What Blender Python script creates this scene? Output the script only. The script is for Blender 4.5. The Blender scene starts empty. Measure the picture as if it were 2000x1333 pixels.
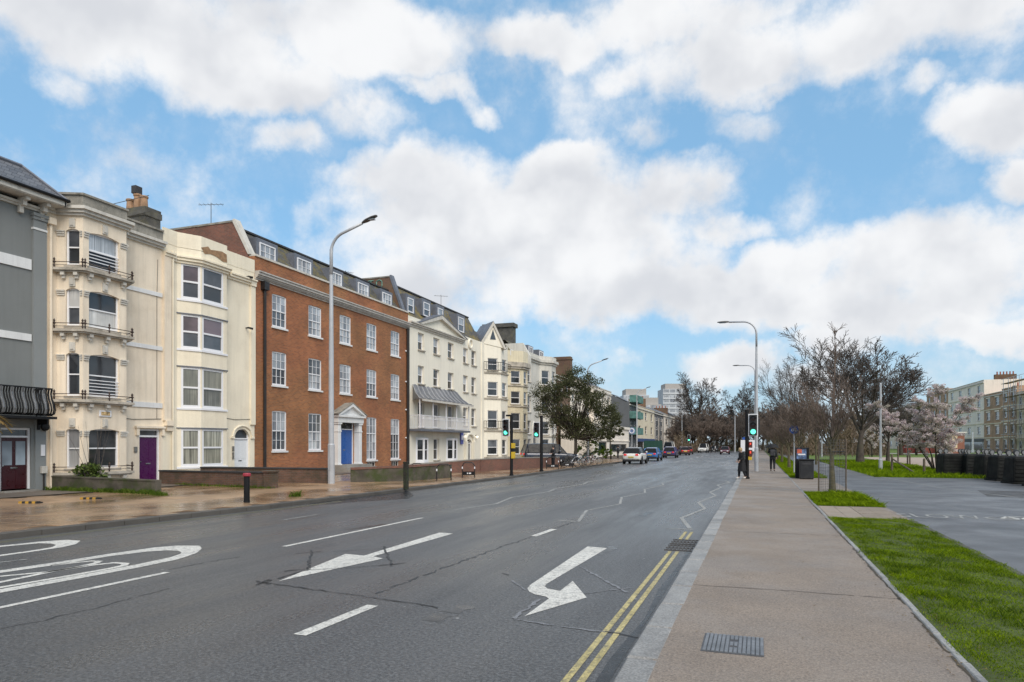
import bpy, bmesh, math, random
from mathutils import Vector, Matrix
R = math.radians
sc = bpy.context.scene
COL = sc.collection

# ------------------------------------------------------------------ camera
H = 1.9            # eye height
FPX = 1333.0       # focal length in photo pixels (24 mm on a 2000 px wide frame)
VH = 868.0         # horizon row of the photograph
YAW = math.atan(480.0 / FPX)
CT, ST = math.cos(YAW), math.sin(YAW)
cam_d = bpy.data.cameras.new('camera'); cam = bpy.data.objects.new('camera', cam_d); COL.objects.link(cam)
cam_d.sensor_width = 36.0; cam_d.lens = 36.0 * FPX / 2000.0
cam_d.shift_y = (VH - 666.5) / 2000.0
cam_d.clip_start = 0.05; cam_d.clip_end = 6000
cam.location = (0, 0, H); cam.rotation_euler = (R(90), 0, YAW)
sc.camera = cam

# ------------------------------------------------------------------ light
SUN_EL, SUN_AZ = R(44), R(138)     # azimuth measured clockwise from +Y (street direction)
sd = Vector((math.sin(SUN_AZ) * math.cos(SUN_EL), math.cos(SUN_AZ) * math.cos(SUN_EL), math.sin(SUN_EL)))
sun_d = bpy.data.lights.new('sun', 'SUN'); sun = bpy.data.objects.new('sun', sun_d); COL.objects.link(sun)
sun_d.energy = 1.5; sun_d.angle = R(40); sun_d.color = (1.0, 0.905, 0.79)
sun.rotation_euler = (-sd).to_track_quat('-Z', 'Y').to_euler(); sun.location = (0, 0, 60)
sc.view_settings.view_transform = 'Standard'; sc.view_settings.look = 'None'
sc.view_settings.exposure = 0.90; sc.view_settings.gamma = 1.0
sc.view_settings.use_curve_mapping = False

world = bpy.data.worlds.new('World'); sc.world = world; world.use_nodes = True
wn, wl = world.node_tree.nodes, world.node_tree.links
wn.clear()
def W(t, **k):
    n = wn.new(t)
    for a, b in k.items(): setattr(n, a, b)
    return n
def wmath(op, a, b=None, c=None, clamp=False):
    n = W('ShaderNodeMath', operation=op, use_clamp=clamp)
    for i, v in enumerate((a, b, c)):
        if v is None: continue
        if isinstance(v, (int, float)): n.inputs[i].default_value = v
        else: wl.new(v, n.inputs[i])
    return n.outputs[0]
def wvec(op, a, b=None):
    n = W('ShaderNodeVectorMath', operation=op)
    for i, v in enumerate((a, b)):
        if v is None: continue
        if isinstance(v, (tuple, list, Vector)): n.inputs[i].default_value = tuple(v)
        elif isinstance(v, (int, float)): n.inputs['Scale'].default_value = v
        else: wl.new(v, n.inputs[i])
    return n
def wramp(x, lo, hi, a=0.0, b=1.0):
    n = W('ShaderNodeMapRange', interpolation_type='SMOOTHSTEP')
    wl.new(x, n.inputs[0])
    for i, v in zip((1, 2, 3, 4), (lo, hi, a, b)): n.inputs[i].default_value = v
    return n.outputs[0]
def wnoise(vec, scale, detail, rough=0.55, off=(0, 0, 0)):
    m = wvec('ADD', vec, off).outputs[0]
    n = W('ShaderNodeTexNoise'); n.inputs['Scale'].default_value = scale
    n.inputs['Detail'].default_value = detail; n.inputs['Roughness'].default_value = rough
    wl.new(m, n.inputs['Vector']); return n.outputs[0]
def pix_dir(u, v):
    r, t = (u - 1000) / FPX, (VH - v) / FPX
    return Vector((CT * r - ST, CT + ST * r, t)).normalized()
sky = W('ShaderNodeTexSky', sky_type='NISHITA'); sky.sun_disc = False
sky.sun_elevation = SUN_EL; sky.sun_rotation = SUN_AZ; sky.altitude = 10
sky.air_density = 1.0; sky.dust_density = 0.7; sky.ozone_density = 1.6
tc = W('ShaderNodeTexCoord')
dirv = wvec('NORMALIZE', tc.outputs['Generated']).outputs[0]
# cumulus field: soft lumps in the sky directions where the photograph has clouds, ragged by noise
CLOUDS = [  # u, v, half-width px, half-height px, weight
    (230, 40, 460, 140, 1.0), (480, 150, 170, 85, 1.0), (690, 55, 300, 110, 1.0), (820, 110, 130, 60, .9),
    (860, 170, 110, 42, .85), (935, 205, 55, 32, .7), (120, 180, 70, 45, .5), (720, 250, 130, 60, .62), (570, 275, 95, 42, .62),
    (1050, 70, 160, 60, .8), (1420, 120, 250, 100, 1.0), (1330, 30, 330, 70, .8), (1760, 60, 420, 115, 1.0), (1210, 160, 90, 45, .55),
    (1500, 190, 90, 30, .7), (1660, 165, 45, 25, .6), (1270, 265, 70, 42, .55), (1460, 255, 90, 45, .45),
    (1930, 240, 140, 70, .9), (1980, 340, 80, 60, .85), (1800, 200, 70, 35, .5),
    (1020, 400, 430, 140, 1.0), (820, 370, 220, 75, 1.0), (1080, 310, 150, 55, .9), (1330, 360, 150, 75, .95), (1120, 480, 330, 120, 1.0),
    (1400, 420, 110, 40, .8), (900, 470, 270, 120, 1.0), (1200, 560, 420, 90, 1.0), (1520, 500, 130, 80, .95), (1500, 590, 300, 75, 1.0),
    (1750, 520, 230, 110, 1.0), (1930, 500, 180, 110, 1.0), (1760, 600, 260, 80, .9), (1950, 640, 160, 50, .95), (1100, 560, 300, 60, .9),
    (800, 560, 180, 70, .7), (680, 500, 110, 70, .55), (620, 440, 60, 50, .4), (1640, 660, 140, 40, .7), (1000, 600, 200, 40, .6),
    (1420, 715, 130, 45, .95), (1210, 705, 40, 22, .4), (1560, 740, 150, 40, .6),
]
warp = W('ShaderNodeTexNoise'); warp.inputs['Scale'].default_value = 5.5; warp.inputs['Detail'].default_value = 7; warp.inputs['Roughness'].default_value = .58
wl.new(dirv, warp.inputs['Vector'])
wsub = wvec('SUBTRACT', warp.outputs['Color'], (.5, .5, .5)).outputs[0]
wsc = wvec('SCALE', wsub, .15).outputs[0]
dw = wvec('ADD', dirv, wsc).outputs[0]
dens = None; topw = None
for (u, v, a, b, wgt) in CLOUDS:
    c = pix_dir(u, v)
    k = c.dot(Vector((-ST, CT, 0)))
    right = Vector((c.y, -c.x, 0)).normalized(); up = right.cross(c)
    if up.z < 0: up = -up
    sa, sb = FPX / (a * k) , FPX / (b * k)
    x = wvec('DOT_PRODUCT', dw, right * sa).outputs['Value']
    yy = wvec('DOT_PRODUCT', dw, up * sb).outputs['Value']
    y0 = wmath('SUBTRACT', yy, 0.0)
    r2 = wmath('ADD', wmath('MULTIPLY', x, x), wmath('MULTIPLY', y0, y0))
    g = wmath('MULTIPLY_ADD', r2, -wgt, wgt)            # weight * (1 - r^2)
    f = wvec('DOT_PRODUCT', dirv, c).outputs['Value']
    g = wmath('MULTIPLY', wmath('MAXIMUM', g, 0.0), wmath('GREATER_THAN', f, 0.0))
    dens = g if dens is None else wmath('SMOOTH_MAX', dens, g, .15)
    ty = wmath('MULTIPLY', g, yy)
    topw = ty if topw is None else wmath('ADD', topw, ty)
# elsewhere the same sort of broken cumulus goes on all round the sky
cdir = pix_dir(1000, 450)
away = wramp(wvec('DOT_PRODUCT', dirv, cdir).outputs['Value'], .62, .74, 1, 0)
gen = wramp(wnoise(dirv, 2.3, 4), .42, .68)
dens = wmath('MAXIMUM', dens, wmath('MULTIPLY', gen, away))
fb = wnoise(dirv, 8.5, 11, .62, (3.1, 1.7, .4))
fb2 = wnoise(dirv, 7.0, 4, .50, (3.1, 1.7, .46))
raw = wmath('MULTIPLY_ADD', wmath('SUBTRACT', fb, .5), 2.1, dens)
mask = wmath('MULTIPLY', wramp(raw, -.06, .76), .96)
wisp = wmath('MULTIPLY', wramp(wnoise(dirv, 4.6, 9, .64, (7, 2, 5)), .50, .80), .30)
mask = wmath('MAXIMUM', mask, wisp)
relief = wmath('MULTIPLY', wmath('SUBTRACT', wnoise(dirv, 7.0, 4, .50, (3.1, 1.7, .4)), fb2), 2.3)
lit = wmath('ADD', wmath('MULTIPLY_ADD', topw, .30, .62), relief)
lit = wmath('ADD', lit, wmath('MULTIPLY', wmath('SUBTRACT', .8, dens), .28))
lit = wramp(lit, .05, 1.05)
cc = W('ShaderNodeMixRGB'); wl.new(lit, cc.inputs[0])
cc.inputs[1].default_value = (5.1, 5.2, 5.45, 1); cc.inputs[2].default_value = (6.85, 6.86, 6.9, 1)
skt = W('ShaderNodeMixRGB', blend_type='MULTIPLY'); skt.inputs[0].default_value = 1
wl.new(sky.outputs[0], skt.inputs[1]); skt.inputs[2].default_value = (.86, 1.12, 1.17, 1)
flat = W('ShaderNodeMixRGB'); flat.inputs[0].default_value = .62; wl.new(skt.outputs[0], flat.inputs[1]); flat.inputs[2].default_value = (2.15, 4.05, 6.1, 1)
sepz = W('ShaderNodeSeparateXYZ'); wl.new(dirv, sepz.inputs[0])
hz = W('ShaderNodeMixRGB'); wl.new(wramp(sepz.outputs[2], -.02, .24, .85, 0), hz.inputs[0]); wl.new(flat.outputs[0], hz.inputs[1]); hz.inputs[2].default_value = (3.9, 5.0, 5.8, 1)
mx = W('ShaderNodeMixRGB'); wl.new(mask, mx.inputs[0]); wl.new(hz.outputs[0], mx.inputs[1]); wl.new(cc.outputs[0], mx.inputs[2])
bg = W('ShaderNodeBackground'); bg.inputs[1].default_value = 0.0755; wl.new(mx.outputs[0], bg.inputs[0])
wo = W('ShaderNodeOutputWorld'); wl.new(bg.outputs[0], wo.inputs[0])

# ------------------------------------------------------------------ photo pixel -> place
def ground(u, v, z=0.0):
    """point of the level z seen at pixel (u, v)"""
    r = (u - 1000) / FPX; d = (H - z) * FPX / (v - VH)
    return ((CT * r - ST) * d, (CT + ST * r) * d)
def depX(u, X): return X / (CT * (u - 1000) / FPX - ST)
def yX(u, X):                       # Y where the plane X=const is seen in column u
    r = (u - 1000) / FPX; return (CT + ST * r) * depX(u, X)
def zX(u, v, X): return H + (VH - v) / FPX * depX(u, X)
def atD(u, D): 
    r = (u - 1000) / FPX; return ((CT * r - ST) * D, (CT + ST * r) * D)
def zD(v, D): return H + (VH - v) / FPX * D

# ------------------------------------------------------------------ mesh building
class MB:
    def __init__(s): s.v = []; s.f = []; s.m = []; s.mi = 0
    def add(s, vs, fs):
        o = len(s.v); s.v += [tuple(p) for p in vs]; s.f += [tuple(i + o for i in f) for f in fs]; s.m += [s.mi] * len(fs); return s
    def box(s, x0, x1, y0, y1, z0, z1):
        return s.add([(x0, y0, z0), (x1, y0, z0), (x1, y1, z0), (x0, y1, z0), (x0, y0, z1), (x1, y0, z1), (x1, y1, z1), (x0, y1, z1)],
                     [(0, 3, 2, 1), (4, 5, 6, 7), (0, 1, 5, 4), (1, 2, 6, 5), (2, 3, 7, 6), (3, 0, 4, 7)])
    def fbox(s, F, s0, s1, n0, n1, z0, z1):
        P = F.p
        return s.add([P(s0, n0, z0), P(s1, n0, z0), P(s1, n1, z0), P(s0, n1, z0), P(s0, n0, z1), P(s1, n0, z1), P(s1, n1, z1), P(s0, n1, z1)],
                     [(0, 1, 2, 3), (4, 7, 6, 5), (0, 4, 5, 1), (1, 5, 6, 2), (2, 6, 7, 3), (3, 7, 4, 0)])
    def prism(s, poly, z0, z1):
        n = len(poly); vs = [(x, y, z0) for x, y in poly] + [(x, y, z1) for x, y in poly]
        return s.add(vs, [tuple(range(n - 1, -1, -1)), tuple(range(n, 2 * n))] + [(i, (i + 1) % n, n + (i + 1) % n, n + i) for i in range(n)])
    def fprism(s, F, poly, n0, n1):      # polygon in (s, z), extruded along the normal
        n = len(poly); vs = [F.p(a, n0, b) for a, b in poly] + [F.p(a, n1, b) for a, b in poly]
        return s.add(vs, [tuple(range(n)), tuple(range(2 * n - 1, n - 1, -1))] + [(i, n + i, n + (i + 1) % n, (i + 1) % n) for i in range(n)])
    def sheet(s, poly, z): return s.add([(x, y, z) for x, y in poly], [tuple(range(len(poly)))])
    def tube(s, pts, rad, n=8, cap=True):
        pts = [Vector(p) for p in pts]; m = len(pts)
        if not isinstance(rad, (list, tuple)): rad = [rad] * m
        vs = []; ref = None
        for i, p in enumerate(pts):
            t = (pts[min(i + 1, m - 1)] - pts[max(i - 1, 0)])
            t = t.normalized() if t.length > 1e-9 else Vector((0, 0, 1))
            if ref is None:
                a = Vector((0, 0, 1)) if abs(t.z) < .9 else Vector((1, 0, 0))
                ref = t.cross(a).normalized()
            ref = (ref - t * ref.dot(t)); ref = ref.normalized() if ref.length > 1e-6 else t.orthogonal().normalized()
            b = t.cross(ref)
            for k in range(n):
                an = 2 * math.pi * k / n
                vs.append(p + (ref * math.cos(an) + b * math.sin(an)) * rad[i])
        fs = [(i * n + k, i * n + (k + 1) % n, (i + 1) * n + (k + 1) % n, (i + 1) * n + k) for i in range(m - 1) for k in range(n)]
        if cap: fs += [tuple(range(n - 1, -1, -1)), tuple((m - 1) * n + k for k in range(n))]
        return s.add(vs, fs)
    def cyl(s, x, y, z0, z1, r0, r1=None, n=12): return s.tube([(x, y, z0), (x, y, z1)], [r0, r0 if r1 is None else r1], n)
    def lathe(s, prof, c=(0, 0, 0), n=16, axis='z'):
        vs = []
        for r, h in prof:
            for k in range(n):
                a = 2 * math.pi * k / n; x, y = r * math.cos(a), r * math.sin(a)
                q = (x, y, h) if axis == 'z' else ((h, x, y) if axis == 'x' else (x, h, y))
                vs.append((c[0] + q[0], c[1] + q[1], c[2] + q[2]))
        m = len(prof)
        fs = [(i * n + k, i * n + (k + 1) % n, (i + 1) * n + (k + 1) % n, (i + 1) * n + k) for i in range(m - 1) for k in range(n)]
        fs += [tuple(range(n - 1, -1, -1)), tuple((m - 1) * n + k for k in range(n))]
        return s.add(vs, fs)
    def torus(s, c, Rr, r, axis='y', n=20, k=6):
        vs = []
        for i in range(n):
            a = 2 * math.pi * i / n
            for j in range(k):
                b = 2 * math.pi * j / k; q = Rr + r * math.cos(b)
                p = (q * math.cos(a), r * math.sin(b), q * math.sin(a))
                if axis == 'x': p = (p[1], p[0], p[2])
                if axis == 'z': p = (p[0], p[2], p[1])
                vs.append((c[0] + p[0], c[1] + p[1], c[2] + p[2]))
        return s.add(vs, [(i * k + j, i * k + (j + 1) % k, ((i + 1) % n) * k + (j + 1) % k, ((i + 1) % n) * k + j) for i in range(n) for j in range(k)])
    def mesh(s, name, mats, off=(0, 0, 0), smooth=False):
        me = bpy.data.meshes.new(name)
        me.from_pydata([(x - off[0], y - off[1], z - off[2]) for x, y, z in s.v], [], s.f)
        for m in (mats if isinstance(mats, (list, tuple)) else [mats]): me.materials.append(m)
        if any(s.m): me.polygons.foreach_set('material_index', s.m)
        if smooth: me.polygons.foreach_set('use_smooth', [True] * len(me.polygons))
        me.update(); return me
    def build(s, name, mats, parent=None, off=None, smooth=False, bevel=0, sub=0, recalc=False):
        if off is None: off = worigin(parent) if parent else (0, 0, 0)
        me = s.mesh(name, mats, off, smooth)
        if recalc or bevel or sub:
            b = bmesh.new(); b.from_mesh(me); bmesh.ops.recalc_face_normals(b, faces=b.faces); b.to_mesh(me); b.free()
        o = bpy.data.objects.new(name, me); COL.objects.link(o)
        if parent: o.parent = parent
        elif off != (0, 0, 0): o.location = off
        if bevel:
            m = o.modifiers.new('bevel', 'BEVEL'); m.width = bevel; m.segments = 2; m.limit_method = 'ANGLE'
        if sub:
            m = o.modifiers.new('sub', 'SUBSURF'); m.levels = sub; m.render_levels = sub
        return o
def worigin(o):
    v = Vector((0, 0, 0))
    while o is not None: v = v + Vector(o.location); o = o.parent
    return tuple(v)
def tag(o, label=None, cat=None, group=None, kind=None):
    if label: o['label'] = label
    if cat: o['category'] = cat
    if group: o['group'] = group
    if kind: o['kind'] = kind
    return o
def thing(name, loc, label, cat, group=None):
    o = bpy.data.objects.new(name, None); COL.objects.link(o); o.location = loc; o.empty_display_size = .3
    return tag(o, label, cat, group)
def copy_tree(o, parent=None):
    c = o.copy(); COL.objects.link(c); c.parent = parent
    for ch in list(o.children): copy_tree(ch, c)
    return c
class Fr:
    """a facade: origin, direction along it (s), outward normal (n)"""
    def __init__(s, ox, oy, sx=0.0, sy=1.0):
        l = math.hypot(sx, sy); s.o = (ox, oy); s.s = (sx / l, sy / l); s.n = (s.s[1], -s.s[0])
    def p(s, a, n, z): return (s.o[0] + s.s[0] * a + s.n[0] * n, s.o[1] + s.s[1] * a + s.n[1] * n, z)
    def q(s, a, n): return s.p(a, n, 0)[:2]
    def sub(s, a0, n0, a1, n1):       # facade of a canted face running from (a0,n0) to (a1,n1)
        p, q = s.q(a0, n0), s.q(a1, n1); return Fr(p[0], p[1], q[0] - p[0], q[1] - p[1]), math.hypot(q[0] - p[0], q[1] - p[1])

# ------------------------------------------------------------------ materials
MATS = {}
def nodes_of(name):
    m = bpy.data.materials.new(name); m.use_nodes = True; MATS[name] = m
    nt = m.node_tree; return m, nt.nodes, nt.links, nt.nodes['Principled BSDF']
def nn(N, t, **k):
    n = N.new(t)
    for a, b in k.items(): setattr(n, a, b)
    return n
def c4(c, k=1.0): return (c[0] * k, c[1] * k, c[2] * k, 1)
def noise(N, L, vec, scale, detail=4, rough=.55):
    n = N.new('ShaderNodeTexNoise'); n.inputs['Scale'].default_value = scale; n.inputs['Detail'].default_value = detail
    n.inputs['Roughness'].default_value = rough
    if vec is not None: L.new(vec, n.inputs['Vector'])
    return n.outputs[0]
def rampf(N, L, x, lo, hi, a=0.0, b=1.0):
    n = N.new('ShaderNodeMapRange'); n.interpolation_type = 'SMOOTHSTEP'; L.new(x, n.inputs[0])
    for i, v in zip((1, 2, 3, 4), (lo, hi, a, b)): n.inputs[i].default_value = v
    return n.outputs[0]
def mixc(N, L, f, a, b, mode='MIX'):
    n = N.new('ShaderNodeMixRGB'); n.blend_type = mode
    if isinstance(f, (int, float)): n.inputs[0].default_value = f
    else: L.new(f, n.inputs[0])
    for i, v in ((1, a), (2, b)):
        if isinstance(v, tuple): n.inputs[i].default_value = v if len(v) == 4 else c4(v)
        else: L.new(v, n.inputs[i])
    return n.outputs[0]
def bump(N, L, h, strength, dist, bs):
    b = N.new('ShaderNodeBump'); b.inputs['Strength'].default_value = strength; b.inputs['Distance'].default_value = dist
    L.new(h, b.inputs['Height']); L.new(b.outputs[0], bs.inputs['Normal'])
def stretch(N, L, sx, sy, sz):
    g = N.new('ShaderNodeNewGeometry'); m = N.new('ShaderNodeVectorMath'); m.operation = 'MULTIPLY'
    L.new(g.outputs['Position'], m.inputs[0]); m.inputs[1].default_value = (sx, sy, sz); return m.outputs[0]
def mat(name, col, rough=.7, var=.12, scale=1.3, fine=.06, fscale=40, bmp=0.0, bscale=60, metal=0.0, streak=0.0, dirt=None, dirt_amt=.5, dscale=.8, coat=0, emit=None, es=1.0, spec=None, orand=0):
    if name in MATS: return MATS[name]
    m, N, L, bs = nodes_of(name)
    pos = stretch(N, L, 1, 1, 1)
    c = mixc(N, L, rampf(N, L, noise(N, L, pos, scale, 5), .3, .7), c4(col, 1 - var), c4(col, 1 + var))
    if fine: c = mixc(N, L, rampf(N, L, noise(N, L, pos, fscale, 3), .3, .7), c, mixc(N, L, 1.0, c, c4((1 - fine * 2,) * 3), 'MULTIPLY'))
    if streak:
        st = rampf(N, L, noise(N, L, stretch(N, L, 2.6, 2.6, .16), 1.6, 5, .65), .43, .68, 0, streak)
        c = mixc(N, L, st, c, c4([x * .42 for x in col]))
    if dirt is not None:
        dm = rampf(N, L, noise(N, L, pos, dscale, 8, .68), .46, .68, 0, dirt_amt); c = mixc(N, L, dm, c, c4(dirt))
    if orand: oi = N.new('ShaderNodeObjectInfo'); c = mixc(N, L, 1.0, c, mixc(N, L, oi.outputs['Random'], (1 - orand,) * 3, (1 + orand,) * 3), 'MULTIPLY')
    L.new(c, bs.inputs['Base Color'])
    bs.inputs['Metallic'].default_value = metal
    rr = rampf(N, L, noise(N, L, pos, scale * 2.1, 4), .3, .7, max(rough - .1, .02), min(rough + .1, 1)); L.new(rr, bs.inputs['Roughness'])
    if spec is not None: bs.inputs['Specular IOR Level'].default_value = spec
    if bmp: bump(N, L, noise(N, L, pos, bscale, 4), bmp, .02, bs)
    if coat: bs.inputs['Coat Weight'].default_value = coat; bs.inputs['Coat Roughness'].default_value = .05
    if emit: bs.inputs['Emission Color'].default_value = c4(emit); bs.inputs['Emission Strength'].default_value = es
    return m
def brickmat(name, c1, c2, mortar, w=.225, h=.075, ms=.009, rough=.85, moss=None, moss_amt=.0, mscale=.9, bias=0.0, big=None):
    m, N, L, bs = nodes_of(name)
    g = N.new('ShaderNodeNewGeometry'); sp = N.new('ShaderNodeSeparateXYZ'); L.new(g.outputs['Position'], sp.inputs[0])
    ad = N.new('ShaderNodeMath'); ad.operation = 'ADD'; L.new(sp.outputs[0], ad.inputs[0]); L.new(sp.outputs[1], ad.inputs[1])
    cb = N.new('ShaderNodeCombineXYZ'); L.new(ad.outputs[0], cb.inputs[0]); L.new(sp.outputs[2], cb.inputs[1])
    b = N.new('ShaderNodeTexBrick'); L.new(cb.outputs[0], b.inputs['Vector'])
    b.inputs['Color1'].default_value = c4(c1); b.inputs['Color2'].default_value = c4(c2); b.inputs['Mortar'].default_value = c4(mortar)
    b.inputs['Scale'].default_value = 1; b.inputs['Brick Width'].default_value = w; b.inputs['Row Height'].default_value = h
    b.inputs['Mortar Size'].default_value = ms; b.inputs['Bias'].default_value = bias; b.inputs['Mortar Smooth'].default_value = .2
    pos = g.outputs['Position']
    c = mixc(N, L, 1.0, b.outputs[0], mixc(N, L, rampf(N, L, noise(N, L, pos, .5, 6), .3, .7), (.78, .78, .78), (1.15, 1.12, 1.1)), 'MULTIPLY')
    if big is not None: c = mixc(N, L, rampf(N, L, noise(N, L, pos, .22, 4), .42, .62, 0, .55), c, mixc(N, L, 1.0, c, c4(big), 'MULTIPLY'))
    if moss is not None: c = mixc(N, L, rampf(N, L, noise(N, L, pos, mscale, 9, .7), .42, .62, 0, moss_amt), c, c4(moss))
    L.new(c, bs.inputs['Base Color']); bs.inputs['Roughness'].default_value = rough
    iv = N.new('ShaderNodeMath'); iv.operation = 'SUBTRACT'; iv.inputs[0].default_value = 1; L.new(b.outputs['Fac'], iv.inputs[1])
    bump(N, L, iv.outputs[0], .5, .01, bs)
    return m

M_cream = mat('cream_render', (.86, .745, .59), .8, .06, .5, .04, 30, .2, 25, streak=.20, dirt=(.52, .41, .29), dirt_amt=.3, dscale=.6)
M_cream2 = mat('cream_render_pale', (.87, .785, .62), .8, .05, .5, .04, 30, .2, 25, streak=.13, dirt=(.56, .47, .34), dirt_amt=.25, dscale=.6)
M_hotel = mat('hotel_cream', (.85, .80, .68), .75, .04, .5, .03, 30, .1, 25, streak=.12)
M_yellow = mat('yellow_cream', (.74, .66, .48), .8, .06, .5, .04, 30, .1, 25, streak=.3, dirt=(.4, .33, .22), dirt_amt=.2)
M_greyw = mat('grey_white_render', (.67, .645, .58), .8, .07, .5, .04, 30, .1, 25, streak=.35)
M_white = mat('white_paint', (.76, .76, .75), .5, .04, 1.5, .03, 30, streak=.15)
M_upvc = mat('white_frame', (.78, .78, .80), .4, .02, 2, .0)
M_offwhite = mat('offwhite_stone', (.62, .59, .53), .75, .06, 2, .05, 30, streak=.35)
M_ledge = mat('weathered_ledge', (.50, .45, .38), .85, .15, 2, .08, 30, .2, 30, dirt=(.16, .15, .12), dirt_amt=.75, dscale=1.6)
M_parapet = mat('lichen_parapet', (.30, .28, .24), .9, .2, 2, .1, 30, .3, 30, dirt=(.10, .10, .085), dirt_amt=.8, dscale=2.2)
M_grey = mat('grey_render', (.205, .215, .21), .8, .05, .5, .03, 30, .15, 30, streak=.1)
M_grey2 = mat('pale_grey_render', (.24, .255, .255), .8, .05, .5, .03, 30, .15, 30)
M_slate = brickmat('slate', (.105, .11, .125), (.16, .165, .18), (.035, .035, .04), .28, .17, .008, .5)
M_mossslate = brickmat('mossy_slate', (.07, .07, .07), (.12, .12, .115), (.03, .03, .03), .26, .14, .008, .7, (.15, .122, .045), 1.0, 1.5)
M_mossslate2 = brickmat('golden_moss_slate', (.085, .085, .085), (.13, .13, .125), (.03, .03, .03), .26, .14, .008, .7, (.22, .165, .045), .95, .9)
M_lead = mat('lead_sheet', (.17, .18, .21), .5, .15, 2, .06, 30, metal=.2)
M_tar = mat('roof_felt', (.045, .045, .048), .8, .2, 2)
M_brick = brickmat('orange_brick', (.41, .142, .053), (.26, .089, .038), (.29, .17, .105), .235, .082, .011, .85, big=(.88, 1.10, 1.0))
M_brickdk = brickmat('brown_brick', (.17, .085, .055), (.11, .06, .045), (.14, .12, .10), .225, .075, .009, .9, (.035, .04, .02), .5, 1.6)
M_brickred = brickmat('red_brick', (.22, .085, .055), (.15, .062, .045), (.16, .13, .11), .225, .075, .009, .9, (.09, .07, .05), .35, .9)
M_brickch = brickmat('chimney_brick', (.14, .075, .05), (.20, .10, .06), (.13, .11, .09), .225, .075, .009, .9, (.12, .10, .05), .5, 1.0)
M_black = mat('black_iron', (.010, .010, .011), .5, .2, 3, spec=.25)
M_blackpl = mat('black_plastic', (.018, .018, .02), .45, .2, 3, dirt=(.05, .05, .04), dirt_amt=.4, dscale=3)
M_pipe = mat('black_pipe', (.02, .017, .016), .5, .3, 2)
M_browniron = mat('rusty_iron', (.055, .035, .028), .7, .3, 8)
M_claret = mat('claret_door', (.045, .006, .010), .35, .1, 3)
M_purple = mat('purple_door', (.068, .005, .068), .32, .06, 3)
M_blue = mat('blue_door', (.02, .10, .36), .35, .06, 3)
M_doorw = mat('white_door', (.74, .76, .78), .45, .03, 3)
M_chrome = mat('chrome', (.65, .65, .66), .2, .05, 3, metal=1.0)
M_brass = mat('dull_metal', (.35, .33, .30), .35, .1, 5, metal=.9)
M_potclay = mat('clay_pot', (.36, .22, .13), .8, .2, 4)
M_potred = mat('red_pot', (.36, .10, .055), .8, .15, 4)
M_peel = mat('bare_render', (.33, .20, .11), .9, .25, 5, .1, 30)
M_lamp = mat('galvanised_column', (.50, .51, .53), .45, .06, 2, .03, 20, metal=.25, streak=.15)
M_lampdk = mat('grey_lantern', (.09, .085, .08), .5, .1, 4)
M_alum = mat('aluminium', (.5, .5, .51), .35, .05, 4, metal=.8)
M_concrete = mat('concrete', (.30, .28, .25), .85, .12, 1.2, .08, 40, .2, 60, dirt=(.12, .11, .09), dirt_amt=.4)
M_mosswall = mat('mossy_render', (.105, .09, .07), .9, .35, 1.6, .15, 40, .5, 30, dirt=(.045, .06, .014), dirt_amt=.95, dscale=1.3)
def glass(name, base, rough=.05, folds=0.0, base2=None):
    m, N, L, bs = nodes_of(name)
    pos = stretch(N, L, 1, 1, 1)
    c = mixc(N, L, rampf(N, L, noise(N, L, stretch(N, L, .8, .8, .8), .9, 3), .35, .65), c4(base, .7), c4(base, 1.35))
    if folds:
        f = rampf(N, L, noise(N, L, stretch(N, L, 9, 9, .25), 1.3, 3, .6), .35, .65)
        c = mixc(N, L, f, c, c4(base2 or base, 1 - folds))
    oi = N.new('ShaderNodeObjectInfo'); c = mixc(N, L, 1.0, c, mixc(N, L, oi.outputs['Random'], (.62, .62, .64), (1.5, 1.48, 1.42)), 'MULTIPLY')
    L.new(c, bs.inputs['Base Color']); bs.inputs['Roughness'].default_value = rough
    bs.inputs['IOR'].default_value = 1.52; bs.inputs['Specular IOR Level'].default_value = .7
    bump(N, L, noise(N, L, pos, 1.1, 2), .06, .05, bs)
    return m
G_dark = glass('glass_dark', (.030, .033, .038))
G_mid = glass('glass_mid', (.075, .082, .095))
G_net = glass('glass_net_curtain', (.36, .385, .42), .07, .35)
G_curt = glass('glass_cream_curtain', (.27, .265, .22), .07, .55)
G_blind = glass('glass_white_blind', (.40, .40, .40), .08, .1)
G_pink = glass('glass_mauve', (.10, .075, .085), .05)
G_frost = glass('glass_frosted', (.26, .31, .36), .35)
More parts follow.
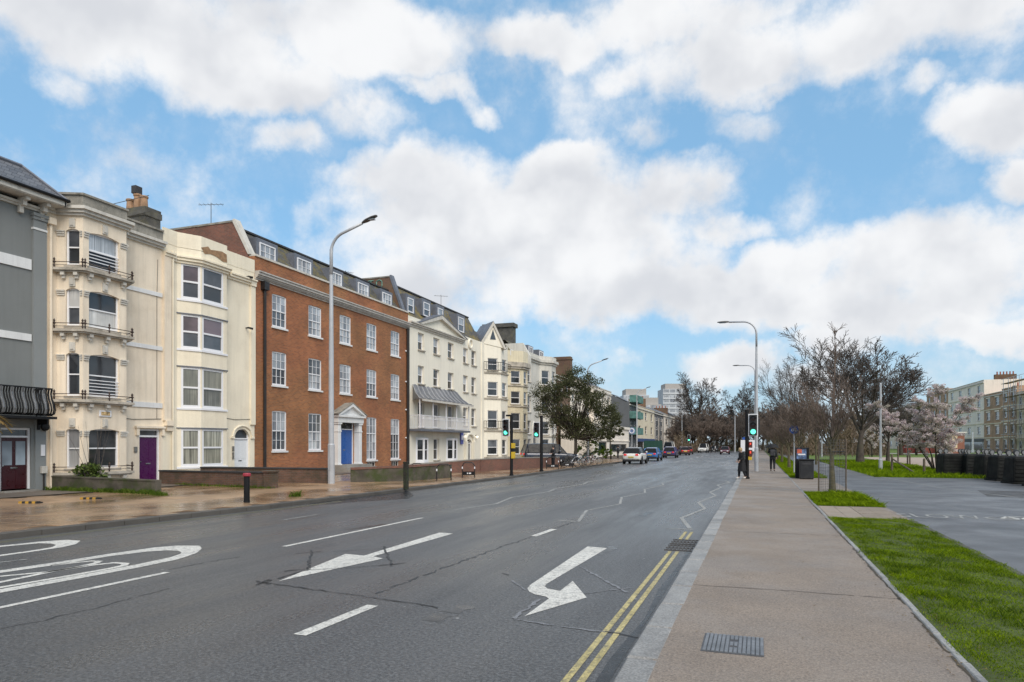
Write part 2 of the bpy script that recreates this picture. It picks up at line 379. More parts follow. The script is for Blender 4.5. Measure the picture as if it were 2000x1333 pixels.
# ================================================================== ground, road, pavements
rng = random.Random(7)
def road_mat():
    m, N, L, bs = nodes_of('asphalt')
    pos = stretch(N, L, 1, 1, 1)
    c = mixc(N, L, rampf(N, L, noise(N, L, stretch(N, L, 1, .035, 1), .9, 5, .6), .34, .66), (.054, .051, .049), (.084, .081, .078))   # tyre-polished runs
    c = mixc(N, L, rampf(N, L, noise(N, L, pos, .21, 7, .62), .40, .60, 0, .5), c, (.104, .101, .098))
    c = mixc(N, L, rampf(N, L, noise(N, L, pos, .9, 8, .7), .56, .70, 0, .5), c, (.055, .055, .057))
    c = mixc(N, L, rampf(N, L, noise(N, L, pos, 26, 5, .75), .40, .66, 0, .62), c, (.22, .22, .22))
    c = mixc(N, L, rampf(N, L, noise(N, L, pos, 33, 5, .75), .46, .66, 0, .85), c, (.024, .024, .026))
    vo = N.new('ShaderNodeTexVoronoi'); vo.inputs['Scale'].default_value = 1.1; L.new(pos, vo.inputs['Vector'])
    c = mixc(N, L, rampf(N, L, vo.outputs['Distance'], .018, .034, .6, 0), c, (.46, .45, .43))
    L.new(c, bs.inputs['Base Color'])
    L.new(rampf(N, L, noise(N, L, stretch(N, L, 1, .12, 1), .6, 6, .6), .35, .65, .22, .50), bs.inputs['Roughness'])
    bs.inputs['Specular IOR Level'].default_value = .5
    bump(N, L, noise(N, L, pos, 40, 4, .75), .7, .014, bs)
    return m
M_road = road_mat()
M_path = mat('path_asphalt', (.112, .108, .108), .42, .22, .35, .12, 60, .45, 75, dirt=(.17, .17, .175), dirt_amt=.6, dscale=.5)

def foot_mat():
    m, N, L, bs = nodes_of('buff_footway')
    pos = stretch(N, L, 1, 1, 1)
    c = mixc(N, L, rampf(N, L, noise(N, L, pos, .5, 7, .65), .35, .65), (.206, .166, .131), (.282, .226, .178))
    c = mixc(N, L, rampf(N, L, noise(N, L, stretch(N, L, .5, .9, 1), 1.7, 8, .7), .52, .72, 0, .5), c, (.185, .15, .13))
    c = mixc(N, L, rampf(N, L, noise(N, L, pos, 42, 4, .75), .42, .68, 0, .55), c, (.46, .375, .30))
    c = mixc(N, L, rampf(N, L, noise(N, L, pos, 55, 4, .75), .44, .66, 0, .75), c, (.12, .092, .078))
    vo = N.new('ShaderNodeTexVoronoi'); vo.inputs['Scale'].default_value = 1.7; L.new(pos, vo.inputs['Vector'])
    c = mixc(N, L, rampf(N, L, vo.outputs['Distance'], .022, .045, .6, 0), c, (.12, .10, .09))
    L.new(c, bs.inputs['Base Color']); L.new(rampf(N, L, noise(N, L, pos, .8, 5), .35, .65, .5, .8), bs.inputs['Roughness'])
    bump(N, L, noise(N, L, pos, 60, 4, .75), .8, .01, bs); return m
M_foot = foot_mat()
M_granite = mat('granite_kerb', (.36, .35, .335), .62, .10, 1.4, .22, 50, .4, 60, dirt=(.15, .145, .14), dirt_amt=.6, dscale=2.2, orand=.16)
M_kerbdk = mat('dark_kerb', (.10, .09, .078), .7, .15, 1.2, .12, 60, .3, 60)
def slab_mat():
    m, N, L, bs = nodes_of('wet_buff_slab')
    pos = stretch(N, L, 1, 1, 1)
    c = mixc(N, L, rampf(N, L, noise(N, L, stretch(N, L, .7, .35, 1), .7, 6), .35, .65), (.24, .150, .082), (.42, .275, .165))
    oi = N.new('ShaderNodeObjectInfo')
    c = mixc(N, L, 1.0, c, mixc(N, L, oi.outputs['Random'], (.80, .79, .78), (1.13, 1.12, 1.1)), 'MULTIPLY')
    c = mixc(N, L, rampf(N, L, noise(N, L, pos, 60, 3), .3, .7), c, mixc(N, L, 1.0, c, (.8, .8, .8), 'MULTIPLY'))
    L.new(c, bs.inputs['Base Color'])
    L.new(rampf(N, L, noise(N, L, stretch(N, L, .6, .3, 1), .8, 5), .35, .65, .09, .42), bs.inputs['Roughness'])
    bump(N, L, noise(N, L, pos, 50, 3), .25, .008, bs); return m
M_slab = slab_mat()
M_mortar = mat('mortar_bed', (.10, .07, .045), .8, .2, 1)
M_fore = mat('forecourt_concrete', (.19, .155, .125), .6, .18, .5, .1, 50, .3, 50, dirt=(.08, .07, .055), dirt_amt=.5, dscale=.5)
M_soil = mat('turf_soil', (.07, .095, .014), .95, .3, 1.2, .2, 20, .6, 20)
M_lawn = mat('far_lawn', (.13, .20, .022), .95, .22, .5, .25, 12, .8, 10)
M_sand = mat('pale_gravel', (.42, .33, .265), .9, .08, .4, .08, 30, .2, 30)
M_earth = mat('ground_far', (.12, .12, .10), .95, .2, .02)
M_paintw = mat('white_road_paint', (.78, .75, .68), .6, .10, 1.2, .18, 42, .5, 60, dirt=(.17, .165, .16), dirt_amt=.7, dscale=11)
M_paintold = mat('worn_white_paint', (.44, .43, .40), .6, .12, 1.2, .26, 42, .5, 60, dirt=(.10, .10, .10), dirt_amt=1.0, dscale=9)
M_painty = mat('yellow_road_paint', (.60, .50, .22), .6, .12, 1.2, .22, 42, .5, 60, dirt=(.14, .13, .10), dirt_amt=.85, dscale=10)
M_tarline = mat('tar_seal', (.045, .044, .043), .6, .3, 4, .2, 40, dirt=(.08, .08, .08), dirt_amt=.9, dscale=9)
M_wet = mat('damp_patch', (.028, .028, .030), .30, .25, 1.2, .2, 60, .4, 75)
M_scuff = mat('chalky_scuff', (.25, .25, .26), .6, .2, 3, .25, 60)

KX = [(-60, -14.9), (-6, -14.6), (9.5, -14.15), (16.5, -13.5), (36, -12.95), (70, -13.1), (400, -13.6)]
def kerbX(y):
    for (a, xa), (b, xb) in zip(KX, KX[1:]):
        if a <= y <= b: return xa + (xb - xa) * (y - a) / (b - a)
    return KX[-1][1]
YEND = 330
g = MB(); g.sheet([(-2500, -400), (2500, -400), (2500, 4000), (-2500, 4000)], -.06)
tag(g.build('ground', M_earth), kind='structure')
ys = [-40, -6, 9.5, 16.5, 26, 36, 70, 150, YEND]
g = MB()
for a, b in zip(ys, ys[1:]): g.add([(kerbX(a) - .1, a, 0), (-1.0, a, 0), (-1.0, b, 0), (kerbX(b) - .1, b, 0)], [(0, 1, 2, 3)])
road = tag(g.build('road', M_road), kind='structure')
XR0, XR1 = -1.03, -.765            # right kerb
g = MB(); g.sheet([(XR1 - .05, -30), (1.55, -30), (1.55, 260), (XR1 - .05, 260)], .12); g.sheet([(XR0 + .02, -30), (1.55, -30), (1.55, 260), (XR0 + .02, 260)], .03)
tag(g.build('footway', M_foot), kind='structure')
def shared(me, name, loc, parent, rz=0):
    o = bpy.data.objects.new(name, me); COL.objects.link(o); o.parent = parent; o.location = loc; o.rotation_euler.z = rz; return o
def chamfer_mesh(name, lx, ly, lz, ch, m):
    b = MB(); x, y = lx / 2, ly / 2
    b.add([(-x, -y, -lz), (x, -y, -lz), (x, y, -lz), (-x, y, -lz), (-x, -y, -ch), (x, -y, -ch), (x, y, -ch), (-x, y, -ch),
           (-x + ch, -y + ch, 0), (x - ch, -y + ch, 0), (x - ch, y - ch, 0), (-x + ch, y - ch, 0)],
          [(0, 1, 5, 4), (1, 2, 6, 5), (2, 3, 7, 6), (3, 0, 4, 7), (4, 5, 9, 8), (5, 6, 10, 9), (6, 7, 11, 10), (7, 4, 8, 11), (8, 9, 10, 11)])
    return b.mesh(name, m)
# right-hand granite kerb, one stone at a time
g = MB(); g.box(XR0 + .02, XR1 - .01, -30, 260, -.05, .095)
kerb_r = tag(g.build('kerb', M_kerbdk), kind='structure')
ks = chamfer_mesh('kerb_stone', XR1 - XR0, 0.998, .16, .018, M_granite)
for i in range(88):
    y = -1.0 + i * 1.03
    shared(ks, 'kerb_stone', ((XR0 + XR1) / 2 + rng.uniform(-.006, .006), y, .126 + rng.uniform(-.003, .003)), kerb_r, rng.uniform(-.006, .006))
# left-hand kerb
g = MB()
for a, b in zip(ys, ys[1:]):
    for z0, z1, w0, w1 in ((-.05, .095, .0, .26),):
        xa, xb = kerbX(a), kerbX(b)
        g.add([(xa - w1, a, z0), (xa - w0 - .02, a, z0), (xb - w0 - .02, b, z0), (xb - w1, b, z0), (xa - w1, a, z1), (xa - w0 - .02, a, z1), (xb - w0 - .02, b, z1), (xb - w1, b, z1)],
              [(4, 5, 6, 7), (1, 2, 6, 5), (0, 4, 7, 3)])
kerb_l = tag(g.build('kerb', M_kerbdk), kind='structure')
ksl = chamfer_mesh('kerb_stone', .24, .905, .16, .015, M_kerbdk)
for i in range(84):
    y = 6.0 + i * .915
    x = kerbX(y); sl = math.atan2(kerbX(y + .45) - kerbX(y - .45), .9)
    shared(ksl, 'kerb_stone', (x - .12, y, .124 + rng.uniform(-.003, .003)), kerb_l, -sl)
# left pavement: bed plus slabs
XP = -23.4
g = MB()
for a, b in zip(ys, ys[1:]): g.add([(XP, a, .10), (kerbX(a) - .2, a, .10), (kerbX(b) - .2, b, .10), (XP, b, .10)], [(0, 1, 2, 3)])
pave_l = tag(g.build('pavement', M_mortar), kind='structure')
sl_mesh = chamfer_mesh('paving_slab', .888, .588, .03, .006, M_slab)
cand = []
row = 0; y = 5.0
while y < 80:
    x0 = kerbX(y) - .25 - .45 - (.45 if row % 2 else 0)
    k = 0
    while x0 - .9 * k - .45 > XP: cand.append((x0 - .9 * k, y)); k += 1
    y += .6; row += 1
def seen(x, y):
    d = -ST * x + CT * y; r = (CT * x + ST * y) / max(d, .1); return d > 1 and abs(r) < .78
vis = sorted([c for c in cand if seen(*c)], key=lambda c: c[0] ** 2 + c[1] ** 2)
near = set(vis[:300]); rest = MB()
for c in cand:
    zz = .121 + rng.uniform(-.003, .003)
    if c in near: shared(sl_mesh, 'paving_slab', (c[0], c[1], zz), pave_l)
    else: rest.box(c[0] - .444, c[0] + .444, c[1] - .294, c[1] + .294, .09, zz)
o = rest.build('paving_slab', M_slab, pave_l); tag(o, kind='stuff')
g = MB(); g.sheet([(-70, -40), (XP, -40), (XP, YEND), (-70, YEND)], .128)
tag(g.build('forecourt', M_fore), kind='structure')
# right side: edging, verge, cycle path, park
XV0, XV1 = 1.62, 3.4
ed = MB(); ed.box(1.545, 1.615, -30, 260, -.05, .118); edge = tag(ed.build('edging', M_kerbdk), kind='structure')
es = chamfer_mesh('edging_stone', .07, .905, .12, .01, M_granite)
for i in range(48): shared(es, 'edging_stone', (1.58 + rng.uniform(-.006, .006), .5 + i * .915, .132 + rng.uniform(-.006, .004)), edge, rng.uniform(-.008, .008))
g = MB(); g.sheet([(1.61, -30), (XV1, -30), (XV1, 18.2), (1.61, 18.2)], .122); g.sheet([(1.61, 21.6), (XV1, 21.6), (XV1, 27.2), (1.61, 27.2)], .122)
g.sheet([(1.61, 39), (XV1, 39), (XV1, 200), (1.61, 200)], .122)
tag(g.build('verge', M_soil), kind='structure')
g = MB(); g.sheet([(1.61, 27.2), (XV1, 27.2), (XV1, 39), (1.61, 39)], .121); g.sheet([(1.61, 18.2), (XV1, 18.2), (XV1, 21.6), (1.61, 21.6)], .118)
link = tag(g.build('footway', M_foot), kind='structure')
M_tact = mat('buff_tactile_slab', (.33, .265, .205), .7, .1, 1.5, .1, 60, .2, 60)
tm = MB(); tm.box(-.196, .196, -.196, .196, -.04, 0)
for k in range(6): tm.box(-.165 + k * .066 - .015, -.165 + k * .066 + .015, -.19, .19, 0, .006)
tme = tm.mesh('tactile_slab', M_tact)
pl = chamfer_mesh('plain_slab', .392, .392, .04, .004, M_tact)
for i in range(4):
    for j in range(8): shared(tme if i > 1 else pl, 'tactile_slab' if i > 1 else 'plain_slab', (1.84 + i * .4, 18.45 + j * .4, .1275 + rng.uniform(-.002, .002)), link)
g = MB(); g.sheet([(XV1, -30), (40, -30), (40, 38), (10.5, 41.5), (6.1, 41.5), (6.0, 60), (5.9, 220), (XV1, 220)], .1135)
path = tag(g.build('path', M_path), kind='structure')
ed = MB(); ed.box(XV1 - .05, XV1 + .03, -10, 18.2, -.05, .124); tag(ed.build('path_edging', M_kerbdk), kind='structure')
g = MB(); g.sheet([(5.95, 41), (10.5, 41.3), (40, 37.5), (160, 37.5), (160, 300), (5.9, 300)], .095)
tag(g.build('lawn', M_lawn), kind='structure')
g = MB(); g.sheet([(11.8, 54), (80, 54), (80, 104), (13.0, 104)], .125); tag(g.build('gravel_pitch', M_sand), kind='structure')
g = MB(); g.sheet([(7, 150), (90, 128), (90, 134), (7, 158)], .13); tag(g.build('park_path', mat('pale_path', (.5, .48, .45), .9, .05, 1)), kind='structure')
g = MB(); g.sheet([(-13.7, 205), (-1.2, 205), (-1.2, YEND + 4), (-13.7, YEND + 4)], .012); tag(g.build('central_green', M_lawn), kind='structure')

# ------------------------------------------------------------------ painted markings (children of the road)
def gp(pts, z=0): return [ground(u, v, z) for u, v in pts]
def paint(name, poly, m, z=.004, parent=road): 
    b = MB(); b.sheet(poly, z); return b.build(name, m, parent)
def stroke(name, pts, w, m, z=.004, parent=road):
    b = MB(); pts = [Vector((x, y)) for x, y in pts]; n = len(pts); L_, R_ = [], []
    for i in range(n):
        t = (pts[min(i + 1, n - 1)] - pts[max(i - 1, 0)]).normalized(); q = Vector((-t.y, t.x))
        if 0 < i < n - 1:
            t1 = (pts[i] - pts[i - 1]).normalized(); q1 = Vector((-t1.y, t1.x)); k = max(q.dot(q1), .35); q = q / k
        L_.append(pts[i] + q * w / 2); R_.append(pts[i] - q * w / 2)
    for i in range(n - 1): b.add([(*L_[i], z), (*R_[i], z), (*R_[i + 1], z), (*L_[i + 1], z)], [(0, 1, 2, 3)])
    return b.build(name, m, parent)
def rough_stroke(name, pts, w, m, z, parent=road, jit=.012):
    out = []; b = MB(); prev = None
    for (x0, y0), (x1, y1) in zip(pts, pts[1:]):
        L_ = math.hypot(x1 - x0, y1 - y0); n = max(2, int(L_ / .09)); nx, ny = -(y1 - y0) / L_, (x1 - x0) / L_
        for k in range(n + 1):
            t = k / n; ww = w * rng.uniform(.35, 1.25) / 2; o = rng.gauss(0, jit); x, y = x0 + (x1 - x0) * t + nx * o, y0 + (y1 - y0) * t + ny * o
            cur = ((x + nx * ww, y + ny * ww, z), (x - nx * ww, y - ny * ww, z))
            if prev and rng.random() > .05: b.add([prev[0], prev[1], cur[1], cur[0]], [(0, 1, 2, 3)])
            prev = cur
    o = b.build(name, m, parent); return o
paint('straight_arrow', gp([(544, 1136), (675, 1082.6), (711, 1086), (859, 1040.7), (885, 1043), (729, 1087.4), (748.5, 1091.7)]), M_paintw)
paint('turn_arrow', gp([(1147.8, 1068), (1185.8, 1071.5), (1068, 1141), (1064, 1146), (1069, 1150.5), (1094, 1155), (1118.6, 1135.5), (1146, 1168), (1024.4, 1204.4), (1072, 1170), (1066, 1166), (1045, 1162), (1033, 1156), (1030, 1150), (1036, 1143)]), M_paintw)
for pts, w, m in (([(585, 1241), (728, 1183)], .15, M_paintw), ([(555, 1068), (825, 1012)], .11, M_paintw), ([(-420, 1276), (327, 1118.5)], .11, M_paintw),
                  ([(553.6, 1016), (620, 1005.6)], .08, M_paintold), ([(1042, 1048), (1082, 1034)], .14, M_paintw), ([(526, 993), (548, 989.5)], .07, M_paintold), ([(-300, 1135), (52, 1093)], .08, M_paintold)):
    stroke('lane_dash', gp(pts), w, m)
for k in range(1, 7):     # far lane dashes
    stroke('lane_dash', [(-4.3, 62 + k * 9), (-4.3, 66 + k * 9)], .13, M_paintold); stroke('lane_dash', [(-8.2, 64 + k * 9), (-8.2, 68 + k * 9)], .13, M_paintw)
stroke('zigzag_line', gp([(880, 997.5), (969.5, 984.5), (1000, 972), (1071.5, 961), (1086, 954.6), (1139.7, 946), (1148, 942), (1187, 935.5), (1200, 931), (1228, 926)]), .10, M_paintold)
stroke('zigzag_line', gp([(1130, 1019), (1145.5, 997.5), (1211, 985), (1214, 972), (1260, 963), (1259, 956), (1296, 948), (1293, 944), (1325, 938)]), .085, M_paintold)
stroke('zigzag_line', gp([(1347.6, 1033), (1331, 1012), (1377, 994), (1364, 982), (1398, 969), (1386.6, 962), (1408.7, 952.6), (1401, 947.8), (1425, 943), (1417, 939)]), .10, M_paintold)
for pts in ([(860.6, 1000), (899.6, 1001.5)], [(1089, 1017), (1131, 1019.6)], [(1299, 1033), (1353, 1034.8)]): stroke('zigzag_end_bar', gp(pts), .13, M_paintold)
stroke('yellow_line', [(-1.445, .5), (-1.46, 12.35)], .062, M_painty); stroke('yellow_line', [(-1.325, .5), (-1.335, 12.35)], .062, M_painty)
stroke('yellow_line', [(-1.46, 13.95), (-1.465, 15.2)], .062, M_painty); stroke('yellow_line', [(-1.335, 13.95), (-1.34, 15.2)], .062, M_painty)
for dx in (.30, .44): stroke('yellow_line', [(kerbX(y) + dx, y) for y in (4, 9.5, 13, 16.5, 19.5)], .055, mat('worn_yellow_paint', (.25, .23, .13), .6, .15, 2, .2, 50, dirt=(.10, .10, .10), dirt_amt=.8, dscale=5))
def z6(pts): return gp([(x / 3.308, 930 + y / 3.308) for x, y in pts])
def ringpaint(name, outer, inner):
    o_, i_ = z6(outer), z6(inner)
    ex = lambda a, b, l: (a[0] + (a[0] - b[0]) / math.hypot(a[0] - b[0], a[1] - b[1]) * l, a[1] + (a[1] - b[1]) / math.hypot(a[0] - b[0], a[1] - b[1]) * l)
    b = MB(); n = len(o_)
    o2 = [ex(o_[0], o_[2], 2.0)] + o_ + [ex(o_[-1], o_[-2], 2.0)]; i2 = [ex(i_[0], i_[2], 2.0)] + i_ + [ex(i_[-1], i_[-2], 2.0)]
    m = len(o2)
    for k in range(m - 1): b.add([(*o2[k], .004), (*o2[k + 1], .004), (*i2[k + 1], .004), (*i2[k], .004)], [(0, 1, 2, 3)])
    return b.build(name, M_paintw, road)
ringpaint('bus_lane_lettering', [(0, 612), (400, 553), (700, 505), (1000, 463), (1150, 451), (1290, 452), (1304, 470), (1270, 500), (1150, 540), (900, 592), (450, 675), (0, 757)],
          [(0, 628), (400, 571), (700, 521), (950, 490), (1080, 482), (1150, 484), (1172, 494), (1165, 505), (1100, 527), (880, 574), (450, 653), (0, 733)])
ringpaint('bus_lane_lettering', [(0, 452), (150, 437), (250, 426), (430, 414), (520, 420), (490, 442), (400, 462), (200, 492), (0, 520)],
          [(0, 460), (150, 446), (250, 437), (330, 438), (362, 447), (345, 457), (330, 463), (180, 487), (0, 511)])
stroke('bus_lane_lettering', z6([(330, 580), (480, 562), (590, 551), (640, 553), (620, 564), (500, 590), (300, 622), (0, 650), (-260, 680)]), .10, M_paintw)
stroke('bus_lane_lettering', z6([(-240, 735), (0, 688), (350, 615), (600, 577), (740, 562), (812, 567), (800, 580), (720, 597), (400, 655), (0, 722), (-300, 775)]), .11, M_paintw)
def z5(pts): return gp([(500 + x / 3.078, 900 + y / 3.078) for x, y in pts])
def z4(pts): return gp([(1000 + x / 3.078, 900 + y / 3.078) for x, y in pts])
for pts, w in (([(60, 735), (420, 788), (700, 825), (1100, 885)], .045), ([(75, 727), (200, 690), (330, 655)], .06), ([(308, 658), (337, 540)], .06), ([(240, 560), (385, 548)], .045), ([(335, 552), (560, 543), (790, 528)], .022),
               ([(762, 513), (790, 570), (825, 635)], .06), ([(735, 634), (900, 617)], .05), ([(330, 660), (600, 643), (830, 627)], .03), ([(0, 726), (90, 742)], .06), ([(0, 752), (80, 715)], .05), ([(170, 667), (330, 650)], .05), ([(1480, 680), (1520, 690)], .05)):
    rough_stroke('tar_sealed_crack', z5(pts), w * .72, M_tarline, .0075)
for pts, w in (([(410, 640), (540, 710), (690, 795)], .05), ([(10, 955), (300, 1000), (650, 1042)], .04), ([(10, 950), (170, 835)], .06), ([(430, 800), (720, 765)], .03), ([(0, 720), (80, 780)], .03)):
    rough_stroke('paint_scuff', z4(pts), w, M_scuff, .0055)
stroke('tar_sealed_crack', z4([(560, 1030), (640, 1042), (760, 1068)]), .025, M_tarline, .0075)
paint('damp_patch', gp([(600, 975.5), (660, 966.5), (730, 957.5), (792, 955.4), (808, 968), (800, 974), (760, 977), (700, 980), (640, 986), (600, 984)]), M_wet, .003)
paint('damp_patch', [(-1.12, 2), (-1.12, 14), (-1.2, 13.5), (-1.17, 11), (-1.22, 9), (-1.16, 7.5), (-1.23, 6), (-1.2, 4), (-1.27, 2.5)], M_wet, .003)
M_joint = mat('surface_joint', (.050, .048, .047), .6, .3, 3, .2, 40, dirt=(.085, .083, .08), dirt_amt=.9, dscale=5)
for pts, w in (([(734, 1160), (860, 1112), (1000, 1062), (1120, 1020)], .045), ([(0, 1230), (180, 1190), (330, 1150)], .03), ([(330, 1113), (420, 1096), (470, 1088)], .03)): rough_stroke('surface_joint', gp(pts), w, M_joint, .0025, road, .02)
foot = bpy.data.objects['footway']
for y_ in (8.9, 14.6, 22.0, 30.5, 41): rough_stroke('day_joint', [(XR1, y_), (.4, y_ + .03), (1.54, y_ - .02)], .022, mat('joint_dirt', (.15, .12, .10), .8, .2, 5), .1235, foot, .008)
for p_, w_ in (([(-3.3, 6.6), (-3.2, 7.4)], .25), ([(-2.6, 11.5), (-2.5, 12.6)], .22), ([(-8.6, 13.0), (-8.3, 14.2)], .3), ([(-2.9, 18), (-2.8, 19.4)], .3)): rough_stroke('oil_stain', p_, w_, mat('oil_film', (.052, .050, .050), .32, .3, 2, .2, 40, dirt=(.075, .073, .07), dirt_amt=.9, dscale=3), .0022, road, .03)
# gully grates by the right kerb
for y0 in (12.45, 13.25):
    b = MB()
    for k in range(7): b.box(-1.56 + k * .066, -1.53 + k * .066, y0, y0 + .6, -.01, .012)
    b.box(-1.58, -1.10, y0 - .02, y0 + .01, -.01, .014); b.box(-1.58, -1.10, y0 + .59, y0 + .62, -.01, .014); b.box(-1.58, -1.10, y0 + .28, y0 + .31, -.01, .013)
    o = b.build('gully_grate', mat('rusty_grate', (.06, .052, .045), .6, .3, 8), None, ((-1.34), y0 + .3, 0))
    tag(o, 'rusty slotted drain grate set in the road beside the granite kerb', 'drain grate', 'paired drain grates by the kerb')
# inspection cover in the footway
cv = thing('inspection_cover', (-.205, 6.36, .12), 'ribbed grey metal inspection cover set in the buff footway', 'manhole cover')
b = MB(); b.box(-.465, .05, 6.075, 6.66, .118, .124); b.build('cover_frame', mat('cover_frame_metal', (.10, .10, .105), .5, .2, 5, metal=.3), cv)
M_cov = mat('cover_metal', (.20, .205, .215), .5, .15, 6, metal=.3)
for k in range(14):
    x = -.449 + k * .0362
    for ya_, yb_ in (((6.09, 6.24), (6.30, 6.42), (6.50, 6.645)) if k in (6, 7) else ((6.09, 6.645),)):
        b = MB(); b.box(x, x + .026, ya_, yb_, .121, .132); b.build('rib', M_cov, cv)
# cycle path lettering
def text_polys(body, size):
    cu = bpy.data.curves.new('t', 'FONT'); cu.body = body; cu.size = size; cu.resolution_u = 3
    o = bpy.data.objects.new('t', cu); COL.objects.link(o); bpy.context.view_layer.update()
    me = bpy.data.meshes.new_from_object(o.evaluated_get(bpy.context.evaluated_depsgraph_get()))
    bpy.data.objects.remove(o); return me
def text_obj(name, body, size, m, matrix, parent=None, sx=1.0, sy=1.0):
    me = text_polys(body, size); xs = [v.co.x for v in me.vertices]; cx = (min(xs) + max(xs)) / 2
    off = Vector(worigin(parent)) if parent else Vector((0, 0, 0))
    for v in me.vertices: v.co = matrix @ Vector(((v.co.x - cx) * sx, v.co.y * sy, 0)) - off
    me.materials.clear(); me.materials.append(m); me.name = name
    o = bpy.data.objects.new(name, me); COL.objects.link(o)
    if parent: o.parent = parent
    return o
# letters reclined as seen: SLOW then a cycle symbol
text_obj('slow_lettering', 'SLOW', 1.25, M_paintold, Matrix.Translation((4.22, 19.0, .119)), path, .52, 1.12)
b = MB()
for cx in (5.5, 6.35): b.torus((cx, 19.35, .119), .32, .045, 'z', 20, 4)
o = b.build('cycle_symbol', M_paintold, path)
for v in o.data.vertices: v.co.z = .1185 + (v.co.z - .119) * .02
for pts in ([(5.5, 19.35), (5.75, 19.9), (6.2, 19.95)], [(5.5, 19.35), (5.9, 19.35), (6.25, 20.0), (6.35, 19.35)], [(5.75, 19.9), (5.9, 19.35)]): stroke('cycle_symbol', pts, .08, M_paintw, .1185, path)
stroke('path_line', [(3.7, 38), (6.0, 38.2)], .12, M_paintold, .1185, path); stroke('path_line', [(9.5, 22), (7, 32), (6.2, 44)], .07, M_paintold, .1185, path)
# tarmac repair patches on the apron
for p in ([(8.5, 20.5), (12.5, 19.5), (13, 23.5), (8.8, 24)], [(7.4, 27.5), (10.5, 26.5), (11.4, 30.5), (8, 31)], [(11, 25), (15, 24.5), (15, 29), (11.6, 29)]):
    paint('tarmac_patch', p, mat('patch_tarmac', (.075, .068, .062), .6, .25, 1.2, .15, 60, .4, 75, dirt=(.13, .12, .11), dirt_amt=.5), .1165, path)

# ------------------------------------------------------------------ grass
def leafmat(name, ca, cb, rough=.6, trans=.25, nscale=1.0):
    m, N, L, bs = nodes_of(name)
    g = N.new('ShaderNodeNewGeometry')
    c = mixc(N, L, g.outputs['Random Per Island'], c4(ca), c4(cb))
    c = mixc(N, L, rampf(N, L, noise(N, L, g.outputs['Position'], nscale, 4), .35, .65), c, mixc(N, L, 1.0, c, (.62, .66, .55), 'MULTIPLY'))
    L.new(c, bs.inputs['Base Color']); bs.inputs['Roughness'].default_value = rough
    bs.inputs['Specular IOR Level'].default_value = .04
    if trans:
        tr = N.new('ShaderNodeBsdfTranslucent'); L.new(c, tr.inputs[0]); ms = N.new('ShaderNodeMixShader'); ms.inputs[0].default_value = trans
        L.new(bs.outputs[0], ms.inputs[1]); L.new(tr.outputs[0], ms.inputs[2]); L.new(ms.outputs[0], N['Material Output'].inputs[0])
    return m
M_grass = leafmat('grass', (.045, .105, .002), (.36, .47, .016), .7, .4, 2.6)
M_weed = leafmat('weeds', (.055, .11, .012), (.17, .23, .04), .6, .3, 2)
def grass(name, label, sampler, n, hmin, hmax, w, z, seed, m=None, cat='grass', group=None, top=True, parent=None):
    r = random.Random(seed); vs, fs = [], []
    for i in range(n):
        p = sampler(r)
        if p is None: continue
        x, y, k = p; h = r.uniform(hmin, hmax) * k; a = r.uniform(0, 6.283); ww = w * r.uniform(.6, 1.3)
        dx, dy = math.cos(a) * ww, math.sin(a) * ww; lx, ly = r.gauss(0, .5) * h, r.gauss(0, .5) * h
        o = len(vs); vs += [(x - dx, y - dy, z), (x + dx, y + dy, z), (x + lx * .45, y + ly * .45, z + h * .62), (x + lx, y + ly, z + h)]
        fs += [(o, o + 1, o + 2), (o + 1, o + 3, o + 2)] if i % 2 else [(o, o + 1, o + 2), (o, o + 2, o + 3)]
    me = bpy.data.meshes.new(name); me.from_pydata(vs, [], fs); me.materials.append(m or M_grass)
    o = bpy.data.objects.new(name, me); COL.objects.link(o)
    if parent: o.parent = parent; tag(o, kind='stuff')
    else: tag(o, label, cat, group, kind='stuff')
    return o
def fb(x, y): return .55 + .45 * math.sin(x * 3.1 + 1.7 * math.sin(y * 1.3)) * math.sin(y * 2.3 + x) + .25 * math.sin(x * 7 + y * 5)
def verge_near(r):
    y = 3.2 + 15.2 * (r.random() ** 1.45); x = r.uniform(1.585, XV1 + .03)
    e = min(x - 1.585, XV1 - x); k = max(.35, fb(x, y)) * (1.0 if e > .12 else .75) * (.7 + .4 * min(1, y / 9))
    if fb(x * 1.3 + 4, y * .8) < .16 and r.random() < .7: return None
    if e < .10 and r.random() < .35: return None
    return x, y, k
grass('grass', 'bright green turf strip between buff footway and asphalt path', verge_near, 135000, .015, .052, .0046, .121, 1)
def tufts(r):
    a = r.randrange(150); q = random.Random(a); cx, cy = q.uniform(1.68, XV1 - .05), 3.4 + 14.5 * q.random() ** 1.3; return cx + r.gauss(0, .06), cy + r.gauss(0, .07), 1
grass('grass', 'darker coarse tufts scattered through the turf strip', tufts, 7000, .03, .085, .0045, .121, 9, leafmat('coarse_grass', (.06, .12, .008), (.22, .29, .035), .6, .4, 2))
def verge_mid(r): 
    x, y = r.uniform(1.60, XV1), r.uniform(21.6, 27.2); return x, y, max(.6, fb(x, y) + .3)
grass('grass', 'green grass island around the caged young tree', verge_mid, 14000, .05, .14, .008, .12, 2)
def verge_far(r):
    y = 39 + 70 * r.random() ** 1.5; return r.uniform(1.62, XV1), y, 1
grass('grass', 'green grass strip under the row of twiggy young trees', verge_far, 22000, .06, .16, .015, .12, 3)
def park_edge(r):
    y = 41.5 + 40 * r.random() ** 1.4; x = 5.95 + (6 if y < 54 else 6) * r.random()
    if y < 54: x = 5.95 + 16 * r.random() ** 1.1
    if y < 41.5 + max(0, (x - 10)) * -.12: return None
    return x, y, 1
grass('grass', 'rough green grass at the park edge beside the wooden posts', park_edge, 34000, .08, .26, .016, .10, 4)

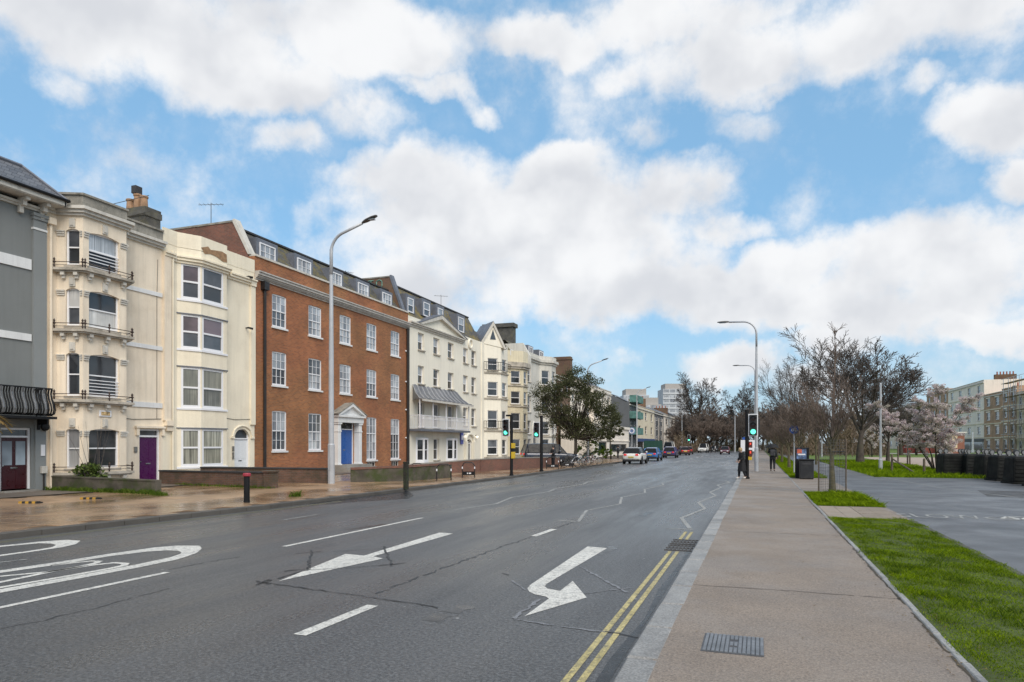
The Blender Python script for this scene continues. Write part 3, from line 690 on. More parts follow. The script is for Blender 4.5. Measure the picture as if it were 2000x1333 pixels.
# fallen leaves and straw on the verge and footway edge
r = random.Random(12); vs, fs = [], []
for i in range(900):
    x, y = (r.uniform(1.38, 1.73), 3 + 15 * r.random() ** 1.3) if r.random() < .55 else (r.uniform(1.75, XV1), 3 + 15 * r.random() ** 1.3)
    if r.random() < .10: x = r.uniform(-.7, 1.5)
    z = .128 if x < 1.62 else .14 + r.random() * .02; a = r.uniform(0, 6.28); s_ = r.uniform(.006, .018); dx, dy = math.cos(a) * s_, math.sin(a) * s_; o = len(vs)
    vs += [(x - dx, y - dy, z), (x + dy * .5, y - dx * .5, z + .004), (x + dx, y + dy, z), (x - dy * .5, y + dx * .5, z + .003)]; fs.append((o, o + 1, o + 2, o + 3))
me = bpy.data.meshes.new('leaf_litter'); me.from_pydata(vs, [], fs); me.materials.append(leafmat('dead_leaf', (.10, .06, .03), (.30, .22, .12), .8, 0, 3)); o = bpy.data.objects.new('leaf_litter', me); COL.objects.link(o); tag(o, 'small dead leaves and straw littering the footway edging', 'leaf litter', kind='stuff')
for k, (y0, y1) in enumerate(((2.5, 8.2), (8.6, 13.0), (13.3, 18.0), (19, 26))):
    rough_stroke('soil_strip', [(1.54, y0), (1.525, (y0 + y1) / 2), (1.535, y1)], .03, mat('edge_soil', (.075, .06, .04), .9, .3, 6, .2, 30), .1235, bpy.data.objects['footway'], .006)
# ================================================================== building kit
def wall(mb, F, s0, s1, z0, z1, ops=(), depth=.16):
    ss = sorted({s0, s1} | {x for o in ops for x in (o[0], o[1]) if s0 < x < s1}); zz = sorted({z0, z1} | {x for o in ops for x in (o[2], o[3]) if z0 < x < z1})
    for a, b in zip(ss, ss[1:]):
        for c, d in zip(zz, zz[1:]):
            ma, mc = (a + b) / 2, (c + d) / 2
            if any(o[0] < ma < o[1] and o[2] < mc < o[3] for o in ops): continue
            mb.add([F.p(a, 0, c), F.p(b, 0, c), F.p(b, 0, d), F.p(a, 0, d)], [(0, 1, 2, 3)])
    for o in ops:
        a, b, c, d = o[:4]; rise = o[4] if len(o) > 4 else 0
        zt = d - rise
        mb.add([F.p(a, 0, c), F.p(a, -depth, c), F.p(a, -depth, zt), F.p(a, 0, zt)], [(0, 1, 2, 3)])
        mb.add([F.p(b, 0, c), F.p(b, -depth, c), F.p(b, -depth, zt), F.p(b, 0, zt)], [(3, 2, 1, 0)])
        mb.add([F.p(a, 0, c), F.p(b, 0, c), F.p(b, -depth, c), F.p(a, -depth, c)], [(0, 1, 2, 3)])
        if rise <= 0: mb.add([F.p(a, 0, d), F.p(a, -depth, d), F.p(b, -depth, d), F.p(b, 0, d)], [(0, 1, 2, 3)])
        else:
            n = 10; w = b - a; rad = (rise * rise + w * w / 4) / (2 * rise); cz = d - rad; pts = []
            for k in range(n + 1):
                x = a + w * k / n; pts.append((x, cz + math.sqrt(max(rad * rad - (x - (a + b) / 2) ** 2, 0))))
            for p, q in zip(pts, pts[1:]):
                mb.add([F.p(p[0], 0, p[1]), F.p(q[0], 0, q[1]), F.p(q[0], 0, d), F.p(p[0], 0, d)], [(0, 1, 2, 3)])
                mb.add([F.p(p[0], 0, p[1]), F.p(p[0], -depth, p[1]), F.p(q[0], -depth, q[1]), F.p(q[0], 0, q[1])], [(0, 1, 2, 3)])
def window(root, F, a0, a1, b0, b1, inset=.10, fw=.06, cols=1, rows=(1, 1), split=.5, mf=None, panes=(None, None), sill=True, sillm=None, bars=.024, sd=.09, back=True):
    mf = mf or M_upvc; m = MB(); n1, n0 = -inset + .03, -inset - .04
    m.fbox(F, a0, a0 + fw, n0, n1, b0, b1); m.fbox(F, a1 - fw, a1, n0, n1, b0, b1)
    m.fbox(F, a0 + fw, a1 - fw, n0, n1, b1 - fw, b1); m.fbox(F, a0 + fw, a1 - fw, n0, n1 + .004, b0, b0 + fw * 1.25)
    sash = []
    if split:
        zm = b0 + (b1 - b0) * split; m.fbox(F, a0 + fw, a1 - fw, n0, n1 - .004, zm - fw * .42, zm + fw * .42)
        sash = [(b0 + fw * 1.25, zm - fw * .42, rows[1], -.022, panes[1]), (zm + fw * .42, b1 - fw, rows[0], 0, panes[0])]
    else: sash = [(b0 + fw * 1.25, b1 - fw, rows[0], -.01, panes[0])]
    cells = []
    for z0, z1, nr, dn, pm in sash:
        for i in range(1, cols):
            x = a0 + fw + (a1 - a0 - 2 * fw) * i / cols; m.fbox(F, x - bars / 2, x + bars / 2, n0 + .02, n1 - .012, z0, z1)
        for j in range(1, nr):
            z = z0 + (z1 - z0) * j / nr; m.fbox(F, a0 + fw, a1 - fw, n0 + .021, n1 - .015, z - bars / 2, z + bars / 2)
        for i in range(cols):
            for j in range(nr):
                xa, xb = a0 + fw + (a1 - a0 - 2 * fw) * i / cols, a0 + fw + (a1 - a0 - 2 * fw) * (i + 1) / cols
                cells.append((xa, xb, z0 + (z1 - z0) * j / nr, z0 + (z1 - z0) * (j + 1) / nr, dn, pm))
    w = m.build('window', mf, root)
    for xa, xb, za, zb, dn, pm in cells:
        p = MB(); p.fbox(F, xa + .004, xb - .004, -inset - .014 + dn, -inset - .004 + dn, za + .004, zb - .004); p.build('pane', pm or G_dark, w)
    if sill:
        s = MB(); s.fbox(F, a0 - .07, a1 + .07, -inset - .02, sd, b0 - .10, b0 - .002); s.build('sill', sillm or mf, w)
    return w
def door(root, F, a0, a1, b0, b1, md, inset=.12, fw=.07, transom=.0, panels=2, glazed=False, gm=None, mf=None):
    mf = mf or M_upvc; zt = b1 - transom
    m = MB(); m.fbox(F, a0, a0 + fw, -inset - .05, -inset + .06, b0, b1); m.fbox(F, a1 - fw, a1, -inset - .05, -inset + .06, b0, b1); m.fbox(F, a0 + fw, a1 - fw, -inset - .05, -inset + .055, b1 - fw, b1)
    if transom: m.fbox(F, a0 + fw, a1 - fw, -inset - .05, -inset + .058, zt - fw * .6, zt + fw * .4)
    fr = m.build('door_frame', mf, root)
    if transom:
        p = MB(); p.fbox(F, a0 + fw, a1 - fw, -inset - .02, -inset - .01, zt + fw * .4, b1 - fw); p.build('pane', G_dark, fr)
    zt2 = zt - (fw * .6 if transom else fw)
    m = MB(); m.fbox(F, a0 + fw, a1 - fw, -inset - .05, -inset, b0 + .02, zt2); d = m.build('door', md, root)
    w = a1 - a0 - 2 * fw; hh = zt2 - b0
    for i in range(panels):
        xa, xb = a0 + fw + w * (i + .14) / panels, a0 + fw + w * (i + .86) / panels
        up = MB(); up.fbox(F, xa, xb, -inset - .01, -inset + .012, b0 + hh * .47, b0 + hh * .93); up.build('glazed_panel' if glazed else 'panel', (gm or G_frost) if glazed else md, d)
        lo = MB(); lo.fbox(F, xa, xb, -inset - .01, -inset + .012, b0 + hh * .07, b0 + hh * .38); lo.build('panel', md, d)
    lb = MB(); lb.fbox(F, (a0 + a1) / 2 - .13, (a0 + a1) / 2 + .13, -inset, -inset + .022, b0 + hh * .405, b0 + hh * .405 + .05); lb.build('letterbox', M_chrome, d)
    kn = MB(); kn.fbox(F, a0 + fw + .05, a0 + fw + .10, -inset, -inset + .05, b0 + hh * .45, b0 + hh * .45 + .05); kn.build('handle', M_chrome, d)
    return d
def shell(mb, F, w, depth, z0, z1, roof=True):
    """party walls, back and flat top behind a facade"""
    P = F.p
    mb.add([P(0, 0, z0), P(0, -depth, z0), P(0, -depth, z1), P(0, 0, z1)], [(0, 1, 2, 3)])
    mb.add([P(w, 0, z0), P(w, -depth, z0), P(w, -depth, z1), P(w, 0, z1)], [(3, 2, 1, 0)])
    mb.add([P(0, -depth, z0), P(w, -depth, z0), P(w, -depth, z1), P(0, -depth, z1)], [(3, 2, 1, 0)])
    if roof: mb.add([P(0, 0, z1 - .25), P(w, 0, z1 - .25), P(w, -depth, z1 - .25), P(0, -depth, z1 - .25)], [(0, 1, 2, 3)])
def bay_poly(F, s4, pr, k=0.0, back=-.1):
    a, b, c, d = s4
    return [F.q(a - k, back), F.q(a - k, 0 + k * .3), F.q(b - k * .55, pr + k), F.q(c + k * .55, pr + k), F.q(d + k, 0 + k * .3), F.q(d + k, back)]
def bay(root, F, s4, pr, z0, z1, rows, m, faces, wkw=None, name='bay', rise=.0, depth=.14):
    """canted bay; faces = list of three (margin_a, margin_b) or None for left, front, right"""
    a, b, c, d = s4; mb = MB(); wins = []
    for fi, (p, q) in enumerate((((a, 0), (b, pr)), ((b, pr), (c, pr)), ((c, pr), (d, 0)))):
        f, L_ = F.sub(p[0], p[1], q[0], q[1]); ops = []
        if faces[fi]:
            x0, x1 = L_ * faces[fi][0], L_ * (1 - faces[fi][1])
            for (za, zb, kw) in rows: ops.append((x0, x1, za, zb, rise)); wins.append((f, x0, x1, za, zb, kw, fi))
        wall(mb, f, 0, L_, z0, z1, ops, depth)
    mb.prism(bay_poly(F, s4, pr, 0), z1 - .02, z1)
    o = mb.build(name, m, root)
    for f, x0, x1, za, zb, kw, fi in wins:
        k = dict(wkw or {}); k.update(kw or {}); pk = k.pop('per_face', None)
        if pk: k.update(pk.get(fi, {}))
        window(root, f, x0, x1, za, zb, **k)
    return o
def pix_ops(X, boxes):      # photo boxes (u0,u1,vtop,vbot) -> (Y0,Y1,z0,z1) on the plane X
    out = []
    for u0, u1, vt, vb in boxes:
        um = (u0 + u1) / 2; out.append((yX(u0, X), yX(u1, X), zX(um, vb, X), zX(um, vt, X)))
    return out
def pot(mb, x, y, z, h=.6, r=.13): mb.lathe([(r * 1.15, 0), (r * 1.15, .06), (r, .08), (r * .85, h - .12), (r * 1.05, h - .1), (r * 1.1, h - .03), (r * .95, h)], (x, y, z), 12)
XF = -26.0

# ================================================================== A: grey house at the left edge
yA1 = yX(88, XF); wA = 7.6; FA = Fr(XF, yA1 - wA)
A = thing('grey_house', (XF, yA1 - wA / 2, 0), 'grey rendered house with slate hipped roof, bracketed eaves and black iron balcony', 'house')
sA = lambda u, X=XF: yX(u, X) - (yA1 - wA)
zA = lambda v, u=30: zX(u, v, XF)
m = MB(); dA = (sA(1), sA(61), .16, zA(836)); ops = [dA]
for s0 in (1.2, 3.1):
    for z0, z1 in ((.9, 2.5), (3.3, 5.3), (6.5, 8.2), (9.2, 10.4)): ops.append((s0, s0 + 1.1, z0, z1))
wall(m, FA, 0, wA, 0, 10.95, ops, .2); shell(m, FA, wA, 9, 0, 10.95); m.build('wall', M_grey, A)
for o in ops[1:]: window(A, FA, o[0], o[1], o[2], o[3], panes=(G_dark, G_mid))
door(A, FA, dA[0], dA[1], dA[2] + .05, dA[3], M_claret, .14, .07, .32, 2, True)
st = MB(); st.fbox(FA, dA[0] - .1, dA[1] + .1, -.02, .35, .1, .18); st.build('door_step', M_concrete, A)
m = MB(); m.fbox(FA, sA(62), wA, 0, .10, 2.9, zA(432, 75)); m.build('pilaster', M_grey2, A)
m = MB(); m.fbox(FA, sA(62) - .03, wA + .02, 0, .15, zA(432, 75), zA(426, 75)); m.fbox(FA, sA(62) - .06, wA + .03, 0, .19, zA(426, 75), zA(420, 75)); m.build('pilaster_cap', M_grey2, A); m = MB(); m.fbox(FA, sA(62) - .02, wA + .01, 0, .13, zA(452, 75), zA(448, 75)); m.build('pilaster_band', M_white, A)
m = MB(); m.fbox(FA, sA(62) + .1, wA, 0, .06, .12, 2.9); m.build('pilaster', M_grey2, A)
for v0, v1 in ((521, 500), (663, 649)):
    m = MB(); m.fbox(FA, 0, sA(60), -.01, .05, zA(v0), zA(v1)); m.build('band_course', M_white, A)
m = MB(); m.fbox(FA, -.05, wA + .02, 0, .09, 10.80, 10.97); m.fbox(FA, -.05, wA + .06, 0, .16, 10.88, 10.97); m.build('frieze_moulding', M_offwhite, A)
for s0 in (.4, 1.9, 3.4, 4.9, sA(33), sA(74)):
    m = MB(); m.fprism(FA, [(s0, 10.55), (s0 + .16, 10.55), (s0 + .16, 11.12), (s0, 11.12)], .0, .16); m.fprism(FA, [(s0, 10.8), (s0 + .16, 10.8), (s0 + .16, 11.12), (s0, 11.12)], .16, .34); m.fprism(FA, [(s0, 10.98), (s0 + .16, 10.98), (s0 + .16, 11.12), (s0, 11.12)], .34, .52); m.build('eaves_bracket', M_offwhite, A, bevel=.02)
m = MB(); m.fbox(FA, -.1, wA + .30, -9.2, .66, 11.12, 11.19); m.build('soffit', M_offwhite, A)
m = MB(); m.fbox(FA, -.12, wA + .34, .62, .70, 11.15, 11.34); m.fbox(FA, wA + .28, wA + .36, -9, .7, 11.15, 11.34); m.build('fascia', M_offwhite, A)
m = MB(); m.tube([FA.p(-.1, .76, 11.36), FA.p(wA + .42, .76, 11.36)], .06, 8); m.tube([FA.p(wA + .42, .76, 11.36), FA.p(wA + .42, -9, 11.36)], .06, 8); m.build('gutter', M_black, A)
e0, e1 = (-.1, wA + .38); P = FA.p; zr, zt, tt = 11.34, 12.45, 1.05
rf = MB(); rf.add([P(e0, .72, zr), P(e1, .72, zr), P(e1, -9.2, zr), P(e0, -9.2, zr), P(e0, .72 - tt, zt), P(e1 - tt, .72 - tt, zt), P(e1 - tt, -9.2 + tt, zt), P(e0, -9.2 + tt, zt)],
                  [(0, 1, 5, 4), (1, 2, 6, 5), (2, 3, 7, 6), (3, 0, 4, 7), (4, 5, 6, 7), (0, 3, 2, 1)])
rf = rf.build('roof', M_slate, A)
m = MB(); m.tube([P(e1, .72, zr + .03), P(e1 - tt, .72 - tt, zt + .03)], .06, 6); m.tube([P(e1 - tt, .72 - tt, zt + .03), P(e0, .72 - tt, zt + .03)], .07, 6); m.build('ridge_roll', M_lead, rf)
# iron balcony
XB = 1.0; sB1 = sA(102, XF + XB) ; zb, zt = 2.95, 3.98
m = MB(); m.fbox(FA, .3, sB1 + .12, 0, XB + .1, zb - .11, zb - .02); bal = m.build('balcony', M_black, A)
m = MB(); m.fbox(FA, .3, sB1, XB - .03, XB + .03, zt - .03, zt + .02); m.fbox(FA, sB1 - .04, sB1 + .02, 0, XB, zt - .03, zt + .02); m.fbox(FA, .3, sB1, XB - .02, XB + .02, zb, zb + .05); m.build('rail', M_black, bal)
M_balus = mat('worn_grey_iron', (.16, .165, .175), .4, .2, 6, metal=.4)
def belly(s0, n0, ds, dn):
    pr = [(0, .0), (.13, .06), (.17, .22), (.13, .42), (.04, .62), (.0, .82), (.04, 1.0)]
    return [FA.p(s0 + ds * a, n0 + dn * a, zb + .03 + (zt - zb - .05) * t) for a, t in pr]
s0 = .35; k = 0
while s0 < sB1:
    m = MB(); m.tube(belly(s0, XB, 0, 1), .032 if k % 4 == 0 else .03, 5); m.build('baluster', M_balus if k % 4 == 0 and k > 6 else M_black, bal); s0 += .095; k += 1
for n0 in (.15, .35, .55, .75, .95):
    m = MB(); m.tube(belly(sB1, n0, 1, 0), .02, 5); m.build('baluster', M_black, bal)
m = MB()
for s0 in (.6, 3.0, sA(70)):
    m.fprism(FA, [(s0, zb - .5), (s0 + .08, zb - .5), (s0 + .08, zb - .11), (s0, zb - .11)], 0, .12); m.fprism(FA, [(s0, zb - .3), (s0 + .08, zb - .3), (s0 + .08, zb - .11), (s0, zb - .11)], .12, .6)
m.build('bracket', M_black, bal)
m = MB(); m.lathe([(.15, 0), (.17, .03), (.15, .10), (.08, .13)], FA.p(sA(83), .1, zA(834, 82)), 14, 'x'); m.build('wall_lamp', M_black, A)
m = MB(); m.fbox(FA, sA(77), sA(85), .06, .10, zA(891, 80), zA(869, 80)); m.build('entry_panel', M_upvc, A, bevel=.01)
m = MB(); m.fbox(FA, sA(76), sA(87), .06, .18, zA(925, 80), zA(911, 80)); m.build('meter_box', M_offwhite, A, bevel=.02)
m = MB(); m.tube([FA.p(sA(82), .1, zA(925, 80)), FA.p(sA(82), .1, .15)], .03, 6); m.build('cable_pipe', M_pipe, A)

# ================================================================== B: cream house with canted bay and iron window rails
yB0, yB1 = yA1, yX(318, XF); wB = yB1 - yB0; FB = Fr(XF, yB0)
B = thing('bay_house', (XF, (yB0 + yB1) / 2, 0), 'cream house with four-storey canted bay, iron window rails and purple front door', 'house')
sB = lambda u, X=XF: yX(u, X) - yB0
prB = .9; XBf = XF + prB
s4 = (sB(111), sB(162, XBf), sB(247, XBf), sB(247, XBf) + .42)
zB = lambda v, u=200, X=XBf: zX(u, v, X)
rowsB = [(zB(528), zB(459.6)), (zB(643), zB(572)), (zB(776), zB(694)), (zB(914), zB(838))]
dB = (sB(272), sB(313), .16, zX(292, 838, XF))
m = MB(); wall(m, FB, 0, s4[0], 0, 11.2); wall(m, FB, s4[3], wB, 0, 11.2, [dB], .2); shell(m, FB, wB, 9, 0, 11.2); m.build('wall', M_cream, B)
faces = [(.34, .13), (.13, .17), (.2, .2)]
pk = [dict(panes=(G_mid, G_dark), per_face={1: dict(panes=(G_net, G_dark))}), dict(panes=(G_dark, G_blind), per_face={0: dict(panes=(G_blind, G_mid))}), dict(panes=(G_dark, G_dark)), dict(panes=(G_dark, G_dark), per_face={0: dict(panes=(G_blind, G_blind))})]
bay(B, FB, s4, prB, 0, 11.2, [(z0, z1, k) for (z0, z1), k in zip(rowsB, pk)], M_cream, faces, dict(inset=.13, sill=True, sillm=M_ledge, sd=.02), rise=.10, depth=.2)
def front_run(mb, k, z0, z1, F=FB, s4=s4, pr=prB, w=wB):   # moulding that follows wall and bay
    mb.prism(bay_poly(F, s4, pr, k, -.05), z0, z1); mb.fbox(F, -.0, s4[0] - k - .001, -.05, k, z0, z1); mb.fbox(F, s4[3] + k + .001, w, -.05, k, z0, z1)
m = MB(); front_run(m, .10, 10.92, 11.02); front_run(m, .20, 11.02, 11.14); front_run(m, .30, 11.14, 11.26); m.build('cornice', M_offwhite, B)
m = MB(); front_run(m, .02, 11.26, 11.74); front_run(m, .09, 11.74, 11.82); m.build('parapet', M_parapet, B)
fl = [F_ for F_ in (FB.sub(s4[0], 0, s4[1], prB), FB.sub(s4[1], prB, s4[2], prB), FB.sub(s4[2], prB, s4[3], 0))]
for i, (z0, z1) in enumerate(rowsB):
    # pilaster strips with caps between the windows, keystones above
    for (f, L_), fm in zip(fl, faces):
        for x0, x1 in ((0.02, L_ * fm[0] - .03), (L_ * (1 - fm[1]) + .03, L_ - .02)):
            if x1 - x0 < .05: continue
            q = MB(); q.fbox(f, x0, x1, .0, .045, z1 - .30, z1 - .24); q.fbox(f, x0, x1, 0, .07, z1 - .22, z1 - .15); q.fbox(f, x0, x1, 0, .10, z1 - .14, z1 - .09); q.build('pilaster_cap', M_offwhite, B)
        xm = L_ * (fm[0] + 1 - fm[1]) / 2; q = MB(); q.fbox(f, xm - .11, xm + .11, 0, .06, z1 + .06, z1 + .40); q.fbox(f, xm - .06, xm + .06, .06, .09, z1 + .12, z1 + .34); q.build('keystone', M_offwhite, B)
    # ledge, corbels and rail
    zl = z0 - .16; q = MB(); q.prism(bay_poly(FB, s4, prB, .28), zl - .10, zl); q.prism(bay_poly(FB, s4, prB, .20), zl - .16, zl - .10); led = q.build('balconette', M_ledge, B)
    if i < 3 or True:
        for f, L_ in fl[:2]:
            for t in (.12, .5, .88) if L_ > 1.2 else (.3, .8):
                q = MB(); q.fbox(f, L_ * t - .075, L_ * t + .075, 0, .20, zl - .28, zl - .162); q.fbox(f, L_ * t - .055, L_ * t + .055, 0, .12, zl - .40, zl - .28); q.build('corbel', M_offwhite, led)
    pp = bay_poly(FB, s4, prB, .22); pts = [(pp[1][0], pp[1][1]), pp[2], pp[3], pp[4]]
    q = MB(); q.tube([(x, y, zl + .22) for x, y in pts], .016, 5); q.tube([(x, y, zl + .10) for x, y in pts], .01, 5); rl = q.build('iron_rail', M_browniron, led)
    for (x0, y0), (x1, y1) in zip(pts, pts[1:]):
        for t in (0.02, .5, .98) if math.hypot(x1 - x0, y1 - y0) > 1.3 else (.05, .95):
            x, y = x0 + (x1 - x0) * t, y0 + (y1 - y0) * t
            q = MB(); q.lathe([(.02, 0), (.035, .08), (.015, .16), (.06, .22), (.02, .28), (.045, .32), (.0, .40)], (x, y, zl), 6); q.build('finial', M_browniron, led)
for (z0, z1) in ((rowsB[0][0], 0), (rowsB[2][0], 0)):    # white safety bars
    f, L_ = fl[1]; q = MB()
    for k in range(5): q.fbox(f, L_ * .13, L_ * .83, -.06, -.035, z0 + .12 + k * .13, z0 + .15 + k * .13)
    q.build('window_guard', M_upvc, B)
for v0, v1 in ((574, 566), (681, 673), (796, 786)):
    m = MB(); m.fbox(FB, s4[3] + .02, sB(316), -.01, .05, zX(285, v0, XF), zX(285, v1, XF)); m.build('band_course', M_white, B)
door(B, FB, dB[0], dB[1], dB[2], dB[3], M_purple, .14, .08, .33, 2)
m = MB(); m.fbox(FB, dB[0] - .25, dB[1] + .2, 0, .14, dB[3] + .03, dB[3] + .12); m.fbox(FB, dB[0] - .2, dB[0] - .06, 0, .1, dB[3] - .3, dB[3] + .03); m.fbox(FB, dB[1] + .04, dB[1] + .17, 0, .1, dB[3] - .3, dB[3] + .03); m.build('door_hood', M_cream, B)
m = MB(); m.fbox(FB, sB(319) - .05, sB(331), 0, .13, zX(325, 822, XF), zX(325, 500, XF)); m.fbox(FB, sB(319) + .02, sB(331) + .06, 0, .22, zX(325, 832, XF), zX(325, 822, XF)); m.fbox(FB, sB(319) + .1, sB(331) + .1, 0, .14, zX(325, 842, XF), zX(325, 832, XF)); m.build('pilaster', M_cream, B)
m = MB(); m.tube([FB.p(sB(96), .1, 10.6), FB.p(sB(96), .1, .15)], .055, 8); m.build('downpipe', M_cream, B)
m = MB(); m.fbox(FB, sB(96) - .14, sB(96) + .14, .02, .24, 10.45, 10.7); m.build('hopper', M_cream, B)
f, L_ = fl[1]; xm = L_ * .48; zz = rowsB[3][1] + .62
q = MB(); q.fbox(f, xm - .28, xm + .28, .01, .06, zz - .13, zz + .13); pq = q.build('plaque', M_upvc, B, bevel=.04)
q = MB(); q.fbox(f, xm - .2, xm + .2, .06, .068, zz - .075, zz + .075); q.build('plaque_picture', mat('plaque_print', (.6, .42, .2), .5, .5, 9, .2, 40), pq)
m = MB(); m.fbox(FB, sB(261), sB(267), 0, .05, zX(264, 884, XF), zX(264, 873, XF)); m.build('entry_panel', M_brass, B)
# roof stack
xs0, xs1 = -31.0, -28.9; ysb = yX(283, -28.9); m = MB(); m.box(xs0, xs1, ysb, ysb + .95, 11, 13.65); m.box(xs0 - .06, xs1 + .06, ysb - .06, ysb + 1.0, 13.4, 13.7); m.box(xs0 - .02, xs1 + .02, ysb - .02, ysb + .97, 13.7, 13.85); ch = m.build('chimney', mat('sooty_stack', (.10, .095, .085), .85, .3, 2, .1, 30, .4, 25, dirt=(.13, .12, .05), dirt_amt=.6, dscale=1.4), B)
for x, hgt in ((-29.9, .85), (-29.45, .7), (-30.4, .65)):
    q = MB(); pot(q, x, ysb + .45, 13.85, hgt, .19); q.build('chimney_pot', M_potclay, ch)
q = MB(); q.box(-30.1, -29.8, ysb + .25, ysb + .65, 14.72, 15.1); q.build('cowl', M_tar, ch)
q = MB()
for z in (13.5, 13.2, 14.3): q.tube([(xs0 - .7, ysb - .1, z - .2), (xs1 + .35, ysb - .08, z)], .018, 4)
q.build('aerial', M_lampdk, ch)

# ================================================================== C: pale cream house with sash pairs and arched door
yC0, yC1 = yB1, yX(497, XF); wC = yC1 - yC0; FC = Fr(XF, yC0); prC = .55; XCf = XF + prC
C = thing('sash_bay_house', (XF, (yC0 + yC1) / 2, 0), 'pale cream house with white sash pairs, peeling parapet and arched white door', 'house')
sC = lambda u, X=XF: yX(u, X) - yC0
c4_ = (sC(346), sC(393, XCf), sC(443, XCf), sC(443, XCf) + .5)
zC = lambda v, u=400, X=XCf: zX(u, v, X)
rowsC = [(zC(590), zC(522)), (zC(685), zC(619)), (zC(798), zC(720)), (zC(911), zC(838))]
dC = (sC(458), sC(488), .2, zX(473, 838, XF), .42)
m = MB(); wall(m, FC, 0, c4_[0], 0, 11.3); wall(m, FC, c4_[3], wC, 0, 11.3, [dC], .22); shell(m, FC, wC, 9, 0, 11.3); m.build('wall', M_cream2, C)
pkC = [dict(panes=(G_mid, G_dark), per_face={0: dict(panes=(G_pink, G_mid))}), dict(panes=(G_pink, G_mid)), dict(panes=(G_curt, G_curt)), dict(panes=(G_curt, G_curt))]
bay(C, FC, c4_, prC, 0, 11.3, [(a, b, k) for (a, b), k in zip(rowsC, pkC)], M_cream2, [(.16, .04), (.04, .14), (.1, .1)], dict(inset=.04, fw=.10, sill=False))
for z0, z1 in rowsC:
    q = MB(); q.prism(bay_poly(FC, c4_, prC, .05, 0.02), z0 - .10, z0 - .003); q.build('sill_band', M_upvc, C)
    q = MB(); q.prism(bay_poly(FC, c4_, prC, .06, 0.02), z1 + .003, z1 + .05); q.build('drip_mould', M_lead, C)
m = MB(); front_run(m, .08, 10.55, 10.67, FC, c4_, prC, wC); front_run(m, .17, 10.67, 10.8, FC, c4_, prC, wC); front_run(m, .24, 10.8, 10.88, FC, c4_, prC, wC); m.build('cornice', M_cream2, C)
m = MB(); front_run(m, .015, 11.3, 12.0, FC, c4_, prC, wC); m.build('parapet', M_cream2, C)
f, L_ = FC.sub(c4_[1], prC, c4_[2], prC)
q = MB(); q.add([f.p(L_ * a, .022, z) for a, z in ((-.02, 11.45), (.25, 11.62), (.35, 11.5), (.5, 11.55), (.8, 11.62), (.98, 11.55), (1.0, 11.15), (.85, 11.12), (.6, 11.25), (.35, 11.3), (.12, 11.2))], [tuple(range(11))]); q.build('peeled_patch', M_peel, C)
door(C, FC, dC[0], dC[1], dC[2], dC[3], M_doorw, .16, .06, .52, 2)
q = MB()
pr_ = [(dC[0] - .16 + (dC[1] - dC[0] + .32) * k / 12, dC[3] - .42 + .58 * math.sqrt(max(1 - (2 * k / 12 - 1) ** 2, 0))) for k in range(13)]
q.tube([FC.p(a, .03, b) for a, b in pr_], .05, 6); q.fbox(FC, dC[0] - .3, dC[0] - .04, 0, .08, dC[3] - .52, dC[3] - .43); q.fbox(FC, dC[1] + .04, dC[1] + .3, 0, .08, dC[3] - .52, dC[3] - .43); q.build('door_arch', M_cream2, C)
m = MB(); m.tube([FC.p(sC(335), .09, 11.0), FC.p(sC(335), .09, .15)], .05, 8); m.build('downpipe', M_cream2, C)
for vv in (541, 641):
    q = MB(); q.tube([FC.p(sC(480), 0, zX(480, vv, XF)), FC.p(sC(480), .2, zX(480, vv, XF)), FC.p(sC(483), .38, zX(480, vv + 2, XF))], [.03, .05, .06], 8); q.build('security_camera', M_black, C)
m = MB(); m.fbox(FC, sC(453), sC(456), 0, .06, zX(455, 882, XF), zX(455, 872, XF)); m.fbox(FC, sC(453), sC(456), 0, .05, zX(455, 897, XF), zX(455, 884, XF)); m.build('entry_panel', M_brass, C)
m = MB(); m.fbox(FC, sC(488), wC - .02, 0, .10, zX(492, 830, XF), zX(492, 560, XF)); m.fbox(FC, sC(487), wC - .01, 0, .16, zX(492, 560, XF), zX(492, 553, XF)); m.build('pilaster', M_cream2, C)

for rt, Fq, w_, zc in ((B, FB, wB, 3.05), (C, FC, wC, 3.25)):
    q = MB(); s0_ = s4[3] + .05 if rt is B else c4_[3] + .05
    q.tube([Fq.p(s0_, .02, zc), Fq.p(s0_ + .6, .03, zc - .05), Fq.p(w_ - .1, .02, zc + .02)], .012, 4); q.tube([Fq.p(w_ - .35, .02, zc), Fq.p(w_ - .35, .02, 8.6), Fq.p(w_ - .3, .02, 10.4)], .011, 4); q.build('cable', M_pipe, rt)
# ================================================================== D: orange brick block
yD0, yD1 = yC1, yX(797, XF); wD = yD1 - yD0; FD = Fr(XF, yD0)
D = thing('brick_block', (XF, (yD0 + yD1) / 2, 0), 'orange brick block with white grid windows, blue pedimented door and mossy mansard', 'building')
sD = lambda u, X=XF: yX(u, X) - yD0
colsD = [(531.4, 559.7), (602.6, 628), (663.6, 685.5), (716, 735.5), (763.2, 780.4)]
rz = [(8.62, 10.50), (5.28, 7.22), (1.52, 3.82)]
ops = []; wd = []
for ci, (u0, u1) in enumerate(colsD):
    for ri, (z0, z1) in enumerate(rz):
        if ri == 2 and ci == 2: continue
        zz0 = z0 - (.75 if (ri == 2 and ci > 2) else 0)
        ops.append((sD(u0), sD(u1), zz0, z1, .035)); wd.append((ci, ri))
du0, du1 = sD(657), sD(690); ops.append((du0, du1, .55, 3.55))
for a, b in ((716, 735), (763, 780)): ops.append((sD(a) + .1, sD(b) - .1, .12, .62)); wd.append((9, 9))
m = MB(); wall(m, FD, 0, wD, 0, 12.25, ops, .12); shell(m, FD, wD, 10, 0, 12.25); m.build('wall', M_brick, D)
rr = random.Random(5)
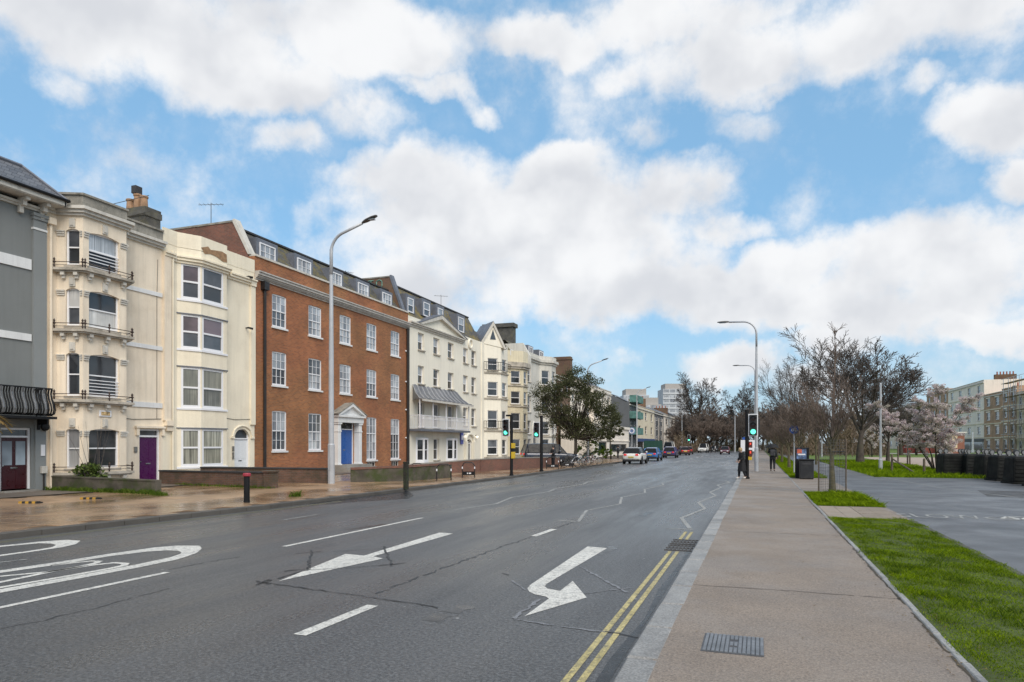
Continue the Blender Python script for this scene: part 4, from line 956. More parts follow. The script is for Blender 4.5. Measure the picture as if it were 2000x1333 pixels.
for (o, (ci, ri)) in zip([x for x in ops if not (abs(x[0] - du0) < 1e-6 and x[2] == .55)], wd):
    g2 = G_net if rr.random() < .85 else G_mid
    if ci == 9: window(D, FD, o[0], o[1], o[2], o[3], .08, .05, 3, (1, 1), None, M_offwhite, (G_dark, G_dark), False); continue
    window(D, FD, o[0], o[1], o[2], o[3], .07, .075, 3, (2, 2) if not (ri == 2 and ci > 2) else (2, 3), .5 if not (ri == 2 and ci > 2) else .62, M_upvc, (g2, G_net if rr.random() < .7 else G_mid), True, M_white, .022, .08)
m = MB()
for k, (a, b) in enumerate(((.08, 10.98), (.16, 11.07), (.22, 11.13), (.30, 11.22))): m.fbox(FD, .02, wD - .02, -.02, a, b, [11.07, 11.13, 11.22, 11.36][k])
m.fbox(FD, .02, wD - .02, -.02, .36, 11.36, 11.43); m.build('cornice', mat('cornice_stone', (.52, .49, .45), .75, .08, 2, .06, 30, streak=.4), D)
m = MB(); m.fbox(FD, .01, wD - .01, -.35, .07, 12.25, 12.36); m.build('coping', M_offwhite, D)
Pq = FD.p; zr0, zr1, nb0, nb1 = 12.3, 14.05, -.45, -1.65
m = MB(); m.add([Pq(.3, nb0, zr0), Pq(wD - .3, nb0, zr0), Pq(wD - .3, nb1, zr1), Pq(.3, nb1, zr1), Pq(.3, -9.8, zr1), Pq(wD - .3, -9.8, zr1)], [(0, 1, 2, 3)]); rf = m.build('mansard_roof', M_mossslate, D)
m = MB(); m.fbox(FD, .3, wD - .3, -9.8, nb1 + .12, zr1, zr1 + .10); m.build('flat_roof', M_tar, D)
for u0, u1 in ((506, 536.6), (579.5, 606), (647, 666), (698.5, 718), (746, 763)):
    a, b = sD(u0 + 1, XF - .6), sD(u1 + 1, XF - .6); z0, z1 = 12.42, 13.38
    q = MB(); q.fbox(FD, a - .24, a, nb1, -.62, z0, z1 + .22); q.fbox(FD, b, b + .24, nb1, -.62, z0, z1 + .22); q.fbox(FD, a, b, nb1, -.62, z1, z1 + .22); dm = q.build('dormer', M_lead, D)
    f2 = Fr(*FD.q(0, -.55)); window(D, f2, a, b, z0, z1, .05, .07, 3, (2,), None, M_upvc, (G_net,), True, M_upvc, .022, .06)
for side, ya, yb in ((0, -.02, .34), (1, wD - .34, wD + .02)):
    top = 14.25 if side == 0 else 15.15
    q = MB(); q.fprism(Fr(XF, yD0 + ya, 1, 0), [(-.4, 11.6), (-.4, 12.36), (-1.45, top), (-10, top), (-10, 11.6)], 0, -(yb - ya)); pw = q.build('party_wall', M_brickred if side == 0 else M_brickch, D)
    q = MB()
    f = Fr(XF, yD0 + ya - .04, 1, 0); q.fprism(f, [(-.22, 12.36), (-.4, 12.36), (-1.45, top), (-1.45, top + .16), (-1.3, top + .16)], 0, -(yb - ya + .08)); q.build('raked_coping', M_offwhite if side == 0 else M_lead, pw)
    q = MB(); q.fbox(FD, ya - .04, yb + .04, -10, -1.46, top, top + .10); q.build('coping', M_parapet, pw)
# ghost lettering on the far party wall, facing back along the street
GL = mat('faded_green_lettering', (.16, .30, .24), .8, .25, 6)
def letter(strokes, x0, zb_, h_, w_):
    q = MB(); ypl = yD0 + wD - .34 - .012
    for (a, b), (c, d) in strokes:
        q.tube([(x0 + a * w_, ypl, zb_ + b * h_), (x0 + c * w_, ypl, zb_ + d * h_)], .05, 4)
    q.build('letter', GL, pw)
LT = [('S', [((1, 1), (0, .9)), ((0, .9), (0, .55)), ((0, .55), (1, .45)), ((1, .45), (1, .1)), ((1, .1), (0, 0))]), ('N', [((0, 0), (0, 1)), ((0, 0), (1, 1)), ((1, 0), (1, 1))]), ('T', [((0, 1), (1, 1)), ((.5, 0), (.5, 1))]), ('O', [((0, .2), (0, .8)), ((0, .8), (.3, 1)), ((.3, 1), (.7, 1)), ((.7, 1), (1, .8)), ((1, .8), (1, .2)), ((1, .2), (.7, 0)), ((.7, 0), (.3, 0)), ((.3, 0), (0, .2))])]
for k, (nm, stx) in enumerate(LT): letter(stx, -30.9 + k * .75, 14.35, .62, .5)
m = MB(); m.tube([FD.p(sD(514), .12, 11.0), FD.p(sD(514), .12, .4)], .085, 8); m.box(XF, XF + .28, yD0 + sD(514) - .2, yD0 + sD(514) + .2, 10.5, 10.95); m.build('downpipe', M_pipe, D)
m = MB(); m.tube([FD.p(wD - .25, .14, 11.0), FD.p(wD - .25, .14, .2)], .12, 8)
m.build('downpipe', M_pipe, D)
for z in (2.4, 4.6, 6.8, 9.2):
    q = MB(); q.lathe([(.0, 0), (.06, .02), (.06, .1), (0, .13)], FD.p(wD - .46, .0, z), 8, 'x'); q.build('pipe_clamp', M_upvc, D)  # white clamps beside the downpipe, none of them a lamp
def aerial(root, x, y, z, h=1.3, rz=.4):
    q = MB(); q.tube([(x, y, z), (x, y, z + h)], .02, 5); dx, dy = math.cos(rz), math.sin(rz); q.tube([(x - dx * .7, y - dy * .7, z + h * .9), (x + dx * .7, y + dy * .7, z + h * .95)], .014, 4)
    for k in range(6): t_ = -.6 + k * .24; q.tube([(x + dx * t_ - dy * .22, y + dy * t_ + dx * .22, z + h * .925), (x + dx * t_ + dy * .22, y + dy * t_ - dx * .22, z + h * .925)], .009, 3)
    q.build('aerial', M_lampdk, root)
aerial(D, -29.2, yD0 + .2, 14.3); aerial(D, -29.5, yD0 + wD - 3.4, 14.1, 1.0, 1.2)
# entrance: door, columns, pediment
door(D, FD, du0, du1, .55, 3.45, M_blue, .08, .06, .55, 2)
for x in (du0 - .42, du1 + .08):
    q = MB(); q.fbox(FD, x, x + .34, 0, .42, .45, 2.7); q.fbox(FD, x - .05, x + .39, 0, .47, .45, .62); q.fbox(FD, x - .03, x + .37, 0, .45, 2.7, 2.8); q.fbox(FD, x, x + .34, 0, .42, 2.8, 3.2); q.fbox(FD, x - .06, x + .40, 0, .48, 3.2, 3.32); q.build('column', M_white, D, bevel=.015)
a, b = du0 - .62, du1 + .62; q = MB(); q.fbox(FD, a + .1, b - .1, 0, .5, 3.33, 3.68); q.fbox(FD, a, b, 0, .62, 3.68, 3.80); q.build('entablature', M_white, D)
mid = (a + b) / 2; zt_ = 4.55
q = MB(); q.fprism(FD, [(a, 3.80), (b, 3.80), (mid, zt_)], 0, .45); ped = q.build('pediment', M_white, D)
q = MB(); q.fprism(FD, [(a - .08, 3.80), (a + .14, 3.80), (mid, zt_ - .14), (mid, zt_ + .05)], .45, .64); q.fprism(FD, [(b + .08, 3.80), (b - .14, 3.80), (mid, zt_ - .14), (mid, zt_ + .05)], .45, .64); q.build('raking_cornice', M_white, ped)
q = MB(); q.fprism(FD, [(a - .1, 3.83), (mid, zt_ + .06), (mid, zt_ + .12), (a - .16, 3.88)], 0, .66); q.fprism(FD, [(b + .1, 3.83), (mid, zt_ + .06), (mid, zt_ + .12), (b + .16, 3.88)], 0, .66); q.build('pediment_roof', M_parapet, ped)
for k in range(3):
    q = MB(); q.fbox(FD, a - .2 + .0 * k, b + .2, 0, 1.7 - .35 * k, .1 + .15 * k, .25 + .15 * k); q.build('step', M_concrete, D)
# ================================================================== E: cream hotel with pediment and canopied balcony
yE0, yE1 = yD1, yX(937, XF); wE = yE1 - yE0; FE = Fr(XF, yE0)
E = thing('hotel', (XF, (yE0 + yE1) / 2, 0), 'cream hotel with triangular pediment, striped metal balcony canopy and golden mossy mansard', 'hotel')
sE = lambda u, X=XF: yX(u, X) - yE0
zE = lambda v, u=822: zX(u, v, XF)
big = [(816.4, 828.5), (846.6, 858.5), (874.8, 886)]; small = [(904.8, 914), (920.8, 930)]
ops = []
for (u0, u1) in big: ops += [(sE(u0), sE(u1), zE(684), zE(651)), (sE(u0), sE(u1), zE(750), zE(715)), (sE(u0), sE(u1), zE(834), zE(786))]
for (u0, u1) in small: ops += [(sE(u0), sE(u1), zX(914, 711, XF), zX(914, 682, XF)), (sE(u0), sE(u1), zX(914, 767, XF), zX(914, 735, XF)), (sE(u0), sE(u1), zX(914, 832, XF), zX(914, 797, XF))]
gd = (sE(911), sE(921.5), .2, zX(916, 858, XF), .35)
gm = (sE(847), sE(858), .55, zE(857)); ops.append(gm)
zcE = zE(637)
m = MB(); wall(m, FE, 0, wE, 0, zcE + .5, ops + [gd], .28); shell(m, FE, wE, 10, 0, zcE + .5); m.build('wall', M_hotel, E)
for o in ops:
    window(E, FE, o[0], o[1], o[2], o[3], .22, .07, 1, (1, 1), .5, M_upvc, (G_mid if rr.random() < .6 else G_net, G_dark), True, M_ledge, .02, .12)
for u0, u1 in ((812, 841), (871.5, 897)):     # ground-floor sash bays
    a, b = sE(u0), sE(u1, XF + .5)
    bay(E, FE, (a, a + .55, b - .4, b + .2), .5, 0, zE(855), [(.55, zE(858), dict(panes=(G_dark, G_dark)))], M_upvc, [(.12, .08), (.08, .08), (.1, .1)], dict(inset=.05, fw=.07, sill=False))
door(E, FE, gd[0], gd[1], gd[2], gd[3], mat('navy_door', (.025, .03, .05), .35, .1, 3), .2, .07, .4, 2, True, G_mid)
q = MB(); n_ = 12
ar = [(gd[0] - .35 + (gd[1] - gd[0] + .7) * k / n_, gd[3] - .25 + .75 * math.sqrt(max(1 - (2 * k / n_ - 1) ** 2, 0))) for k in range(n_ + 1)]
q.tube([FE.p(a, .08, b) for a, b in ar], .14, 6); q.fbox(FE, gd[0] - .5, gd[0] - .1, 0, .25, .2, gd[3] - .2); q.fbox(FE, gd[1] + .1, gd[1] + .5, 0, .25, .2, gd[3] - .2); q.build('door_surround', M_hotel, E, bevel=.02)
for s0 in (gd[0] - .75, gd[1] + .85):
    q = MB(); q.lathe([(0, -.14), (.12, -.1), (.15, 0), (.12, .1), (0, .14)], FE.p(s0, .2, 2.6), 10); gl_ = q.build('globe_lamp', mat('lamp_globe', (.9, .88, .8), .3, .02, 1, emit=(1, .9, .7), es=.35), E, smooth=True)
    q = MB(); q.tube([FE.p(s0, 0, 2.75), FE.p(s0, .2, 2.78), FE.p(s0, .2, 2.7)], .03, 5); q.build('bracket', M_black, gl_)
q = MB(); q.fbox(FE, sE(898), sE(903), .05, .12, 1.9, 3.0); sg = q.build('hotel_sign', mat('blue_sign', (.12, .14, .45), .4, .05, 3), E)
q = MB(); q.fbox(FE, sE(899), sE(902), .12, .13, 2.3, 2.7); q.build('sign_panel', M_upvc, sg)
for z0, z1, n1 in ((zcE - .18, zcE - .05, .1), (zcE - .05, zcE + .08, .22), (zcE + .08, zcE + .16, .3)):
    pass
m = MB(); pa, pb = sE(815.5), sE(904)
for z0, z1, n1 in ((zcE - .30, zcE - .16, .1), (zcE - .16, zcE - .03, .22), (zcE - .03, zcE + .07, .32)): m.fbox(FE, .05, pb, -.02, n1, z0, z1)
m.build('cornice', M_offwhite, E)
pm = sE(856.5); zap = zX(856, 617, XF)
m = MB(); m.fprism(FE, [(pa, zcE + .07), (pb, zcE + .07), (pm, zap - .1)], -.4, .08); ped = m.build('pediment', M_hotel, E)
m = MB(); m.fprism(FE, [(pa - .3, zcE + .07), (pa + .25, zcE + .07), (pm, zap - .32), (pm, zap + .02)], .08, .36); m.fprism(FE, [(pb + .3, zcE + .07), (pb - .25, zcE + .07), (pm, zap - .32), (pm, zap + .02)], .08, .36); m.build('raking_cornice', M_offwhite, ped)
m = MB(); m.fprism(FE, [(pa - .3, zcE + .1), (pm, zap + .03), (pm, zap + .1), (pa - .3, zcE + .18)], -1.6, .38); m.fprism(FE, [(pb + .3, zcE + .1), (pm, zap + .03), (pm, zap + .1), (pb + .3, zcE + .18)], -1.6, .38); m.build('pediment_roof', M_lead, ped)
zR0, zR1 = zcE + .45, zX(870, 603, XF - 1.8)
m = MB(); m.add([FE.p(.05, -.3, zR0), FE.p(wE + 1.2, -.3, zR0), FE.p(wE + 1.2, -1.8, zR1), FE.p(.05, -1.8, zR1)], [(0, 1, 2, 3)]); m.build('mansard_roof', M_mossslate2, E)
m = MB(); m.fbox(FE, .05, wE + 1.2, -10, -1.7, zR1, zR1 + .12); m.build('flat_roof', M_tar, E)
for u0, u1, vt, vb in ((795, 806.5, 583, 611), (826, 838, 592, 619), (854, 864, 603, 628), (894, 905, 621, 649)):
    a, b = sE(u0, XF - .6), sE(u1, XF - .6); z1, z0 = zX((u0 + u1) / 2, vt, XF - .6), zX((u0 + u1) / 2, vb, XF - .6)
    z0 = max(z0, zR0 - .3)
    q = MB(); q.fbox(FE, a - .25, a, -1.9, -.55, z0, z1 + .25); q.fbox(FE, b, b + .25, -1.9, -.55, z0, z1 + .25); q.fbox(FE, a, b, -1.9, -.55, z1, z1 + .25); q.build('dormer', M_lead, E)
    window(E, Fr(*FE.q(0, -.5)), a, b, z0, z1, .05, .08, 1, (1, 1), .5, M_upvc, (G_net, G_mid), False)
q = MB(); xa, za = sE(918), zX(918, 672, XF); q.torus(FE.p(xa, .05, za), .42, .1, 'x', 18, 6); q.build('roundel', M_hotel, E)
aerial(E, -29.0, yE1 - 2.6, zR1 + .1, 1.6, .8)
# balcony
nB = 1.0; zf = zX(850, 838, XF + nB); zrl = zX(850, 813, XF + nB); b0, b1 = max(sE(803, XF + nB), .12), sE(916, XF + nB)
m = MB(); m.fbox(FE, b0 - .1, b1 + .15, 0, nB + .08, zf - .22, zf - .05); bal = m.build('balcony', M_lead, E)
m = MB(); m.fbox(FE, b0, b1, nB - .03, nB + .03, zrl - .05, zrl); m.fbox(FE, b0, b1, nB - .025, nB + .025, zf + .06, zf + .10); m.fbox(FE, b0, b1, nB - .02, nB + .02, zrl - .32, zrl - .29)
for s_ in (b0, b1): m.fbox(FE, s_ - .03, s_ + .03, 0, nB - .03, zrl - .05, zrl); m.fbox(FE, s_ - .02, s_ + .02, 0, nB - .03, zf + .06, zf + .10)
m.build('rail', M_upvc, bal)
m = MB(); x = b0
while x < b1: m.fbox(FE, x - .012, x + .012, nB - .012, nB + .012, zf, zrl); x += .14
for k in range(9): m.fbox(FE, b0 - .012, b0 + .012, .1 + k * .15, .124 + k * .15, zf, zrl)
tag(m.build('balusters', M_upvc, bal), kind='stuff')
for k in range(int((b1 - b0) / 1.1)):
    q = MB(); q.torus(FE.p(b0 + .55 + k * 1.1, nB, zrl - .17), .11, .016, 'x', 12, 4); q.build('scroll', M_upvc, bal)
zc0, zc1 = zX(850, 783, XF + nB + .3), zX(850, 769, XF + .1)
for t in (0, .24, .5, .72, 1):
    x = b0 + (b1 - b0) * t; q = MB(); q.fbox(FE, x - .04, x + .04, nB - .06, nB + .02, zf, zc0 + .05); q.build('post', M_upvc, bal)
# tented canopy: concave sheet with rolls
prof = [(.02, zc1 + .45), (.25, zc1 + .08), (.5, zc1 - .28), (.75, zc1 - .48), (1.0, zc0 + .08), (nB + .35, zc0)]
NS = 22; m = MB(); vs = []; 
for i in range(NS + 1):
    for n_, z_ in prof:
        inset_ = .9 * (1 - (n_ / (nB + .35))) ** 1.3
        x = (b0 - .25 + inset_) + ((b1 + .3 - inset_) - (b0 - .25 + inset_)) * i / NS; vs.append(FE.p(x, n_, z_ + (.05 if i % 2 else 0)))
np_ = len(prof)
m.add(vs, [(i * np_ + j, (i + 1) * np_ + j, (i + 1) * np_ + j + 1, i * np_ + j + 1) for i in range(NS) for j in range(np_ - 1)])
can = m.build('canopy', mat('ribbed_canopy', (.20, .20, .205), .5, .25, 2.5, .08, 30, streak=.4), E)
for e_ in (0, NS):
    q = MB(); pts_ = [vs[e_ * np_ + j] for j in range(np_)] + [(XF, vs[e_ * np_][1], zc0)]; q.add(pts_, [tuple(range(len(pts_)))]); q.build('canopy_side', MATS['ribbed_canopy'], can)
for i in range(0, NS + 1):
    q = MB(); q.tube([tuple(Vector(vs[i * np_ + j]) + Vector((0, 0, .02))) for j in range(np_)], .03, 4); q.build('canopy_rib', M_lead if i % 2 else mat('pale_rib', (.40, .40, .41), .5, .1, 4), can)
q = MB(); q.fbox(FE, b0 - .25, b1 + .3, nB + .30, nB + .34, zc0 - .14, zc0 + .02); q.build('valance', M_offwhite, can)

# ================================================================== F..H: taller terraces with canted bays further along
def terrace(name, label, y0, y1, pr, bs, ztop, rows, m, roof=None, wkw=None, faces=None, flat_cols=(), cat='house', doors=None, ledges=True):
    w = y1 - y0; F = Fr(XF, y0); root = thing(name, (XF, (y0 + y1) / 2, 0), label, cat)
    ops = []
    for (a, b) in flat_cols:
        for (z0, z1) in rows: ops.append((a, b, z0, z1))
    mb = MB()
    if bs: wall(mb, F, 0, bs[0], 0, ztop, [o for o in ops if o[1] <= bs[0]], .2); wall(mb, F, bs[3], w, 0, ztop, [o for o in ops if o[0] >= bs[3]], .2)
    else: wall(mb, F, 0, w, 0, ztop, ops, .2)
    shell(mb, F, w, 10, 0, ztop); mb.build('wall', m, root)
    for o in ops:
        if not bs or o[1] <= bs[0] or o[0] >= bs[3]: window(root, F, *o[:4], .16, .07, 1, (1, 1), .5, M_upvc, (G_mid, G_dark), True, M_ledge)
    if bs:
        bay(root, F, bs, pr, 0, ztop, [(a, b, {}) for a, b in rows], m, faces or [(.22, .22), (.2, .2), (.2, .2)], dict(inset=.12, fw=.07, sill=True, sillm=M_ledge, panes=(G_mid, G_dark)) | (wkw or {}))
        if ledges:
            for (a, b) in rows: 
                q = MB(); q.prism(bay_poly(F, bs, pr, .12), a - .32, a - .2); q.build('string_course', M_ledge, root)
    return root, F, w
zF = lambda v, u=958: zX(u, v, XF + .9)
yF0, yF1 = yE1, yX(987, XF)
rowsF = [(zF(721), zF(697)), (zF(772), zF(744)), (zF(836), zF(801)), (zF(889), zF(859))]
bsF = (1.2, 2.5, 4.5, 5.8)
FH, FF, wF = terrace('gabled_house', 'cream house with steep pointed gable over its bay and small iron balcony', yF0, yF1, 1.3, bsF, zF(668), rowsF, M_hotel, faces=[(.2, .2), (.18, .18), (.2, .2)])
f, L_ = FF.sub(bsF[0], 0, bsF[1], 1.3)
ga = zF(626)
q = MB(); q.fprism(f, [(-.35, zF(668)), (L_ + .35, zF(676)), (L_ * .5, ga)], -.3, .06); gb = q.build('gable', M_hotel, FH)
q = MB(); q.fprism(f, [(-.55, zF(668) - .1), (-.3, zF(668) - .1), (L_ * .5, ga - .35), (L_ * .5, ga + .1)], -.32, .2); q.fprism(f, [(L_ + .55, zF(676) - .1), (L_ + .3, zF(676) - .1), (L_ * .5, ga - .35), (L_ * .5, ga + .1)], -.32, .2); q.build('bargeboard', M_offwhite, gb)
q = MB(); q.fprism(f, [(L_ * .5 - .32, zF(660)), (L_ * .5 + .32, zF(660)), (L_ * .5, zF(640))], .06, .1); q.build('pane', G_mid, gb)
q = MB(); e_ = Vector((*f.n, 0)) * -3.5
A_, B_, C_ = Vector(f.p(-.6, .22, zF(668) - .1)), Vector(f.p(L_ + .6, .22, zF(676) - .1)), Vector(f.p(L_ * .5, .22, ga + .12))
q.add([A_, C_, C_ + e_, A_ + e_, B_, B_ + e_], [(0, 1, 2, 3), (4, 5, 2, 1)]); q.build('gable_roof', M_lead, FH)
q = MB(); q.add([FF.p(-.1, -.2, zF(672)), FF.p(wF, -.2, zF(672)), FF.p(wF, -2.4, zF(632)), FF.p(-.1, -2.4, zF(632)), FF.p(-.1, -9.5, zF(632)), FF.p(wF, -9.5, zF(632))], [(0, 1, 2, 3), (3, 2, 5, 4)]); q.build('roof', M_mossslate, FH)
for z0, h_ in ((rowsF[0][0], .8), (rowsF[2][0], .7)):
    q = MB(); pp = bay_poly(FF, bsF, 1.3, .3)[1:4]
    for zz in (z0, z0 + h_): q.tube([(x, y, zz) for x, y in pp], .03, 5)
    for (x0, y0_), (x1, y1_) in zip(pp, pp[1:]):
        for k in range(9): t = k / 8; q.tube([(x0 + (x1 - x0) * t, y0_ + (y1_ - y0_) * t, z0), (x0 + (x1 - x0) * t, y0_ + (y1_ - y0_) * t, z0 + h_)], .018, 4)
    q.build('balcony_rail', M_black, FH)
q = MB(); q.fbox(FF, .35, .5, 0, .12, .2, zF(670)); q.build('downpipe', M_hotel, FH)
zG = lambda v, u=1003: zX(u, v, XF + .9)
yG0, yG1 = yF1, yX(1022, XF)
rowsG = [(zG(747), zG(722)), (zG(788), zG(763)), (zG(838), zG(806)), (zG(888), zG(858))]
bsG = (.8, 2.2, 3.8, 5.2)
GH, FG, wG = terrace('yellow_bay_house', 'weathered yellow cream house with full-height bay and blank attic block', yG0, yG1, 1.3, bsG, zG(708), rowsG, M_yellow, faces=[(.2, .2), (.15, .15), (.2, .2)])
q = MB(); q.prism(bay_poly(FG, bsG, 1.3, .3), zG(714), zG(705)); q.prism(bay_poly(FG, bsG, 1.3, .18), zG(718), zG(714)); q.build('cornice', M_ledge, GH)
q = MB(); q.prism(bay_poly(FG, bsG, 1.3, .02), zG(705), zG(682)); q.build('parapet', M_yellow, GH)
q = MB(); q.fprism(Fr(XF, yG1 - .2, 1, 0), [(.9, zG(705)), (.9, zG(683)), (0, zG(655)), (-9, zG(655)), (-9, zG(705))], 0, -.45); q.build('party_wall', M_greyw, GH)
q = MB(); q.add([FG.p(0, -.2, zG(690)), FG.p(wG - .2, -.2, zG(690)), FG.p(wG - .2, -2.6, zG(650)), FG.p(0, -2.6, zG(650)), FG.p(0, -9.5, zG(650)), FG.p(wG - .2, -9.5, zG(650))], [(0, 1, 2, 3), (3, 2, 5, 4)]); q.build('roof', M_mossslate, GH)
window(GH, Fr(*FG.q(0, .3)), 1.0, 3.4, zG(692), zG(680), .05, .08, 3, (1,), None, M_upvc, (G_mid,), False)
zH = lambda v, u=1045: zX(u, v, XF + .5)
yH0, yH1 = yG1, yX(1080, XF)
rowsH = [(zH(747), zH(718)), (zH(806), zH(774)), (zH(848), zH(822)), (zH(888), zH(858))]
bsH = (6.2, 7.6, 9.6, 11.0)
HH, FHh, wH = terrace('stuccoed_villa', 'grey white stuccoed villa with arched door, bay and dormered roof behind the tree', yH0, yH1, 1.2, bsH, zH(704), rowsH, M_greyw, flat_cols=[(1.6, 2.9)], faces=[(.2, .2), (.2, .2), (.2, .2)])
q = MB(); front_run(q, .15, zH(706), zH(702), FHh, bsH, 1.2, wH); front_run(q, .35, zH(702), zH(697), FHh, bsH, 1.2, wH); q.build('cornice', M_offwhite, HH)
q = MB(); front_run(q, .05, zH(697), zH(689), FHh, bsH, 1.2, wH); q.build('parapet', M_greyw, HH)
q = MB(); q.add([FHh.p(.3, -.6, zH(695)), FHh.p(wH - .5, -.6, zH(695)), FHh.p(wH - 1.6, -2.4, zH(668)), FHh.p(.3, -2.4, zH(668)), FHh.p(.3, -9.5, zH(668)), FHh.p(wH - 1.6, -9.5, zH(668))], [(0, 1, 2, 3), (3, 2, 5, 4)]); q.build('mansard_roof', M_mossslate, HH)
for s_ in (3.2, 7.6):
    q = MB(); q.fbox(FHh, s_ - .2, s_ + 1.9, -2.4, -.42, zH(690), zH(673)); q.build('dormer', M_lead, HH); window(HH, Fr(*FHh.q(0, -.38)), s_, s_ + 1.7, zH(689), zH(675), .02, .12, 2, (1,), None, M_upvc, (G_mid,), False)
x0 = -30.0; yy = yH0 + 3.5
q = MB(); q.box(x0 - 2.4, x0 + 1.4, yy, yy + 1.2, 12, zX(1025, 650, -29)); q.box(x0 - 2.6, x0 + 1.6, yy - .2, yy + 1.4, zX(1025, 653, -29), zX(1025, 646, -29)); ch = q.build('chimney', MATS['sooty_stack'], HH)
q = MB()
n_ = 10; dd = (.55, 1.75, .5, zH(828)); ar = [(dd[0] + 3.1, dd[2])] 
a0_, a1_ = 3.3, 4.7; pts_ = [(a0_, .2)] + [(a0_ + (a1_ - a0_) * k / n_, zH(838) + .9 * math.sin(math.pi * k / n_) ** .8) for k in range(n_ + 1)] + [(a1_, .2)]
q.fprism(FHh, pts_, .01, .05); q.build('arched_door', mat('grey_door', (.16, .165, .17), .5, .1, 3), HH)
q = MB(); q.tube([FHh.p(a, .04, b) for a, b in pts_], .12, 6); q.build('door_arch', M_greyw, HH)

# ================================================================== simpler houses further off
def row_house(name, label, F, w, ztop, nst, ncol, m, z0=.9, roofm=None, roofh=0.0, group=None, cat='house', parapet=True, pots=0, potm=None, wfrac=.42, shop=None, depth=9, hp=.55, trim=False):
    root = thing(name, (*F.q(w / 2, 0), 0), label, cat, group)
    fh = (ztop - .6) / nst; ops = []
    for i in range(ncol):
        c = w * (i + .5) / ncol; ww = w / ncol * wfrac
        for k in range(nst):
            if shop and k == 0: continue
            zb_ = k * fh + fh * .28; ops.append((c - ww / 2, c + ww / 2, zb_, zb_ + fh * hp))
    mb = MB(); wall(mb, F, 0, w, 0, ztop, ops, .2); shell(mb, F, w, depth, 0, ztop); mb.build('wall', m, root)
    r_ = random.Random(len(label) + int(w * 10))
    for o in ops: window(root, F, *o[:4], .14, .09, 1, (1, 1), .5, M_upvc, (r_.choice([G_dark, G_mid, G_mid]), G_dark), True, M_ledge)
    if parapet:
        q = MB(); q.fbox(F, 0, w, 0, .22, ztop - .75, ztop - .5); q.fbox(F, 0, w, 0, .1, ztop - .1, ztop + .02); q.build('cornice', M_offwhite, root)
    if trim:
        for o in ops:
            q = MB(); q.fbox(F, o[0] - .2, o[1] + .2, 0, .08, o[3] + .02, o[3] + .3); q.build('lintel', M_far1, root)
        for k in range(1, nst): q = MB(); q.fbox(F, 0, w, 0, .12, k * fh - .05, k * fh + .2); q.build('string_course', M_far2, root)
    if roofm:
        q = MB(); P = F.p; rh = ztop + roofh
        q.add([P(0, -.2, ztop - .1), P(w, -.2, ztop - .1), P(w, -depth / 2, rh), P(0, -depth / 2, rh), P(0, -depth, ztop - .1), P(w, -depth, ztop - .1)], [(0, 1, 2, 3), (3, 2, 5, 4), ]); q.build('roof', roofm, root)
        q = MB(); q.add([P(.01, -.2, ztop - .3), P(.01, -depth / 2, rh - .1), P(.01, -depth, ztop - .3)], [(0, 1, 2)]); q.add([P(w - .01, -.2, ztop - .3), P(w - .01, -depth / 2, rh - .1), P(w - .01, -depth, ztop - .3)], [(0, 1, 2)]); q.build('gable', m, root)
    if pots:
        q = MB(); q.fbox(F, w - .9, w - .1, -depth * .75, -depth * .25, ztop - .4, ztop + roofh + 1.2); chh = q.build('chimney', M_brickch, root)
        for k in range(pots):
            p_ = F.p(w - .5, -depth * .72 + depth * .44 * (k + .5) / pots, ztop + roofh + 1.2); q = MB(); pot(q, *p_, .7, .16); q.build('chimney_pot', potm or M_potred, chh)
    if shop:
        q = MB(); q.fbox(F, .3, w - .3, -.02, .05, .3, fh * .72); sh = q.build('shopfront', G_dark, root)
        q = MB(); q.fbox(F, .1, w - .1, -.02, .25, fh * .74, fh * .95); q.build('fascia', shop, sh)
        for t in (.02, .33, .66, .98): q = MB(); q.fbox(F, w * t - .06 + (.2 if t < .1 else 0) - (.2 if t > .9 else 0), w * t + .06 + (.2 if t < .1 else 0) - (.2 if t > .9 else 0), .04, .12, .2, fh * .74); q.build('mullion', M_white, sh)
    return root
M_far1 = mat('far_white', (.88, .80, .70), .8, .05, .4, streak=.2); M_far2 = mat('far_cream', (.72, .64, .48), .8, .06, .4, streak=.2); M_far3 = mat('far_grey', (.12, .125, .13), .8, .06, .4)
M_farb = brickmat('far_brown_brick', (.46, .285, .175), (.36, .22, .135), (.38, .28, .20), .45, .15, .02, .9)
yy = yH1
row_house('brick_terrace', 'brown brick terrace house with red and cream chimney pots above the evergreen tree', Fr(XF, yy), 9, zX(1095, 735, XF), 4, 3, M_brickch, roofm=M_mossslate, roofh=.8)
q = MB(); zc_ = zX(1095, 722, -28); q.box(-33, -27.5, yy + 1, yy + 2, zc_ - 4, zc_); 
bt = bpy.data.objects['brick_terrace']; chh = q.build('chimney', M_brickch, bt)
for k in range(7): 
    q = MB(); pot(q, -32.6 + k * .75, yy + 1.5, zc_, 1.0 if k < 3 else .85, .2); q.build('chimney_pot', M_potclay if k < 3 else M_potred, chh)
yy += 9
bb = row_house('white_terrace', 'white terrace house with tall brick side stack above the evergreen tree', Fr(XF, yy), 11, zX(1150, 765, XF), 4, 3, M_far1, roofm=M_slate, roofh=1.2)
q = MB(); z_ = zX(1176, 727, -28.5); q.box(-31, -28.2, yy + 8.3, yy + 9.6, 9, z_); q.box(-31.1, -28.1, yy + 8.2, yy + 9.7, z_ - .5, z_ - .3); q.build('chimney', M_brickch, bb)
yy += 11
row_house('white_gabled_house', 'white house with pitched slate roof beyond the evergreen tree', Fr(XF + 1, yy), 14, zX(1205, 770, XF + 1), 4, 3, M_far1, roofm=M_slate, roofh=2.2)
